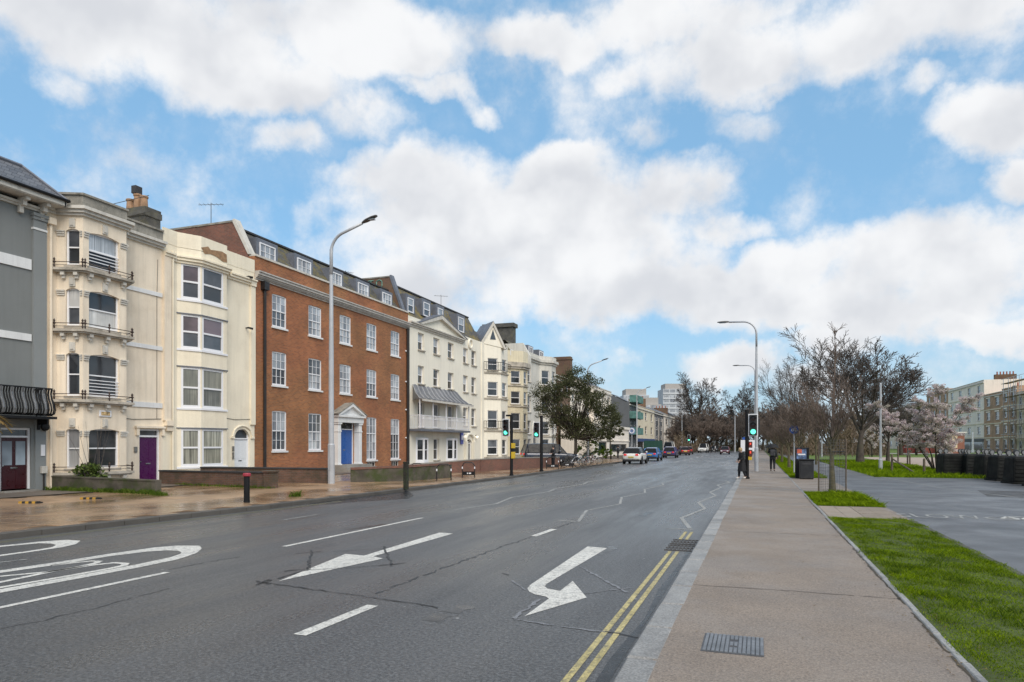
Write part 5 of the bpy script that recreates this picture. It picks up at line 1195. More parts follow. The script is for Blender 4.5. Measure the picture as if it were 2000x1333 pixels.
# low white shop in front
KY0, KY1 = yX(1158, -21), yX(1228, -21)
lo = thing('low_white_shop', (-21, (KY0 + KY1) / 2, 0), 'low white flat-roofed building with dark window band behind the evergreen tree', 'building')
Fk = Fr(-21, KY0); wk = KY1 - KY0; q = MB(); wall(q, Fk, 0, wk, 0, 4.6, [(3.5, 9, 1.0, 2.2), (11, wk - 2, .9, 1.9)], .2); shell(q, Fk, wk, 4.5, 0, 4.6); q.build('wall', M_far1, lo)
for a, b, c_, d_ in ((3.5, 9, 1.0, 2.2), (11, wk - 2, .9, 1.9)): window(lo, Fk, a, b, c_, d_, .1, .1, 4, (1,), None, M_black, (G_dark,), True)
q = MB(); q.fbox(Fk, -.1, wk + .1, -.1, .25, 4.35, 4.75); q.fbox(Fk, -.1, wk + .1, 0, .12, 2.35, 2.5); q.build('fascia', M_far1, lo)
FarF = lambda y: Fr(XF, y)
sp = [('green_wrapped_house', 'house with green-netted scaffold balconies in the far terrace', 1229, 1243, 787, 4, 2, M_far3), ('cream_corner_house', 'plain cream house with blue shopfront in the far terrace', 1243, 1278, 797, 3, 3, M_far2), ('white_far_house', 'narrow white house with grey trim beside the cream far house', 1278, 1296, 806, 4, 2, M_far3), ('pale_far_house', 'pale rendered house in the middle of the far terrace', 1296, 1318, 812, 3, 2, M_far1), ('dark_far_house', 'dark painted house at the end of the far terrace', 1318, 1342, 816, 3, 2, M_far3)]
for i, (nm, lb, u0, u1, vt, ns_, nc_, mm) in enumerate(sp):
    y0, y1 = yX(u0, XF), yX(u1, XF)
    h = row_house(nm, lb, FarF(y0), y1 - y0 - .05, zX((u0 + u1) / 2, vt, XF), ns_, nc_, mm, roofm=M_slate if i != 1 else None, roofh=2.0, shop=mat('blue_fascia', (.05, .09, .22), .5, .1, 2) if i == 1 else None, pots=4 if i in (1, 3) else 0, wfrac=.34)
    if i == 0:
        for k, z in enumerate((4, 7.5, 11)):
            q = MB(); q.box(XF, XF + 1.6, y0 + .3, y1 - .3, z, z + 1.5); q.build('green_screen', mat('green_netting', (.10, .22, .19), .8, .3, 1.2), h)
    if i in (2, 4):
        for k in range(3): q = MB(); fw_ = y1 - y0; q.fbox(FarF(y0), .6 + k * fw_ * .4, .6 + k * fw_ * .4 + .5, .01, .1, 1, zX(u0, vt, XF) - 1.2); q.build('white_pilaster', M_far1, h)
# tower blocks
def tower(name, label, u0, u1, vt, D_, m, nfl, nc, band):
    xa, ya = atD(u0, D_); xb, yb = atD(u1, D_); w = math.hypot(xb - xa, yb - ya); zt = zD(vt, D_)
    F = Fr(xa, ya, xb - xa, yb - ya); root = thing(name, ((xa + xb) / 2, (ya + yb) / 2, 0), label, 'tower block')
    q = MB(); q.fbox(F, 0, w, -14, 0, 0, zt); q.build('wall', m, root)
    fh = zt / nfl
    for k in range(nfl):
        for i in range(nc):
            q = MB(); a = w * (i + .12) / nc; q.fbox(F, a, a + w / nc * .76, -.2, .12, k * fh + fh * .35, k * fh + fh * .85); q.build('window', G_net, root)
        q = MB(); q.fbox(F, -.1, w + .1, 0, .35, k * fh - .15, k * fh + .25); q.build('floor_band', band, root)
    q = MB(); q.fbox(F, w * .1, w * .9, -12, -1, zt, zt + 3); q.build('plant_room', M_tw2, root)
    return root
M_tw = mat('tower_grey', (.50, .52, .54), .8, .06, .2); M_tw2 = mat('tower_brown', (.42, .39, .36), .8, .06, .2); M_tb = mat('tower_band', (.62, .63, .64), .8, .05, .2)  # tower tones lightened: distance haze put into the colour
tower('tower_block', 'pale grey tower block with ribbon windows rising behind the bare trees', 1295, 1345, 760, 380, M_tw, 12, 4, M_tb)
tower('office_block', 'long grey office block with glazed top storey behind the far terrace', 1218, 1268, 772, 330, M_tw, 8, 6, M_tb)
tower('brown_office_block', 'brown flat-roofed block stepping down behind the far terrace', 1240, 1292, 790, 300, M_tw2, 7, 5, M_tb)
# ------------------------------------------------------------------ terrace across the park on the right
XR = 52.0
def right_house(name, label, u0, u1, vt, ns_, nc_, mm, **k):
    y0, y1 = yX(u1, XR), yX(u0, XR); um = (u0 + u1) / 2
    return row_house(name, label, Fr(XR, y1, 0, -1), y1 - y0 - .05, zX(um, vt, XR), ns_, nc_, mm, **k)
right_house('white_corner_building', 'tall white stuccoed corner building across the park with a dark shopfront', 1852, 1922, 752, 5, 4, M_far1, shop=M_far3, pots=6, wfrac=.30, trim=True)
right_house('brown_terrace_house', 'brown brick house with cream trim across the park beside the white building', 1922, 1957, 768, 4, 2, M_farb, pots=3, wfrac=.42, trim=True)
rh2 = right_house('yellow_terrace_house', 'brown and cream bay-fronted house across the park behind the black containers', 1957, 1986, 757, 4, 2, M_farb, pots=3, wfrac=.42, trim=True)
rh3 = right_house('scaffolded_house', 'cream house wrapped in metal scaffolding across the park', 1986, 2050, 760, 4, 4, M_far2, wfrac=.4, trim=True)
y0, y1 = yX(2050, XR), yX(1975, XR)
scf = thing('scaffolding', (XR - 1, (y0 + y1) / 2, 0), 'tall metal pole scaffolding on the terrace across the park', 'scaffolding')
k = 0; y = y0
while y <= y1:
    for x in (XR - .6, XR - 1.9):
        q = MB(); q.cyl(x, y, 0, 16, .06, n=5); q.build('pole', M_alum, scf)
    y += 3.2
for z in (3, 6, 9, 12, 15):
    q = MB(); q.box(XR - 1.9, XR - .6, y0, y1, z, z + .08); q.build('deck', mat('scaffold_board', (.30, .24, .16), .8, .2, 2), scf)
    q = MB(); q.tube([(XR - 1.9, y0, z + 1), (XR - 1.9, y1, z + 1)], .05, 5); q.build('guard_rail', M_alum, scf)
y0 = yX(1852, XR)
for i, (u0, u1, vt, mm, lb) in enumerate(((1810, 1852, 765, M_farb, 'brown brick building behind the blossom tree across the park'), (1770, 1810, 790, M_farb, 'low brown building past the blossom tree across the park'), (1725, 1770, 800, M_far2, 'far cream building seen through the bare trees across the park'))):
    right_house('park_terrace_house', lb, u0, u1, vt, 4, 4, mm, wfrac=.35)
for i, (u0, u1, h_, D_, mm, lb) in enumerate(((1770, 1805, 3.0, 135, (.30, .06, .05), 'red market hut with flat roof beyond the gravel pitch'), (1806, 1836, 3.0, 132, (.26, .07, .05), 'dark red market hut beside the blossom tree'), (1855, 1884, 4.0, 128, (.22, .085, .05), 'rust brown kiosk with pale hatch behind the black containers'))):
    xa, ya = atD(u0, D_); xb, yb = atD(u1, D_); F = Fr(xa, ya, xb - xa, yb - ya); w = math.hypot(xb - xa, yb - ya)
    t = thing('market_hut', ((xa + xb) / 2, (ya + yb) / 2, 0), lb, 'hut'); q = MB(); q.fbox(F, 0, w, -2.5, 0, .1, h_); q.build('wall', mat('hut_%d' % i, mm, .7, .15, 1.5), t, bevel=.03)
    q = MB(); q.fbox(F, -.2, w + .2, -2.7, .35, h_, h_ + .2); q.build('roof', M_offwhite if i == 2 else M_tar, t); q = MB(); q.fbox(F, w * .15, w * .5, 0, .06, 1.2, h_ - .5); q.build('hatch', mat('hatch_pale', (.55, .45, .28), .6, .1, 3) if i == 2 else M_far3, t)
# ================================================================== low walls and forecourts
def long_wall(name, label, pts, hs, th, m, cap=None, caph=.07, capo=.05, piers=(), z0=.1):
    c = (sum(p[0] for p in pts) / len(pts), sum(p[1] for p in pts) / len(pts), 0)
    t = thing(name, c, label, 'wall')
    for (x0, y0), (x1, y1), h0, h1 in zip(pts, pts[1:], hs, hs[1:]):
        F = Fr(x0, y0, x1 - x0, y1 - y0); L_ = math.hypot(x1 - x0, y1 - y0)
        q = MB(); q.fprism(F, [(0, z0), (L_, z0), (L_, z0 + h1), (0, z0 + h0)], -th / 2, th / 2); q.build('wall_run', m, t)
        if cap:
            n = max(1, int(L_ / .9)); 
            for k in range(n):
                a, b = L_ * k / n, L_ * (k + 1) / n; ha, hb = h0 + (h1 - h0) * k / n, h0 + (h1 - h0) * (k + 1) / n
                q = MB(); q.fprism(F, [(a + .004, z0 + ha), (b - .004, z0 + hb), (b - .004, z0 + hb + caph), (a + .004, z0 + ha + caph)], -th / 2 - capo, th / 2 + capo); q.build('coping_stone', cap, t)
    for (x, y, h, r_) in piers:
        q = MB(); q.box(x - r_, x + r_, y - r_, y + r_, z0, z0 + h); q.box(x - r_ - .04, x + r_ + .04, y - r_ - .04, y + r_ + .04, z0 + h, z0 + h + .07); q.build('pier', m, t)
    return t
long_wall('garden_wall', 'low mossy rendered garden wall with weeds at its foot', [(-25.9, 19.05), (-20.3, 18.8)], [.52, .46], .25, M_mosswall, M_mosswall, .05, .02)
long_wall('garden_wall', 'low brown brick wall with dark flat coping beside the white arched door', [(-25.3, 23.6), (-18.6, 22.75)], [.58, .62], .23, M_brickdk, M_tar, .06, .04, [(-18.6, 22.75, .66, .2)])
long_wall('garden_wall', 'dark brick wall under the two brick-block windows by the lamp column', [(-25.2, 25.9), (-18.35, 26.35)], [.66, .66], .25, M_brickdk, M_tar, .06, .04)
long_wall('garden_wall', 'grey brown wall with red coping in front of the blue door', [(-18.0, 27.6), (-16.0, 29.0), (-15.4, 33.0)], [.60, .68, .72], .25, M_mosswall, M_brickred, .10, .03)
long_wall('forecourt_wall', 'long red brown forecourt wall with pale sloping coping in front of the hotel', [(-19.6, 35.6), (-16.9, 40.6), (-15.9, 46.0), (-15.0, 52.5)], [.55, .80, .80, .74], .25, M_brickred, M_concrete, .06, .03)
def weeds(seed, x0, x1, y0, y1, n, label, h=.22, m=None):
    def smp(r):
        t = r.random(); k = .5 + .5 * abs(math.sin(t * 17 + seed)); return x0 + (x1 - x0) * t + r.gauss(0, .07), y0 + (y1 - y0) * t + r.gauss(0, .09), k
    grass('weeds', label, smp, n, .04, h, .014, .12, seed, m or M_weed, 'weeds')
weeds(21, -25.8, -19.9, 18.78, 18.6, 2600, 'green weeds along the foot of the mossy garden wall')
weeds(22, -24.0, -18.3, 23.3, 22.5, 900, 'green weeds along the foot of the brown brick wall', .16)
weeds(23, -20.2, -19.4, 18.5, 18.2, 500, 'grass tuft at the end of the mossy garden wall', .15)
weeds(24, -14.86, -14.7, 19.35, 19.35, 160, 'small grass tuft at the foot of the black bollard', .25)
weeds(25, -27, -25.2, 16.6, 16.3, 400, 'grass tuft beside the claret door', .15)
# ================================================================== street lamps
def lamp(label, x, y, hgt, arm, dirx, rbase, headlen=.75, group=None, z0=.12, tilt=.12):
    t = thing('street_lamp', (x, y, z0), label, 'street lamp', group)
    q = MB(); q.lathe([(rbase * 1.02, 0), (rbase, .05), (rbase, hgt * .16), (rbase * .78, hgt * .165), (rbase * .72, hgt * .5), (rbase * .5, hgt * .86)], (x, y, z0), 14); col_ = q.build('column', M_lamp, t, smooth=False)
    q = MB(); pts = [(x, y, z0 + hgt * .855)]; 
    for k in range(9):
        a = math.pi / 2 * k / 8 * (1 - tilt); rad = min(arm * .55, .85); pts.append((x + dirx * rad * (1 - math.cos(a)), y, z0 + hgt * .855 + (hgt * .125 - rad * .35) + rad * math.sin(a)))
    ex = pts[-1]; pts.append((x + dirx * (arm - headlen * .3), y, ex[2] + (arm - headlen * .3 - abs(ex[0] - x)) * math.sin(tilt * 1.5)))
    q.tube(pts, [rbase * .5] * 3 + [rbase * .42] * (len(pts) - 3), 8); q.build('arm', M_lamp, t, smooth=True)
    e = Vector(pts[-1]); d_ = Vector((dirx * math.cos(tilt * 1.5), 0, math.sin(tilt * 1.5))); u_ = Vector((-d_.z * dirx, 0, abs(d_.x)))
    q = MB(); n = 8; ring = []
    prof = [(0, .045, .05), (.12, .09, .07), (.3, .15, .075), (.7, .16, .06), (.95, .11, .035), (1.0, .04, .02)]
    for a, wd, th in prof:
        for k in range(n):
            an = 2 * math.pi * k / n; ring.append(e + d_ * (a * headlen) + Vector((0, 1, 0)) * (wd * math.cos(an)) + u_ * (th * math.sin(an) * (1.2 if math.sin(an) > 0 else .5)))
    q.add(ring, [(i * n + k, i * n + (k + 1) % n, (i + 1) * n + (k + 1) % n, (i + 1) * n + k) for i in range(5) for k in range(n)] + [tuple(range(n)), tuple(range(5 * n, 6 * n))]); hd = q.build('lantern', M_lampdk, t, smooth=True)
    q = MB(); c_ = e + d_ * headlen * .55 - u_ * .04; q.box(c_.x - .2, c_.x + .2, c_.y - .1, c_.y + .1, c_.z - .012, c_.z + .01); q.build('lens', G_frost, hd)
    q = MB(); q.box(x - .06, x + .06, y - rbase - .008, y - rbase + .02, z0 + .6, z0 + 1.2); q.build('access_door', M_lamp, t)
    return t
GLP = 'tall swan-neck street lamps'
xl, yl = ground(647, 945, .12); lamp('tall pale swan-neck street lamp in front of the orange brick block', xl, yl, (945 - 430) / FPX * (1.78 * FPX / 77) - .95, 1.85, 1, .155, .8, GLP, tilt=.22)
lamp('tall pale swan-neck street lamp beside the evergreen tree and parked bicycles', -18.2, 42.0, 10.5, 1.85, 1, .15, .8, GLP, tilt=.22)
bpy.data.objects['street_lamp.001'].location = (*atD(1148, 77), .12)
lamp('tall pale swan-neck street lamp by the low white building and blue shop', *atD(1244, 118), 10.8, 1.85, 1, .15, .8, GLP, tilt=.22)
lamp('slim pale street lamp beside the far left traffic signal', *atD(1332, 170), 9.0, 1.5, 1, .13, .7, GLP, tilt=.2)
xr, yr = ground(1477.5, 921, .12); lamp('tall swan-neck street lamp in the footway behind the black signal post', xr, yr, 9.5, 1.95, -1, .13, .75, GLP, tilt=.02)
lamp('swan-neck street lamp further along the same footway past the umbrella walker', -.3, 84, 10.6, 1.95, -1, .13, .75, GLP, tilt=.02)
lamp('far pale street lamp standing by the oncoming red car', *atD(1435.5, 150), 9.3, .9, -1, .15, .6, GLP, tilt=.02)
# slim park lamp posts without arms
def post(name, label, u, v, vt, r, m, cat='post', group=None, top=None, z=.12):
    x, y = ground(u, v, z); D_ = (H - z) * FPX / (v - VH); hh = (v - vt) / FPX * D_
    t = thing(name, (x, y, z - .02), label, cat, group); q = MB(); q.lathe([(r * 1.5, 0), (r * 1.5, hh * .12), (r, hh * .13), (r * .7, hh - .05), (r * .5, hh)], (x, y, z - .02), 10); q.build('shaft', m, t)
    q = MB(); q.lathe([(r * 1.8, 0), (r * 1.8, .04), (r * 1.55, .05)], (x, y, z - .02), 10); q.build('base_collar', m, t); return t
post('park_lamp_post', 'slim tapering pale lamp post on the grass in front of the big bare tree', 1720, 918, 748, .085, M_lamp, 'lamp post')
post('park_lamp_post', 'short pale post standing behind the caged young tree', 1605, 893, 842, .09, M_lamp, 'lamp post')
post('flag_pole', 'thin white pole far across the gravel pitch', 1735.5, 890, 842, .09, M_upvc, 'pole')
post('flag_pole', 'thin white pole in front of the corner building across the park', 1900, 884, 845, .22, M_upvc, 'pole')
# ================================================================== bollard, hoops, posts
def bollard(x, y, label):
    t = thing('bollard', (x, y, .12), label, 'bollard'); q = MB(); q.lathe([(.095, 0), (.09, .05), (.085, .78), (.09, .80)], (x, y, .12), 14); q.build('shaft', M_black, t)
    q = MB(); q.lathe([(.093, .80), (.12, .81), (.12, .87), (.10, .9), (.0, .905)], (x, y, .12), 14); q.build('cap', mat('red_cap', (.34, .03, .05), .5, .1, 4), t); return t
bx, by = ground(482, 982, .12); bollard(bx, by, 'black bollard with red cap on the left pavement')
M_hoop = mat('black_hoop', (.018, .014, .013), .45, .2, 5)
def hoop(u, v, w, h, label, panel=None, group=None, rz=0):
    x, y = ground(u, v, .12); t = thing('hoop_barrier', (x, y, .12), label, 'barrier', group); t.rotation_euler.z = rz
    pts = [(-w / 2, 0, 0), (-w / 2, 0, h * .78), (-w * .36, 0, h * .96), (-w * .25, 0, h), (w * .25, 0, h), (w * .36, 0, h * .96), (w / 2, 0, h * .78), (w / 2, 0, 0)]
    q = MB(); q.tube(pts, .028, 8); fr = q.build('hoop', M_hoop, t, (0, 0, 0))
    for s_ in (-w / 2, w / 2):
        q = MB(); q.tube([(s_, 0, h * .58), (s_, 0, h * .72)], .032, 8); q.build('reflective_band', M_upvc, t, (0, 0, 0))
    if panel:
        q = MB(); q.box(-w / 2 + .03, w / 2 - .03, -.02, .02, h * .16, h * .40); p_ = q.build('panel', panel, t, (0, 0, 0))
        q = MB(); q.box(-.08, -.02, -.026, -.02, h * .24, h * .32); q.box(.02, .14, -.026, -.02, h * .24, h * .32); q.build('plate', M_upvc, p_, (0, 0, 0))
    return t
hoop(814, 935, .62, .78, 'dark hoop barrier beside the mossy wall', rz=.5)
hoop(867, 939, .70, .80, 'plain black hoop barrier with white bands on the left kerb', rz=.45)
hoop(915, 933, .66, .80, 'black hoop barrier with a dark lettered panel on the left kerb', M_black, rz=.3)
M_orange = mat('orange_red_panel', (.42, .12, .06), .6, .15, 4)
for u in (1079, 1107, 1130, 1148): hoop(u, 917 - (u - 1079) * .10, .85, .85, {1079: 'hoop barrier beside the dark-clothed pedestrian', 1107: 'hoop barrier right of the dark-clothed pedestrian', 1130: 'hoop stand at the near end of the parked bicycles', 1148: 'hoop stand among the parked bicycles'}[u], M_hoop if u < 1110 else None, 'cycle hoops', .2)
x, y = ground(793, 955, .12); q = MB(); q.box(x - .085, x + .085, y - .085, y + .085, .1, 1.15); q.box(x - .1, x + .1, y - .1, y + .1, 1.15, 1.2); o = q.build('timber_post', mat('ivy_stained_timber', (.026, .022, .017), .9, .3, 5, .1, 30, .4, 30, dirt=(.04, .06, .02), dirt_amt=.7, dscale=4), None, (x, y, .1), bevel=.015); tag(o, 'dark square timber post at the kerb below the brick block downpipe', 'post')
M_ystripe = mat('yellow_rubber', (.45, .25, .03), .7, .1, 4)
for i, (u, v) in enumerate(((60, 983.5), (178, 975.5))):
    x, y = ground(u, v, .12); t = thing('ramp_block', (x, y, .12), ('striped black and yellow rubber ramp lying by the claret door', 'striped black and yellow rubber ramp lying in front of the mossy wall')[i], 'ramp')
    for k in range(6):
        q = MB(); a = -.30 + k * .1; F = Fr(x, y, CT, ST); q.fprism(F, [(a, .122), (a + .1, .122), (a + .1, .16), (a, .16)], -.1, .0); q.fprism(F, [(a, .122), (a + .1, .122), (a + .1, .185), (a, .185)], .0, .1); q.build('segment', M_blackpl if k % 2 else M_ystripe, t)
# litter bin with poster column
x, y = ground(1575, 936, .12)
t = thing('litter_bin', (x, y, .12), 'black square litter bin standing on the buff paving by the grass', 'bin')
q = MB(); q.box(x - .33, x + .33, y - .3, y + .3, .14, 1.05); q.build('body', M_blackpl, t, bevel=.03); q = MB(); q.box(x - .36, x + .36, y - .33, y + .33, 1.05, 1.14); q.build('lid', M_black, t, bevel=.03); q = MB(); q.box(x - .22, x + .22, y - .315, y - .3, .85, .97); q.build('slot', M_tar, t)
x2, y2 = x - .16, y + .75
t = thing('poster_stand', (x2, y2, .12), 'dark poster stand with colourful bill behind the litter bin', 'poster stand'); q = MB(); q.box(x2 - .33, x2 + .33, y2 - .12, y2 + .12, .12, 1.72); fr = q.build('case', M_black, t, bevel=.02)
q = MB(); q.box(x2 - .27, x2 + .2, y2 - .13, y2 - .122, 1.12, 1.66); q.build('poster', mat('poster_blue', (.13, .20, .36), .5, .7, 6, .3, 20), fr); q = MB(); q.box(x2 - .25, x2 - .02, y2 - .136, y2 - .131, 1.42, 1.64); q.build('poster_flash', mat('poster_red', (.55, .12, .06), .5, .3, 9), fr); q = MB(); q.box(x2 - .2, x2 + .15, y2 - .137, y2 - .132, 1.33, 1.40); q.build('poster_strip', M_upvc, fr)
# blue round cycle sign
x, y = ground(1551, 926, .12); D_ = 1.78 * FPX / 58
t = thing('cycle_sign', (x, y, .12), 'round blue cycle route sign on a grey pole by the grass strip', 'sign'); q = MB(); q.cyl(x, y, .12, 2.95, .04, n=8); q.build('pole', M_lamp, t)
zc_ = zD(839, D_); q = MB(); q.lathe([(0, -.012), (.27, -.012), (.27, .012), (0, .012)], (x, y - .06, zc_), 20, 'y'); dsc = q.build('disc', mat('sign_blue', (.03, .10, .40), .4, .05, 4), t)
q = MB(); 
for dx in (-.09, .09): q.torus((x + dx, y - .08, zc_ - .04), .07, .014, 'y', 14, 4)
q.tube([(x - .09, y - .08, zc_ - .04), (x - .03, y - .08, zc_ + .06), (x + .07, y - .08, zc_ + .06), (x + .09, y - .08, zc_ - .04)], .012, 4); q.build('symbol', M_upvc, dsc)
# white board behind the signal
x, y = atD(1463, 62); t = thing('white_cabinet', (x, y, .12), 'plain white board with blue top standing behind the signal post', 'sign board'); q = MB(); q.box(x - .72, x + .72, y - .06, y + .06, 1.25, 2.28); q.build('board', M_upvc, t); 
for dx in (-.6, .6): q = MB(); q.box(x + dx - .04, x + dx + .04, y - .04, y + .04, .1, 1.25); q.build('leg', M_lamp, t)
q = MB(); q.lathe([(0, -.02), (.13, -.02), (.13, .02), (0, .02)], (x - .45, y, 2.42), 14, 'y'); q.build('badge', MATS['sign_blue'], t)
# ================================================================== traffic signals
M_lensoff = mat('dark_lens', (.03, .012, .010), .3, .1, 3); M_lensgreen = mat('lit_green_lens', (.05, .6, .4), .3, .02, 1, emit=(.12, 1.0, .62), es=1.1)
M_lensred = mat('lit_red_lens', (.5, .03, .02), .3, .02, 1, emit=(1.0, .10, .05), es=.5); M_yell = mat('yellow_box', (.62, .42, .03), .5, .06, 3)
M_glow = mat('green_figure', (.2, .9, .6), .3, .02, 1, emit=(.35, 1.0, .75), es=2.5)
def head(t, x, y, zc, side, sc_=1.0):
    """signal head facing the camera end of the street (-Y)"""
    w, h_, dp = .36 * sc_, 1.0 * sc_, .22
    cx = x + side * (.11 + w / 2)
    q = MB(); q.box(cx - w / 2, cx + w / 2, y - dp, y, zc - h_ / 2, zc + h_ / 2); hd = q.build('signal_head', M_blackpl, t, bevel=.02)
    q = MB(); bw = .045
    for a, b, c, d in ((-w / 2 - bw, w / 2 + bw, h_ / 2, h_ / 2 + bw), (-w / 2 - bw, w / 2 + bw, -h_ / 2 - bw, -h_ / 2), (-w / 2 - bw, -w / 2, -h_ / 2, h_ / 2), (w / 2, w / 2 + bw, -h_ / 2, h_ / 2)): q.box(cx + a, cx + b, y - dp * .7, y - dp * .6, zc + c, zc + d)
    q.build('white_border', M_upvc, hd)
    for k, mm in enumerate((M_lensoff, M_lensoff, M_lensgreen)):
        z = zc + h_ * (.32 - .32 * k); q = MB(); q.lathe([(0, 0), (.12 * sc_, 0), (.12 * sc_, -.02), (0, -.035)], (cx, y - dp, z), 16, 'y'); q.build('lens', mm, hd)
        q = MB(); n = 9; r_ = .13 * sc_; vs = []
        for i in range(n):
            a = math.pi * i / (n - 1); 
            for d in (0, .17): vs.append((cx + r_ * math.cos(a), y - dp - d, z + r_ * math.sin(a)))
        q.add(vs, [(2 * i, 2 * i + 1, 2 * i + 3, 2 * i + 2) for i in range(n - 1)]); q.build('visor', M_black, hd)
    q = MB(); q.box(min(x, cx) if side > 0 else cx, max(x, cx) if side < 0 else cx, y - .06, y - .02, zc + h_ * .3, zc + h_ * .3 + .04); q.box(min(x, cx), max(x, cx), y - .06, y - .02, zc - h_ * .3, zc - h_ * .3 + .04); q.build('bracket', M_black, hd)
    return hd
def signal(label, u, v, vtop, side, vh0, vh1, r=.075, group='traffic signals', yellow=None, D=None):
    if D: x, y = atD(u, D); D_ = D
    else: x, y = ground(u, v, .12); D_ = 1.78 * FPX / (v - VH)
    zt = .12 + (v - vtop) / FPX * D_; t = thing('traffic_signal', (x, y, .12), label, 'traffic light', group)
    q = MB(); q.cyl(x, y, .1, zt, r, n=10); q.build('post', M_black, t)
    q = MB(); q.cyl(x, y, .1, .2, r * 1.4, n=10); q.build('post_collar', M_black, t)
    head(t, x, y, (zD(vh0, D_) + zD(vh1, D_)) / 2, side, (zD(vh0, D_) - zD(vh1, D_)) / 1.0)
    if yellow:
        for va, vb in yellow:
            q = MB(); q.box(x + r * .2, x + r + .12, y - .12, y + .1, zD(vb, D_), zD(va, D_)); q.build('push_button_box', M_yell, t, bevel=.015)
    return t, x, y, D_, zt
tl, x, y, D_, zt = signal('black traffic signal on the left kerb with green light and yellow push-button boxes', 999, 929.5, 811, -1, 820, 851, .085, yellow=[(866, 876), (883, 896)])
q = MB(); q.box(x - .3, x, y - .12, y + .05, zt - .08, zt + .02); q.build('detector', M_black, tl)
signal('black traffic signal with green light in front of the dark SUV', 1057.5, 921, 812, -1, 826, 854, .10)
signal('distant traffic signal with green light near the white off-road vehicle', 1349, 883, 846, -1, 850, 862, .10, D=150)
tr, x, y, D_, zt = signal('black pedestrian-crossing signal on the right footway with red push-button units', 1459, 935.5, 801, 1, 811, 851, .10)
for va, vb in ((863, 875), (879, 892)):
    q = MB(); q.box(x + .08, x + .26, y - .16, y + .06, zD(vb, D_), zD(va, D_)); un = q.build('wait_unit', mat('brown_unit', (.10, .018, .012), .5, .1, 4), tr, bevel=.015)
    q = MB(); q.box(x + .14, x + .20, y - .165, y - .158, zD(vb - 6, D_), zD(va + 2.5, D_)); q.build('red_figure', M_lensred, un)
q = MB(); q.box(x + .06, x + .24, y - .14, y + .06, zD(899, D_), zD(892, D_)); q.build('push_button_box', M_yell, tr, bevel=.015)
q = MB(); q.box(x + .5, x + .62, y - .05, y + .2, zD(852, D_), zD(818, D_)); q.build('rear_head', M_blackpl, tr, bevel=.02)
# ================================================================== black containers with castors up
M_bin = mat('black_container', (.010, .0105, .0105), .65, .3, 1.5, .1, 30, dirt=(.03, .033, .027), dirt_amt=.5, dscale=2.5, spec=.15)
def container(x, y, rz, label, lid=False):
    t = thing('upturned_container', (x, y, .115), label, 'container', 'upturned black containers'); t.rotation_euler.z = rz; t.scale = (1.0, 1.0, 1.04)
    q = MB(); W_, D_, h_ = 1.50, 1.05, 1.16; 
    q.add([(-W_ / 2, -D_ / 2, 0.03), (W_ / 2, -D_ / 2, 0.03), (W_ / 2, D_ / 2, 0.03), (-W_ / 2, D_ / 2, 0.03), (-W_ * .46, -D_ * .42, h_), (W_ * .46, -D_ * .42, h_), (W_ * .46, D_ * .42, h_), (-W_ * .46, D_ * .42, h_)], [(0, 3, 2, 1), (4, 5, 6, 7), (0, 1, 5, 4), (1, 2, 6, 5), (2, 3, 7, 6), (3, 0, 4, 7)]); q.build('tub', M_bin, t, (0, 0, 0), bevel=.07)
    for k in range(6):
        z = .12 + k * .165; s_ = 1 - .085 * z; q = MB(); q.box(-W_ / 2 * s_ + .06, W_ / 2 * s_ - .06, -D_ / 2 * (1 - .15 * z) - .022, -D_ / 2 * (1 - .15 * z) + .05, z, z + .07); q.build('rib', M_bin, t, (0, 0, 0), bevel=.012)
    q = MB(); q.box(-W_ / 2 - .04, W_ / 2 + .04, -D_ / 2 - .04, D_ / 2 + .04, 0.0, .07); q.build('rim', M_bin, t, (0, 0, 0), bevel=.02)
    q = MB(); q.box(-W_ * .40, W_ * .40, -D_ * .36, D_ * .36, h_, h_ + .04); q.build('underside', mat('grey_underside', (.04, .04, .042), .5, .2, 4), t, (0, 0, 0))
    for sx in (-1, 1):
        for sy in (-1, 1):
            q = MB(); q.lathe([(.0, -.03), (.12, -.03), (.135, 0), (.12, .03), (0, .03)], (sx * W_ * .36, sy * D_ * .32, h_ + .17), 14, 'y'); wh = q.build('castor', M_blackpl, t, (0, 0, 0))
            q = MB(); q.lathe([(0, -.035), (.09, -.035), (.09, .035), (0, .035)], (sx * W_ * .36, sy * D_ * .32, h_ + .17), 12, 'y'); q.build('castor_hub', mat('castor_grey', (.20, .205, .21), .5, .15, 4), wh, (0, 0, 0))
            q = MB(); q.box(sx * W_ * .36 - .04, sx * W_ * .36 + .04, sy * D_ * .32 - .05, sy * D_ * .32 + .05, h_ + .03, h_ + .10); q.build('castor_fork', mat('castor_grey', (.20, .205, .21), .5, .15, 4), wh, (0, 0, 0))
    return t
LBL = ['black upturned container at the blossom-tree end of the row, castors up', 'black upturned container, second in the row from the blossom tree', 'black upturned container, third in the row from the blossom tree', 'black upturned container, fourth in the row from the blossom tree', 'black upturned container, fifth in the row from the blossom tree', 'black upturned container at the far end of the row from the blossom tree']
px = [(1866, 929), (1912, 930), (1945, 935), (1975, 940), (2012, 946), (2060, 952)]
for (u, v), lb in zip(px, LBL):
    x, y = ground(u, v, .115); container(x, y + .5, .25 + rng.uniform(-.12, .12), lb)
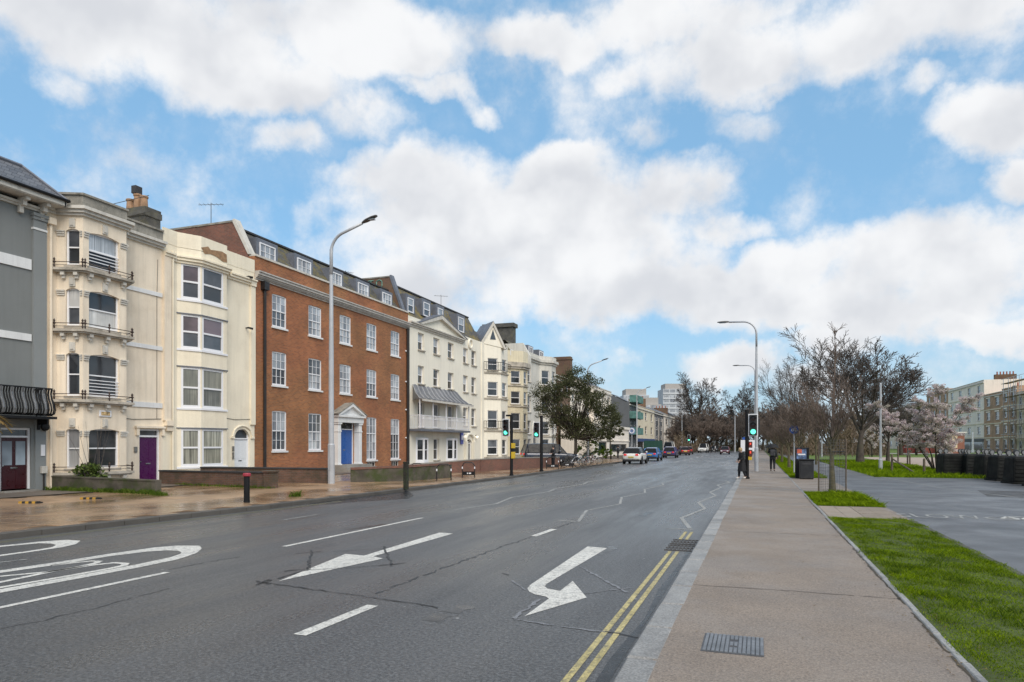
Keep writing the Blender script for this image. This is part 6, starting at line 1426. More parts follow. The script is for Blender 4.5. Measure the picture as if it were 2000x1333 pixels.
for i, (u, v, vt, tall) in enumerate(((1742, 921, 887, 0), (1754, 906, 871, 0), (1772.5, 910, 845, 1), (1777, 908, 889, 0), (1805, 924, 895, 0), (1820.5, 911, 892, 0), (1833, 913, 896, 0), (1665, 893, 868, 0), (1699, 893, 868, 0))):
    x, y = ground(u, v, .12); D_ = 1.78 * FPX / (v - VH); hh = (v - vt) / FPX * D_
    lb = ['short grey wooden post at the end of the fallen rail', 'thin dark post behind the fallen rail', 'tall dark post beside the blossom tree', 'short wooden post behind the tall dark post', 'weathered wooden post between fallen rail and blossom tree', 'wooden post on the gravel edge left of the blossom trunk', 'wooden post right against the blossom trunk', 'thin post left of the big bare trunk', 'thin post right of the big bare trunk'][i]
    r_ = .07 if not tall else .06; q = MB(); q.lathe([(r_, 0), (r_, hh - .04), (r_ * .6, hh)], (x, y, .1), 8); tag(q.build('wooden_post', mat('weathered_timber', (.13, .10, .075), .9, .25, 6) if not tall else M_browniron, None, (x, y, .1)), lb, 'post', 'timber posts round the gravel pitch')
a, b = ground(1743, 921, .12), ground(1786, 925, .12); q = MB(); q.tube([(a[0], a[1] + .1, .95), (b[0], b[1], .16)], .05, 6); tag(q.build('fallen_rail', MATS['weathered_timber'], None, (a[0], a[1], .1)), 'fallen timber rail leaning from a post down to the grass', 'rail')
# ================================================================== vehicles
def car_paint(name, c, metal=.3): 
    if name in MATS: return MATS[name]
    return mat(name, c, .28, .05, 2, .0, metal=metal, coat=.7)
M_tyre = mat('tyre', (.012, .012, .012), .8, .1, 8); M_rim = mat('alloy', (.35, .35, .36), .3, .1, 6, metal=.8); M_tail = mat('tail_light', (.42, .015, .02), .25, .05, 3, emit=(.9, .03, .03), es=.25); M_headl = mat('headlight', (.75, .76, .78), .15, .03, 3)
M_plate = mat('number_plate_yellow', (.62, .46, .06), .5, .05, 4); M_platew = mat('number_plate_white', (.7, .7, .68), .5, .05, 4); M_cargl = mat('car_glass', (.014, .015, .017), .25, .2, 2, 0, spec=.18); M_clad = mat('dark_cladding', (.02, .02, .022), .6, .1, 4)
def vehicle(name, label, L, W_, Hh, paint, loc, rz, kind='hatch', roof=None, cat='car', wheel=.33, group=None, shell_off=0):
    t = thing(name, (loc[0], loc[1], loc[2] if len(loc) > 2 else 0.0), label, cat, group)
    zl = .20 if kind != 'suv' and kind != 'offroad' else .30; hw = W_ / 2; O = (0, 0, 0)
    if kind in ('hatch', 'cross'):
        st = [(-.5, .42, .82, .80), (-.47, .26, .93, .90), (-.40, .20, 1.0, .985), (-.2, .2, .97, 1.0), (.08, .2, .94, 1.0), (.26, .2, .90, .99), (.40, .22, .80, .96), (.47, .27, .70, .86), (.5, .38, .60, .74)]
        gh = [(-.475, .90, .0), (-.36, .95, .86), (-.2, .96, 1.0), (.0, .96, 1.0), (.10, .95, .93), (.27, .91, .0)]
    elif kind in ('suv',):
        st = [(-.5, .45, 1.05, .86), (-.48, .32, 1.12, .94), (-.4, .3, 1.12, 1.0), (-.1, .3, 1.1, 1.0), (.18, .3, 1.08, 1.0), (.3, .3, 1.04, 1.0), (.44, .32, .98, .97), (.48, .35, .9, .9), (.5, .45, .75, .82)]
        gh = [(-.485, 1.1, .0), (-.43, 1.12, .95), (-.2, 1.12, 1.0), (.06, 1.1, 1.0), (.14, 1.1, .9), (.27, 1.05, .0)]
    else:   # boxy off-road / van
        st = [(-.5, .45, 1.1, .95), (-.48, .35, 1.15, 1.0), (-.2, .35, 1.15, 1.0), (.1, .35, 1.12, 1.0), (.2, .35, 1.10, 1.0), (.42, .36, 1.06, .98), (.49, .38, 1.02, .95), (.5, .42, .9, .9)]
        gh = [(-.495, 1.12, .05), (-.47, 1.13, .97), (-.2, 1.13, 1.0), (.05, 1.12, 1.0), (.12, 1.11, .97), (.2, 1.10, .0)]
    if kind == 'cross': st = [(a, b + .06, c + .1, d) for a, b, c, d in st]; gh = [(a, c + .1, h_) for a, c, h_ in gh]
    vs = []; n = 10
    for (x, z0, z1, k) in st:
        w = hw * k; zm = z0 + (z1 - z0) * .55
        half = [(0, z0), (w * .9, z0), (w * .985, z0 + (z1 - z0) * .25), (w, zm), (w * .96, z1 - .05), (w * .86, z1), (0, z1 + .02)]
        ring = half + [(-a, b) for a, b in half[-2:0:-1]]
        vs += [(x * L, a, b) for a, b in ring]
    n = 12; q = MB(); m_ = len(st); q.add(vs, [(i * n + k, i * n + (k + 1) % n, (i + 1) * n + (k + 1) % n, (i + 1) * n + k) for i in range(m_ - 1) for k in range(n)] + [tuple(range(n)), tuple((m_ - 1) * n + k for k in range(n))]); body = q.build('body', paint, t, O, smooth=True, sub=1)
    q = MB(); vs = []
    for (x, zb_, h_) in gh:
        zt_ = zb_ + (Hh - zb_) * h_; k = h_; wb = hw * .90; wt = wb - (hw * .22) * k
        vs += [(x * L, wb, zb_ - .02), (x * L, wt, zt_ - .02 * k), (x * L, wt * .8, zt_ + .02 * k), (x * L, -wt * .8, zt_ + .02 * k), (x * L, -wt, zt_ - .02 * k), (x * L, -wb, zb_ - .02)]
    m_ = len(gh)
    for i in range(m_ - 1):
        pass
    q.v = vs
    for i in range(m_ - 1):
        for k in range(5):
            q.f.append((i * 6 + k, i * 6 + k + 1, (i + 1) * 6 + k + 1, (i + 1) * 6 + k)); isroof = k in (1, 2, 3) and 1 <= i < m_ - 3 + (0)
            q.m.append(1 if isroof else 0)
    q.build('greenhouse', [M_cargl, roof or paint], t, O, smooth=False, recalc=True)
    # pillars
    q = MB()
    for s_ in (0, 5):
        s2 = 1 if s_ == 0 else 4
        for i in (0, 1, 3, m_ - 2): 
            if gh[i][2] > .5: q.tube([vs[i * 6 + s_], vs[i * 6 + s2]], .035, 4)
        q.tube([vs[(m_ - 1) * 6 + s_], vs[(m_ - 2) * 6 + s2]], .035, 4); q.tube([vs[0 + s_], vs[6 + s2]], .04, 4)
    q.build('pillar', roof or paint, t, O)
    for sx in (-.30, .31):
        for sy in (-1, 1):
            q = MB(); q.lathe([(wheel * .62, -.10), (wheel * .95, -.105), (wheel, -.06), (wheel, .06), (wheel * .95, .105), (wheel * .62, .10)], (sx * L, sy * (hw - .10), wheel), 18, 'y'); wh = q.build('wheel', M_tyre, t, O)
            q = MB(); q.lathe([(0, -.09), (wheel * .62, -.09), (wheel * .62, .09), (0, .09)], (sx * L, sy * (hw - .10), wheel), 12, 'y'); q.build('rim', M_rim, wh, O)
            q = MB(); q.lathe([(wheel * 1.02, -.04), (wheel * 1.16, -.03), (wheel * 1.16, .03), (wheel * 1.02, .04)], (sx * L, sy * (hw - .035), wheel + .01), 18, 'y'); q.build('wheel_arch', M_clad if kind != 'hatch' else M_tyre, t, O)
    zt_ = st[1][2]
    for sy in (-1, 1):
        q = MB(); q.box(-L * .505, -L * .455, sy * hw * .60 - .13, sy * hw * .60 + .15, zt_ - .22, zt_ - .06); q.build('tail_light', M_tail, t, O, bevel=.03)
        q = MB(); fz = st[-2][2]; q.box(L * .455, L * .497, sy * hw * .62 - .16, sy * hw * .62 + .14, fz - .14, fz + .02); q.build('headlight', M_headl, t, O, bevel=.04)
        q = MB(); q.box(L * .12, L * .16, sy * (hw + .06) - .08, sy * (hw + .06) + .08, gh[-2][1] + .02, gh[-2][1] + .16); q.build('mirror', paint, t, O, bevel=.03)
    q = MB(); q.box(-L * .508, -L * .47, -hw * .85, hw * .85, zl + .05, zl + .26); q.build('rear_bumper', M_clad, t, O, bevel=.04)
    q = MB(); q.box(L * .46, L * .508, -hw * .8, hw * .8, zl + .05, zl + .2); q.build('front_bumper', M_clad, t, O, bevel=.04)
    q = MB(); q.box(L * .49, L * .504, -hw * .4, hw * .4, zl + .26, zl + .42); q.build('grille', M_clad, t, O, bevel=.02)
    q = MB(); q.box(-L * .512, -L * .50, -.26, .26, zl + .42, zl + .53); q.build('number_plate', M_plate, t, O)
    q = MB(); q.box(L * .505, L * .514, -.26, .26, zl + .10, zl + .21); q.build('number_plate', M_platew, t, O)
    t.rotation_euler.z = rz; return t
P90 = math.pi / 2
def veh(u, v, *a, **k): x, y = ground(u, v, 0); return (x, y)
vehicle('car', 'white crossover car driving away beside the left kerb', 4.4, 1.85, 1.58, car_paint('white_paint_car', (.74, .72, .68), 0), atD(1241, 67), P90 - .02, 'cross', roof=car_paint('black_roof', (.02, .02, .022)), wheel=.36)
vehicle('car', 'bright blue hatchback ahead of the white crossover', 4.1, 1.78, 1.5, car_paint('blue_paint_car', (.04, .16, .42)), atD(1275, 80), P90 - .02, 'hatch')
vehicle('car', 'dark purple hatchback ahead of the blue hatchback', 4.1, 1.8, 1.55, car_paint('purple_paint_car', (.06, .045, .16)), atD(1310, 96), P90, 'hatch')
vehicle('car', 'dark red car in the queue beyond the purple hatchback', 4.2, 1.75, 1.45, car_paint('maroon_paint_car', (.14, .03, .02)), atD(1334, 118), P90 + .3, 'hatch')
vehicle('car', 'small maroon car furthest along the queue', 4.0, 1.7, 1.45, car_paint('maroon_paint_car', (.14, .03, .02)), atD(1345, 132), P90 + .1, 'hatch')
vehicle('off_road_vehicle', 'boxy white off-road vehicle coming towards the camera', 4.3, 1.85, 2.05, car_paint('white_paint_car', (.74, .72, .68), 0), atD(1374, 152), -P90 - .1, 'offroad', wheel=.38, roof=car_paint('white_paint_car', (.7, .7, .7)))
vehicle('car', 'dull red small car coming towards the camera', 3.9, 1.72, 1.5, car_paint('red_paint_car', (.20, .05, .055)), atD(1416, 128), -P90, 'hatch')
vehicle('off_road_vehicle', 'dark blue estate off-roader parked behind the forecourt wall', 4.75, 1.9, 1.85, car_paint('navy_paint_car', (.018, .024, .042)), (*atD(1073, 58), .1), .55, 'suv', wheel=.38)
vehicle('van', 'white van in the queue beside the green container', 5.2, 1.95, 2.3, car_paint('white_paint_car', (.74, .72, .68), 0), atD(1308, 128), P90, 'offroad', wheel=.36, cat='van')
vehicle('car', 'dark car passing behind the white off-road vehicle', 4.2, 1.75, 1.5, car_paint('black_paint_car', (.02, .022, .025)), atD(1354, 165), P90, 'hatch')
vehicle('car', 'dark car passing behind the red small car', 4.2, 1.75, 1.5, car_paint('black_paint_car', (.02, .022, .025)), atD(1396, 175), -P90, 'hatch')
# green site container and blue shop sign
x, y = atD(1276, 118); t = thing('site_container', (x, y, .1), 'dark green corrugated container parked at the left kerb', 'container'); q = MB(); q.box(x - 1.2, x + 1.2, y - 2.6, y + 2.6, .25, 2.5); q.build('box', mat('green_steel', (.015, .07, .05), .6, .15, 3), t)
for k in range(9): q = MB(); q.box(x - 1.1 + k * .26, x - 1.0 + k * .26, y - 2.64, y - 2.6, .35, 2.4); q.build('rib', MATS['green_steel'], t)
for k in range(12): q = MB(); q.box(x + 1.2, x + 1.24, y - 2.4 + k * .42, y - 2.2 + k * .42, .35, 2.4); q.build('rib', MATS['green_steel'], t)
x, y = atD(1234, 124); t = thing('shop_sign', (x, y, 0), 'round blue and white hanging sign outside the blue shop', 'sign'); q = MB(); q.lathe([(0, -.05), (.62, -.05), (.62, .05), (0, .05)], (x, y, 4.3), 24, 'y'); d_ = q.build('disc', mat('faded_sign_blue', (.16, .22, .42), .5, .2, 2), t); q = MB(); q.torus((x, y - .06, 4.3), .4, .1, 'y', 20, 5); q.build('ring', M_upvc, d_); q = MB(); q.cyl(x, y + .1, .1, 5.0, .07, n=8); q.build('pole', M_lamp, t)
# ================================================================== bicycles
def bicycle(loc, rz, label, c):
    t = thing('bicycle', loc, label, 'bicycle', 'bicycles at the cycle hoops'); O = (0, 0, 0); t.rotation_euler = (R(6), 0, rz)
    for x in (-.52, .52):
        q = MB(); q.torus((x, 0, .34), .32, .02, 'y', 22, 5); wh = q.build('wheel', M_tyre, t, O); q = MB()
        for k in range(8): a = math.pi * k / 8; q.tube([(x + .31 * math.cos(a), 0, .34 + .31 * math.sin(a)), (x - .31 * math.cos(a), 0, .34 - .31 * math.sin(a))], .004, 3)
        q.build('spokes', M_alum, wh, O)
    q = MB()
    for a, b in (((-.52, 0, .34), (-.08, 0, .32)), ((-.08, 0, .32), (-.2, 0, .82)), ((-.2, 0, .78), (.38, 0, .84)), ((-.08, 0, .32), (.36, 0, .74)), ((-.52, 0, .34), (-.19, 0, .76)), ((.36, 0, .9), (.52, 0, .34))): q.tube([a, b], .02, 6)
    q.build('frame', c, t, O)
    q = MB(); q.tube([(.33, 0, .88), (.34, 0, 1.0)], .015, 5); q.tube([(.30, -.28, 1.0), (.38, -.1, 1.02), (.38, .1, 1.02), (.30, .28, 1.0)], .016, 5); q.build('handlebar', M_black, t, O)
    q = MB(); q.tube([(-.2, 0, .82), (-.21, 0, .94)], .014, 5); q.build('seat_post', M_alum, t, O); q = MB(); q.add([(-.36, -.09, .95), (-.36, .09, .95), (-.1, .03, .96), (-.1, -.03, .96), (-.34, -.07, 1.0), (-.34, .07, 1.0), (-.1, .02, .99), (-.1, -.02, .99)], [(0, 1, 2, 3), (4, 7, 6, 5), (0, 4, 5, 1), (1, 5, 6, 2), (2, 6, 7, 3), (3, 7, 4, 0)]); q.build('saddle', M_black, t, O, bevel=.02)
    q = MB(); q.tube([(-.08, -.12, .2), (-.08, -.04, .2), (-.08, .04, .44), (-.08, .12, .44)], .012, 5); q.build('crank', M_alum, t, O)
BC = [(M_black, 'black bicycle at the near end of the cycle hoops'), (mat('silver_frame', (.4, .4, .42), .3, .05, 3, metal=.7), 'silver bicycle second along the cycle hoops'), (mat('bluegreen_frame', (.03, .12, .14), .35, .05, 3), 'teal bicycle in the middle of the cycle hoops'), (mat('dark_red_frame', (.16, .02, .02), .35, .05, 3), 'dark red bicycle fourth along the cycle hoops'), (M_lamp, 'pale grey bicycle at the far end of the cycle hoops')]
for i, (c_, lb) in enumerate(BC):
    x, y = ground(1120 + i * 11, 914 - i * 1.2, .12); bicycle((x - .3, y + .4, .12), .5 + .12 * (i % 3), lb, c_)
# ================================================================== people
def skin(name, verts, edges, m, parent, root=0):
    me = bpy.data.meshes.new(name); me.from_pydata([v[0] for v in verts], edges, []); me.materials.append(m)
    o = bpy.data.objects.new(name, me); COL.objects.link(o); o.parent = parent
    md = o.modifiers.new('skin', 'SKIN'); md.use_smooth_shade = True
    for i, v in enumerate(verts):
        r_ = v[1] if isinstance(v[1], tuple) else (v[1], v[1]); me.skin_vertices[0].data[i].radius = r_; me.skin_vertices[0].data[i].use_root = (i == root)
    s_ = o.modifiers.new('sub', 'SUBSURF'); s_.levels = 1; s_.render_levels = 2; return o
M_skin = mat('skin', (.50, .32, .24), .55, .05, 8); M_hairb = mat('blond_hair', (.42, .30, .16), .7, .15, 20); M_hairk = mat('dark_hair', (.02, .015, .012), .6, .15, 20)
M_coat = mat('black_coat', (.010, .010, .012), .8, .2, 6); M_trk = mat('dark_trousers', (.012, .013, .017), .85, .2, 6); M_shoew = mat('white_shoes', (.62, .60, .57), .6, .1, 8); M_jack = mat('dark_jacket', (.016, .018, .022), .75, .2, 6)
def person(label, loc, rz, hgt, J, top_m, leg_m, shoe_m, hair_m, coat=None, group=None):
    t = thing('person', loc, label, 'person', group); t.rotation_euler.z = rz; t.scale = (hgt / 1.72,) * 3
    order = ['pelvis', 'spine', 'chest', 'neck', 'chin', 'head', 'shl', 'ell', 'wrl', 'hal', 'shr', 'elr', 'wrr', 'har', 'hil', 'knl', 'anl', 'tol', 'hir', 'knr', 'anr', 'tor']
    base = dict(pelvis=((0, 0, .96), (.13, .10)), spine=((0, 0, 1.12), (.12, .09)), chest=((0, 0, 1.34), (.14, .10)), neck=((0, .0, 1.48), .055), chin=((0, .015, 1.56), (.065, .075)), head=((0, .01, 1.655), (.07, .085)),
                shl=((.17, 0, 1.41), .055), ell=((.22, -.02, 1.14), .042), wrl=((.22, .06, .90), .03), hal=((.22, .09, .82), .032), shr=((-.17, 0, 1.41), .055), elr=((-.22, -.02, 1.14), .042), wrr=((-.22, .06, .90), .03), har=((-.22, .09, .82), .032),
                hil=((.09, 0, .90), .085), knl=((.10, .01, .50), .06), anl=((.10, 0, .10), .042), tol=((.11, .15, .04), .035), hir=((-.09, 0, .90), .085), knr=((-.10, .01, .50), .06), anr=((-.10, 0, .10), .042), tor=((-.11, .15, .04), .035))
    for k, p in J.items(): base[k] = (p, base[k][1])
    V = [base[k] for k in order]; ix = {k: i for i, k in enumerate(order)}
    E = [(ix[a], ix[b]) for a, b in (('pelvis', 'spine'), ('spine', 'chest'), ('chest', 'neck'), ('neck', 'chin'), ('chin', 'head'), ('chest', 'shl'), ('shl', 'ell'), ('ell', 'wrl'), ('wrl', 'hal'), ('chest', 'shr'), ('shr', 'elr'), ('elr', 'wrr'), ('wrr', 'har'), ('pelvis', 'hil'), ('hil', 'knl'), ('knl', 'anl'), ('anl', 'tol'), ('pelvis', 'hir'), ('hir', 'knr'), ('knr', 'anr'), ('anr', 'tor'))]
    body = skin('body', V, E, M_skin, t)
    for h_ in ('l', 'r'):
        w_, p_ = Vector(base['wr' + h_][0]), Vector(base['ha' + h_][0]); d = (p_ - w_).normalized(); s_ = d.orthogonal().normalized(); c2 = d.cross(s_)
        for k, ln in enumerate((.055, .08, .088, .08, .065)):
            o_ = s_ * ((k - 2) * .016); q0 = p_ + o_ + d * .01; dd = d if k else (d + s_ * -1.0).normalized()
            fv = [(tuple(q0), .009), (tuple(q0 + dd * ln * .5), .0085), (tuple(q0 + dd * ln * .8 + c2 * .018), .0075), (tuple(q0 + dd * ln * .9 + c2 * .038), .006)]
            skin('finger', fv, [(0, 1), (1, 2), (2, 3)], M_skin, body)
    g_ = lambda k, e: (base[k][0], tuple(x + e for x in base[k][1]) if isinstance(base[k][1], tuple) else base[k][1] + e)
    up = ['pelvis', 'spine', 'chest', 'neck', 'shl', 'ell', 'wrl', 'shr', 'elr', 'wrr']; V2 = [g_(k, .028) for k in up]; i2 = {k: i for i, k in enumerate(up)}; V2.append(((0, 0, .86), (.155, .125))); V2[3] = (tuple(Vector(base['neck'][0]) - Vector((0, 0, .03))), .07)
    skin('jacket', V2, [(i2[a], i2[b]) for a, b in (('pelvis', 'spine'), ('spine', 'chest'), ('chest', 'neck'), ('chest', 'shl'), ('shl', 'ell'), ('ell', 'wrl'), ('chest', 'shr'), ('shr', 'elr'), ('elr', 'wrr'))] + [(0, len(up))], top_m, t)
    lo_ = ['pelvis', 'hil', 'knl', 'anl', 'hir', 'knr', 'anr']; V3 = [g_(k, .02) for k in lo_]; i3 = {k: i for i, k in enumerate(lo_)}
    skin('trousers', V3, [(i3[a], i3[b]) for a, b in (('pelvis', 'hil'), ('hil', 'knl'), ('knl', 'anl'), ('pelvis', 'hir'), ('hir', 'knr'), ('knr', 'anr'))], leg_m, t)
    for s_ in 'lr': a_, b_ = Vector(base['an' + s_][0]), Vector(base['to' + s_][0]); skin('shoe', [(tuple(a_ + Vector((0, 0, -.03))), .052), (tuple(b_ + Vector((0, .02, .008))), .045)], [(0, 1)], shoe_m, t)
    hc = Vector(base['head'][0]); q = MB(); q.lathe([(.095, -.08), (.105, -.03), (.10, .03), (.08, .075), (.045, .10), (.0, .11)], (hc.x, hc.y - .018, hc.z), 14); q.build('hair', hair_m, t, (0, 0, 0), smooth=True)
    fc = Vector(base['chin'][0]); q = MB(); q.tube([(fc.x, fc.y + .07, fc.z + .065), (fc.x, fc.y + .10, fc.z + .03)], [.008, .016], 6)
    for s_ in (-1, 1): q.tube([(fc.x + s_ * .078, fc.y, fc.z + .06), (fc.x + s_ * .09, fc.y - .01, fc.z + .02)], .014, 5)
    q.build('nose_and_ears', M_skin, t, (0, 0, 0))
    q = MB()
    for s_ in (-1, 1): q.lathe([(0, -.012), (.011, 0), (0, .012)], (fc.x + s_ * .033, fc.y + .072, fc.z + .068), 6)
    q.tube([(fc.x - .025, fc.y + .072, fc.z - .005), (fc.x, fc.y + .078, fc.z - .007), (fc.x + .025, fc.y + .072, fc.z - .005)], .006, 4); q.build('eyes_and_mouth', mat('face_dark', (.10, .03, .025), .5, .1, 5), t, (0, 0, 0))
    if coat:
        q = MB(); n = 16; vs = []
        for (z, a, b, oy) in coat:
            for k in range(n): an = 2 * math.pi * k / n; f_ = 1 + .05 * math.sin(an * 5); vs.append((a * f_ * math.cos(an), oy + b * f_ * math.sin(an), z))
        q.add(vs, [(i * n + k, i * n + (k + 1) % n, (i + 1) * n + (k + 1) % n, (i + 1) * n + k) for i in range(len(coat) - 1) for k in range(n)]); q.build('coat', top_m, t, (0, 0, 0), smooth=True)
    return t
x, y = ground(1449, 936, .12)
person('person in a long black coat and white shoes stepping off the kerb', (x, y, .12), 2.0, 1.62, dict(head=((0, .10, 1.60)), chin=((0, .09, 1.51)), neck=(0, .05, 1.44), chest=(0, .03, 1.32), knl=(.1, .10, .5), anl=(.1, .12, .10), tol=(.1, .27, .04), knr=(-.1, -.02, .5), anr=(-.1, -.18, .12), tor=(-.1, -.04, .04), ell=(.23, .02, 1.14), wrl=(.17, .18, 1.02), hal=(.15, .22, .96), elr=(-.23, .02, 1.14), wrr=(-.17, .18, 1.02), har=(-.15, .22, .96)),
       M_coat, M_trk, M_shoew, M_hairb, coat=[(.42, .25, .23, 0), (.7, .24, .2, 0), (.96, .20, .16, 0), (1.15, .19, .15, .01), (1.34, .22, .16, .02), (1.45, .12, .10, .04)])
x, y = ground(1509, 921, .12); mx_, my_ = x, y
person('person in dark clothes with a rucksack walking away under a black umbrella', (x, y, .12), 0, 1.74, dict(knl=(.1, .06, .5), anl=(.1, -.10, .12), tol=(.1, .04, .05), anr=(-.1, .14, .10), knr=(-.1, .12, .5), tor=(-.1, .28, .05), elr=(-.26, .08, 1.18), wrr=(-.14, .20, 1.36), har=(-.12, .22, 1.42)), M_jack, M_trk, M_black, M_hairk)
ub = thing('umbrella', (x - .12, y + .22, 1.3), 'open black umbrella held over the walking person with the rucksack', 'umbrella')
q = MB(); n = 8; prof = [(.01, .26), (.16, .24), (.30, .17), (.39, .07), (.43, .0)]; vs = []
for r_, h_ in prof:
    for k in range(n * 2): a = math.pi * k / n; s_ = 1 if k % 2 == 0 else .92; vs.append((x - .02 + r_ * s_ * math.cos(a), y + .15 + r_ * s_ * math.sin(a), 1.66 + h_ + (0 if k % 2 == 0 else .015)))
q.add(vs, [(i * 16 + k, i * 16 + (k + 1) % 16, (i + 1) * 16 + (k + 1) % 16, (i + 1) * 16 + k) for i in range(4) for k in range(16)]); q.build('canopy', M_coat, ub)
q = MB(); q.tube([(x - .12, y + .22, 1.35), (x - .02, y + .15, 2.02)], .01, 6); q.build('shaft', M_alum, ub); q = MB(); q.tube([(x - .12, y + .22, 1.5), (x - .13, y + .22, 1.36), (x - .10, y + .24, 1.33)], .016, 6); q.build('handle', M_black, ub)
q = MB(); q.box(x - .16, x + .16, y - .27, y - .09, 1.12, 1.55); tag(q.build('rucksack', mat('grey_rucksack', (.05, .05, .055), .8, .3, 9), None, (x, y - .2, 1.1), bevel=.06), 'grey rucksack worn by the person with the umbrella', 'bag')
x, y = ground(1080.5, 914, .12)
person('person in dark clothes standing by the hoop barriers in front of the SUV', (x, y, .12), 2.6, 1.66, dict(elr=(-.24, .08, 1.16), wrr=(-.12, .24, 1.12), har=(-.08, .28, 1.12), ell=(.24, .08, 1.16), wrl=(.12, .24, 1.12), hal=(.08, .28, 1.12)), M_jack, M_trk, M_black, M_hairk)
for i, (u, D_, lb) in enumerate(((1389, 140, 'distant person in dark clothes crossing beside the white off-road vehicle'), (1397, 142, 'distant person in a pale top crossing between the two oncoming vehicles'), (1207, 85, 'distant person in dark clothes by the low white building'))):
    x, y = atD(u, D_); person(lb, (x, y, .02), 1.5, 1.7, {}, M_jack if i != 1 else mat('pale_top', (.5, .5, .5), .8, .1, 5), M_trk, M_black, M_hairk)
# ================================================================== trees and shrubs
M_bark = mat('bark', (.070, .056, .045), .9, .25, 3, .15, 25, .6, 18, dirt=(.06, .065, .03), dirt_amt=.5, dscale=2)
M_twig = mat('twig_grey', (.070, .058, .050), .85, .2, 1.2, 0)
M_twigr = mat('twig_brown', (.145, .108, .085), .85, .2, 1.2, 0)
M_barky = mat('young_bark', (.115, .10, .055), .85, .25, 6, .12, 30, .4, 30, dirt=(.06, .05, .04), dirt_amt=.6, dscale=5)
def rv(r): 
    v = Vector((r.gauss(0, 1), r.gauss(0, 1), r.gauss(0, 1))); return v.normalized()
def make_bare(seed, hgt, trunk_h, r0, levels, name_t='trunk', name_c='crown', mt=None, mc=None, rmin=.008, thin=.72, lead=0):
    """levels: list of (children, angle, length ratio, wiggle, up, segs)"""
    r = random.Random(seed); T, Cn = MB(), MB(); sides = [9, 6, 4, 3, 3, 3]
    def br(p, d, L_, rad, lv):
        ch, ang, ratio, wig, up, sg = levels[lv]; pts, rr_ = [p], [rad]; step = L_ / sg
        for i in range(sg):
            d = (d + rv(r) * wig + Vector((0, 0, up))).normalized(); p = p + d * step; pts.append(p); rr_.append(max(rad * (1 - .78 * (i + 1) / sg), rmin))
        (T if lv < 2 else Cn).tube(pts, rr_, sides[lv], False)
        if lv + 1 >= len(levels): return
        for k in range(ch):
            t0 = .30 if lv else .62
            t = t0 + (1 - t0) * (k + r.random()) / ch; f = t * sg; i = min(int(f), sg - 1); q = pts[i].lerp(pts[i + 1], f - i); rq = rr_[i] + (rr_[i + 1] - rr_[i]) * (f - i)
            ax = (pts[i + 1] - pts[i]).normalized(); az = k * 2.4 + r.uniform(-.5, .5); o_ = ax.orthogonal().normalized(); s_ = (o_ * math.cos(az) + ax.cross(o_) * math.sin(az))
            a = ang * r.uniform(.7, 1.25); nd = (ax * math.cos(a) + s_ * math.sin(a)).normalized()
            br(q, nd, L_ * ratio * r.uniform(.7, 1.2) * (1.1 - .45 * t if lv else 1), rq * (thin if lv == 0 else .72), lv + 1)
    br(Vector((0, 0, 0)), Vector((0, 0, 1)), trunk_h, r0, 0)
    if lead:     # central leader with short side twigs
        p = Vector((0, 0, trunk_h * .93)); d = Vector((.03, .02, 1)).normalized(); L_ = trunk_h * lead; pts = [p]
        for i in range(8): d = (d + rv(r) * .06).normalized(); p = p + d * L_ / 8; pts.append(p)
        Cn.tube(pts, [max(r0 * .5 * (1 - i / 8.5), rmin) for i in range(9)], 5, False)
        for i in range(1, 9):
            for k in range(5):
                q = pts[i - 1].lerp(pts[i], r.random()); az = r.uniform(0, 6.28); a = r.uniform(.5, .95); nd = Vector((math.cos(az) * math.sin(a), math.sin(az) * math.sin(a), math.cos(a))); ln = trunk_h * r.uniform(.18, .42) * (1.25 - i * .09); br(q, nd, ln, r0 * .12, len(levels) - 2)
    zmax = max(v[2] for v in Cn.v); s_ = hgt / zmax
    for mb in (T, Cn): mb.v = [(x * s_, y * s_, z * s_) for x, y, z in mb.v]
    return T.mesh(name_t, mt or M_bark, smooth=True), Cn.mesh(name_c, mc or M_twig)
PROT = {
    'big': make_bare(3, 12.2, 3.1, .24, [(12, .66, 1.75, .05, .0, 4), (10, .62, .46, .12, .05, 6), (8, .62, .52, .16, .07, 4), (6, .6, .55, .20, .04, 3), (4, .6, .66, .2, .03, 2)], rmin=.014),
    'big2': make_bare(11, 12.2, 3.6, .30, [(9, .66, 1.5, .06, .0, 4), (9, .6, .48, .16, .09, 6), (7, .65, .55, .18, .08, 4), (6, .6, .55, .20, .05, 3), (4, .6, .66, .2, .03, 2)], rmin=.0115),
    'tall': make_bare(5, 21, 7.0, .50, [(13, .85, .85, .05, .0, 6), (8, .65, .45, .18, .10, 6), (7, .7, .5, .2, .06, 4), (6, .65, .5, .22, .03, 3), (3, .6, .62, .2, .02, 2)], rmin=.026),
    'bushy': make_bare(17, 10, 2.2, .26, [(10, .95, 2.0, .06, .0, 4), (9, .7, .45, .18, .10, 5), (8, .7, .52, .2, .06, 4), (6, .65, .55, .22, .03, 3), (3, .6, .62, .2, .02, 2)], mc=M_twigr, rmin=.024),
    'young': make_bare(8, 6.1, 2.15, .125, [(20, .60, .72, .03, .0, 4), (9, .48, .46, .08, .07, 5), (7, .55, .5, .14, .08, 4), (6, .5, .6, .16, .05, 3)], mt=M_barky, mc=M_twigr, rmin=.006, thin=.42, lead=1.75),
    'young2': make_bare(9, 6.4, 2.3, .10, [(16, .62, .85, .04, .0, 4), (8, .5, .5, .12, .08, 5), (7, .55, .5, .16, .06, 4), (5, .5, .6, .18, .04, 3)], mt=M_barky, mc=M_twigr, rmin=.010, thin=.5, lead=1.2),
}
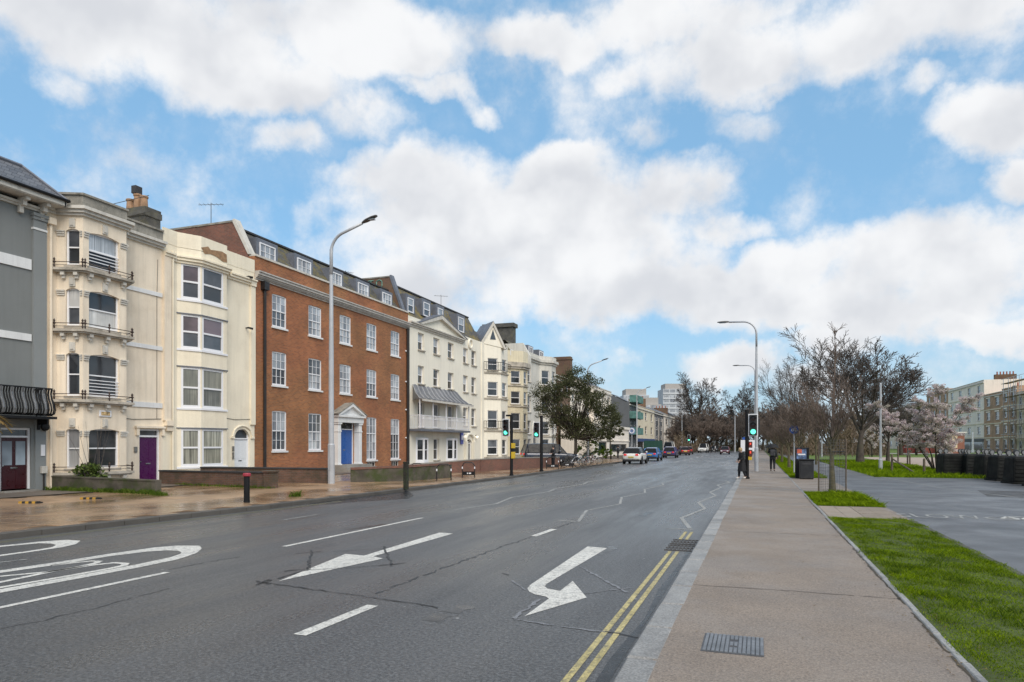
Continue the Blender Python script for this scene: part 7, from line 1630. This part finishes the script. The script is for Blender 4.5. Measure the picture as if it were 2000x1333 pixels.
def plant(kind, label, x, y, hgt, rz, base_h, name='bare_tree', group=None, sx=1.0):
    t = thing(name, (x, y, .08), label, 'tree', group); s_ = hgt / base_h; t.scale = (s_ * sx, s_ * sx, s_); t.rotation_euler.z = rz
    for me, nm in zip(PROT[kind], ('trunk', 'crown')): o = bpy.data.objects.new(nm, me); COL.objects.link(o); o.parent = t
    return t
def P_(u, D): return atD(u, D)
plant('big', 'large dark bare tree with wide twiggy crown on the park edge', *P_(1680, 64), 14.0, .3, 12.2, sx=1.3)
plant('young', 'slim young bare tree inside a wire cage on its grass island', *P_(1626, 24.6), 6.3, 1.1, 6.1, 'young_tree')
plant('big2', 'leaning bare tree beside the slim pale lamp post', *P_(1734, 71), 9.0, 2.0, 12.2, sx=.9)
plant('big2', 'bare tree with pale upswept crown behind the row of young trees', *P_(1565, 78), 12.6, .9, 12.2, sx=.85)
plant('tall', 'tallest bare tree, broad-crowned, at the far end of the road', *P_(1368, 205), 24, .4, 21, sx=.82)
plant('tall', 'tall airy bare tree right of the tallest tree at the far end of the road', *P_(1443, 205), 20.5, 2.2, 21, sx=.85)
GY, GB = 'young trees along the grass verge', 'bare trees in the park background'
for i, (u, D_, h_) in enumerate(((1560.5, 40, 5.6), (1541.5, 50, 6.2), (1594, 60, 6.0), (1527, 66, 6.6), (1518, 80, 6.8), (1510, 97, 7), (1504, 118, 7.2), (1499, 145, 7.5))):
    nm = ['by the blue cycle sign', 'past the blue cycle sign', 'beside the litter bin side of the path', 'beyond the umbrella walker', 'well beyond the umbrella walker', '', '', ''][i]
    plant('young2' if i % 2 == 0 else 'young', 'brown twiggy young street tree ' + nm if nm else 'brown twiggy young street tree deep in the verge row', *P_(u, D_), h_, i * 1.3, 6.3, 'young_tree', GY, 1.05)
bgt = [(1480, 190, 14), (1460, 160, 9), (1400, 195, 14), (1420, 225, 14), (1345, 215, 12), (1500, 170, 11), (1525, 150, 10), (1580, 130, 11), (1705, 120, 10), (1760, 110, 9), (1385, 180, 10), (1455, 210, 13), (1332, 190, 9), (1545, 112, 9), (1490, 230, 16),
       (1358, 185, 11), (1408, 180, 10), (1432, 185, 12), (1470, 200, 12), (1512, 190, 12), (1375, 230, 15), (1560, 160, 11), (1615, 150, 11), (1722, 150, 11), (1535, 200, 13), (1590, 180, 13), (1352, 235, 15)]
for i, (u, D_, h_) in enumerate(bgt):
    kd, bh = [('bushy', 10), ('big2', 12.2), ('bushy', 10), ('tall', 21), ('bushy', 10), ('big', 12.2)][i % 6]
    plant(kd, {'bushy': 'low bushy brown bare tree in the mass ', 'big2': 'upright grey bare tree in the mass ', 'tall': 'tall slender bare tree in the mass ', 'big': 'spreading dark bare tree in the mass '}[kd] + ('at the far end of the road' if u < 1475 else ('behind the row of young verge trees' if u < 1610 else 'behind the large dark park tree')), *P_(u, D_), h_, i * 2.1, bh, 'bare_tree', GB, 1.2)
# brown undergrowth and scrub that closes the view under the far crowns
r = random.Random(77); vs, fs = [], []
for i in range(52000):
    u = r.uniform(1318, 1730); D_ = r.uniform(150, 235) if u < 1480 else r.uniform(105, 200); x, y = atD(u, D_)
    if -13.5 < x < 3.5 and y < 205: continue
    top = 4.2 + 2.2 * math.sin(u * .05) + 1.4 * math.sin(u * .17 + 1) + .8 * math.sin(u * .43); z = max(top, 1.5) * r.random() ** 1.25; d = rv(r); d.z = abs(d.z) + .3; d.normalize(); L_ = r.uniform(.4, 1.3); s_ = Vector((CT, ST, 0)) * r.uniform(.03, .09); p = Vector((x, y, z)); o = len(vs); vs += [p - s_, p + s_, p + d * L_]; fs.append((o, o + 1, o + 2))
me = bpy.data.meshes.new('scrub'); me.from_pydata(vs, [], fs); me.materials.append(leafmat('scrub_twigs', (.09, .07, .052), (.21, .155, .115), .8, 0, .3)); o = bpy.data.objects.new('scrub', me); COL.objects.link(o); tag(o, 'far brown scrub closing the view beneath the distant bare trees', 'scrub', kind='stuff')
# wire cage round the young tree
cx, cy = P_(1626, 24.6)
t = thing('tree_guard', (cx, cy, .12), 'tall wire mesh guard with timber stakes around the young tree', 'tree guard')
M_wire = mat('wire', (.16, .16, .165), .5, .1, 5, metal=.6)
q = MB(); z0, z1, rg = .14, 2.05, .44
for k in range(28): a = 2 * math.pi * k / 28; q.tube([(cx + rg * math.cos(a), cy + rg * math.sin(a), z0), (cx + rg * math.cos(a), cy + rg * math.sin(a), z1)], .0032, 3, False)
for k in range(20):
    z = z0 + (z1 - z0) * k / 19; q.tube([(cx + rg * math.cos(2 * math.pi * j / 24), cy + rg * math.sin(2 * math.pi * j / 24), z) for j in range(25)], .0032, 3, False)
tag(q.build('mesh_panel', M_wire, t), kind='stuff')
for a in (3.3, 5.8, 1.6): q = MB(); q.cyl(cx + (rg + .03) * math.cos(a), cy + (rg + .03) * math.sin(a), .1, 2.1 if a != 3.3 else 2.0, .026, n=6); q.build('stake', MATS['weathered_timber'], t)
q = MB(); q.tube([(cx - .03, cy - .12, 1.62), (cx + .12, cy - .05, 1.62), (cx + .4, cy + .1, 1.64)], .02, 5); q.build('tie', M_black, t)
# leafy things
def leaves(mb, r, c, rad, n, size, flat=.0, up=.0):
    for _ in range(n):
        while True:
            p = Vector((r.uniform(-1, 1), r.uniform(-1, 1), r.uniform(-1, 1)))
            if p.length < 1: break
        p = Vector(c) + Vector((p.x * rad[0], p.y * rad[1], p.z * rad[2])); nrm = (rv(r) + Vector((0, 0, up))).normalized(); a = nrm.orthogonal().normalized(); a.rotate(Matrix.Rotation(r.uniform(0, 6.28), 3, nrm)); b = nrm.cross(a); s_ = size * r.uniform(.6, 1.3)
        mb.add([p - a * s_ * .5, p + b * s_ * .27, p + a * s_ * .5, p - b * s_ * .27], [(0, 1, 2, 3)])
M_ever = leafmat('evergreen_leaf', (.045, .052, .022), (.165, .17, .095), .5, .3, .9)
M_rhodo = leafmat('rhododendron_leaf', (.06, .10, .02), (.19, .24, .08), .45, .3, 2)
M_bloom = leafmat('blossom_petal', (.66, .53, .55), (.84, .74, .74), .6, .4, 1.5)
def leafy_tree(name, label, x, y, hgt, width, zb, trunk_r, nclump, per, size, m, seed, cat='tree', flat=1.0, barkm=None, core=.25, asym=0, lobes=None):
    r = random.Random(seed); t = thing(name, (x, y, .08), label, cat); zc_ = (hgt + zb) / 2; ra, rz_ = width / 2, (hgt - zb) / 2
    T = MB(); Cn = MB(); cl = []
    for i in range(nclump):
        d = rv(r); k = r.uniform(.30, 1.0) ** .45; lob = 1 + .22 * math.sin(d.x * 5 + seed) * math.sin(d.z * 4 + 1) ; 
        c = Vector((x + d.x * ra * k * lob * (1 if d.z < .2 else 1 - .35 * d.z) + asym * d.z * .4, y + d.y * ra * k * lob, zc_ + d.z * rz_ * k * flat)); cl.append(c)
        if lobes:
            lx, lz, lr = lobes[i % len(lobes)]; kk = lr * r.uniform(.35, 1.0) ** .5; c = Vector((x + CT * lx + d.x * kk, y + ST * lx + d.y * kk, lz + d.z * kk * .8)); cl[-1] = c
        s_ = width * r.uniform(.04, .10); leaves(Cn, r, c, (s_, s_, s_ * .7), per, size, up=.3)
    base = Vector((x, y, .05)); fork = Vector((x + r.uniform(-.2, .2), y, zb + (hgt - zb) * .12)); T.tube([base, base.lerp(fork, .5) + Vector((.08, 0, 0)), fork], [trunk_r, trunk_r * .85, trunk_r * .75], 9)
    for i, c in enumerate(cl):
        if i % 3 == 0 or nclump < 60:
            mid = fork.lerp(c, .5) + rv(r) * width * .05 + Vector((0, 0, .1)); T.tube([fork, mid, c], [trunk_r * .34, trunk_r * .2, trunk_r * .07], 4, False)
    T.build('trunk', barkm or M_bark, t, smooth=True); Cn.build('crown', m, t); return t
xe, ye = P_(1122, 73)
leafy_tree('evergreen_tree', 'bushy grey-green evergreen tree in front of the stuccoed villa', xe, ye, 10.4, 9.4, 1.4, .22, 330, 92, .165, M_ever, 4, lobes=[(-3.1, 7.4, 1.5), (-1.6, 8.2, 1.5), (.4, 9.0, 1.5), (1.6, 8.0, 1.6), (0, 6.4, 2.6), (.3, 6.0, 2.8), (-2.2, 5.6, 1.9), (3.0, 6.2, 1.5), (3.7, 4.8, 1.4), (2.8, 3.4, 1.7), (-1.2, 3.8, 1.8), (.8, 3.2, 1.9)])
xe, ye = P_(1193, 82); leafy_tree('evergreen_tree', 'smaller evergreen at the right edge of the bushy tree by the white shop', xe, ye, 6.2, 3.4, 2.2, .10, 50, 70, .22, M_ever, 14)
xe, ye = P_(1183, 80); leafy_tree('shrub', 'low bright green shrub in the pavement bed beside the bicycles', xe, ye, 1.5, 2.4, .1, .05, 26, 60, .16, M_weed, 15, 'shrub')
xe, ye = P_(1150, 84); leafy_tree('shrub', 'mid-height green shrub behind the lamp column and bicycles', xe, ye, 2.6, 3.6, .2, .06, 34, 60, .2, M_rhodo, 16, 'shrub')
# magnolia
xm_, ym_ = P_(1828, 46.5); t = thing('magnolia_tree', (xm_, ym_, .1), 'pale pink blossoming multi-stemmed tree beside the black containers', 'tree'); r = random.Random(31); T, Cn = MB(), MB()
for k in range(7):
    a = k * .9 + .3; sp = r.uniform(.5, 1.0); p = Vector((xm_ + .12 * math.cos(a), ym_ + .12 * math.sin(a), .1)); d = Vector((math.cos(a) * .32 * sp - .08, math.sin(a) * .32 * sp, 1)).normalized(); pts = [p]
    for i in range(6): d = (d + rv(r) * .12 + Vector((math.cos(a), math.sin(a), 0)) * .06).normalized(); p = p + d * .98 * r.uniform(.8, 1.1); pts.append(p)
    T.tube(pts, [.05 * (1 - .13 * i) for i in range(7)], 5)
    for i in range(2, 7):
        for j in range(8):
            d2 = (rv(r) + Vector((math.cos(a), math.sin(a), .25)) * .5); d2.z *= .45; d2 = d2.normalized(); ln = r.uniform(.5, 1.25) * (1.25 - .11 * i); e = pts[i] + d2 * ln; T.tube([pts[i], pts[i].lerp(e, .5) + Vector((0, 0, .05)), e], [.016, .01, .005], 3, False)
            for s_ in (.25, .4, .55, .7, .82, .92, 1.0):
                leaves(Cn, r, pts[i].lerp(e, s_) + rv(r) * .06, (.15, .15, .10), 15, .13, up=.6)
T.build('trunk', M_bark, t, smooth=True); Cn.build('crown', M_bloom, t)
xm_, ym_ = P_(1703, 98); leafy_tree('magnolia_tree', 'distant pink blossoming tree behind the slim lamp post', xm_, ym_, 5.2, 4.6, 1.2, .1, 70, 40, .17, M_bloom, 33)
xm_, ym_ = P_(1790, 112); leafy_tree('evergreen_tree', 'dark rounded evergreen behind the blossom tree', xm_, ym_, 8.6, 8, 1.0, .2, 70, 60, .4, M_ever, 35)
# shrub with bare stems in the garden of the bay house
xs_, ys_ = -24.45, 19.45; t = thing('garden_shrub', (xs_, ys_, .12), 'leafy green shrub with tall bare stems behind the mossy garden wall', 'shrub'); r = random.Random(41); T, Cn = MB(), MB()
for k in range(26):
    a = r.uniform(0, 6.28); rr_ = r.uniform(.2, 1.05); z = r.uniform(.5, 1.15) * (1.15 - rr_ * .35); c = Vector((xs_ + rr_ * math.cos(a) * 1.0 - .1, ys_ + rr_ * math.sin(a) * .35, z)); T.tube([(xs_, ys_, .1), Vector((xs_, ys_, .1)).lerp(c, .6) + Vector((0, 0, .1)), c], [.02, .014, .008], 4); leaves(Cn, r, c, (.24, .24, .14), 34, .15, up=.7)
for k in range(9):
    d = Vector((r.uniform(-.32, .32), r.uniform(-.3, .3), 1)).normalized(); p = Vector((xs_ + r.uniform(-.2, .5), ys_, .2)); pts = [p]
    for i in range(5): d = (d + rv(r) * .1).normalized(); p = p + d * r.uniform(.35, .6); pts.append(p)
    T.tube(pts, [.016, .013, .010, .008, .006, .004], 4)
T.build('stems', M_twig, t); Cn.build('foliage', M_rhodo, t)
# dry palm at the left edge
xp_, yp_ = P_(-75, 21.0); t = thing('dry_palm', (xp_, yp_, .12), 'dry brown palm with drooping fronds at the grey house', 'palm'); r = random.Random(51); q = MB(); zc_ = 2.75
q.tube([(xp_, yp_, .1), (xp_, yp_, 1.4), (xp_, yp_, zc_)], [.14, .12, .11], 8); q.build('trunk', M_bark, t)
M_palm = leafmat('dry_frond', (.20, .12, .045), (.34, .24, .10), .7, .2, 3)
for k in range(16):
    a = k * .4 + r.uniform(-.1, .1); q = MB(); L_ = r.uniform(1.1, 1.5); droop = r.uniform(.2, .8); dv = Vector((math.cos(a), math.sin(a), 0)); sv = Vector((-dv.y, dv.x, 0)); pts = [Vector((xp_, yp_, zc_)) + dv * (L_ * i / 6) + Vector((0, 0, .35 * math.sin(i / 6 * 2.2) - droop * (i / 6) ** 2)) for i in range(7)]
    q.tube(pts, [.015] * 7, 4)
    for i in range(1, 7):
        for s_ in (-1, 1):
            for f in (0, .5): p = pts[i - 1].lerp(pts[i], f); e = p + sv * s_ * .34 + dv * .22 + Vector((0, 0, -.12)); q.add([p - dv * .012, p + dv * .012, e], [(0, 1, 2)])
    q.build('frond', M_palm, t)
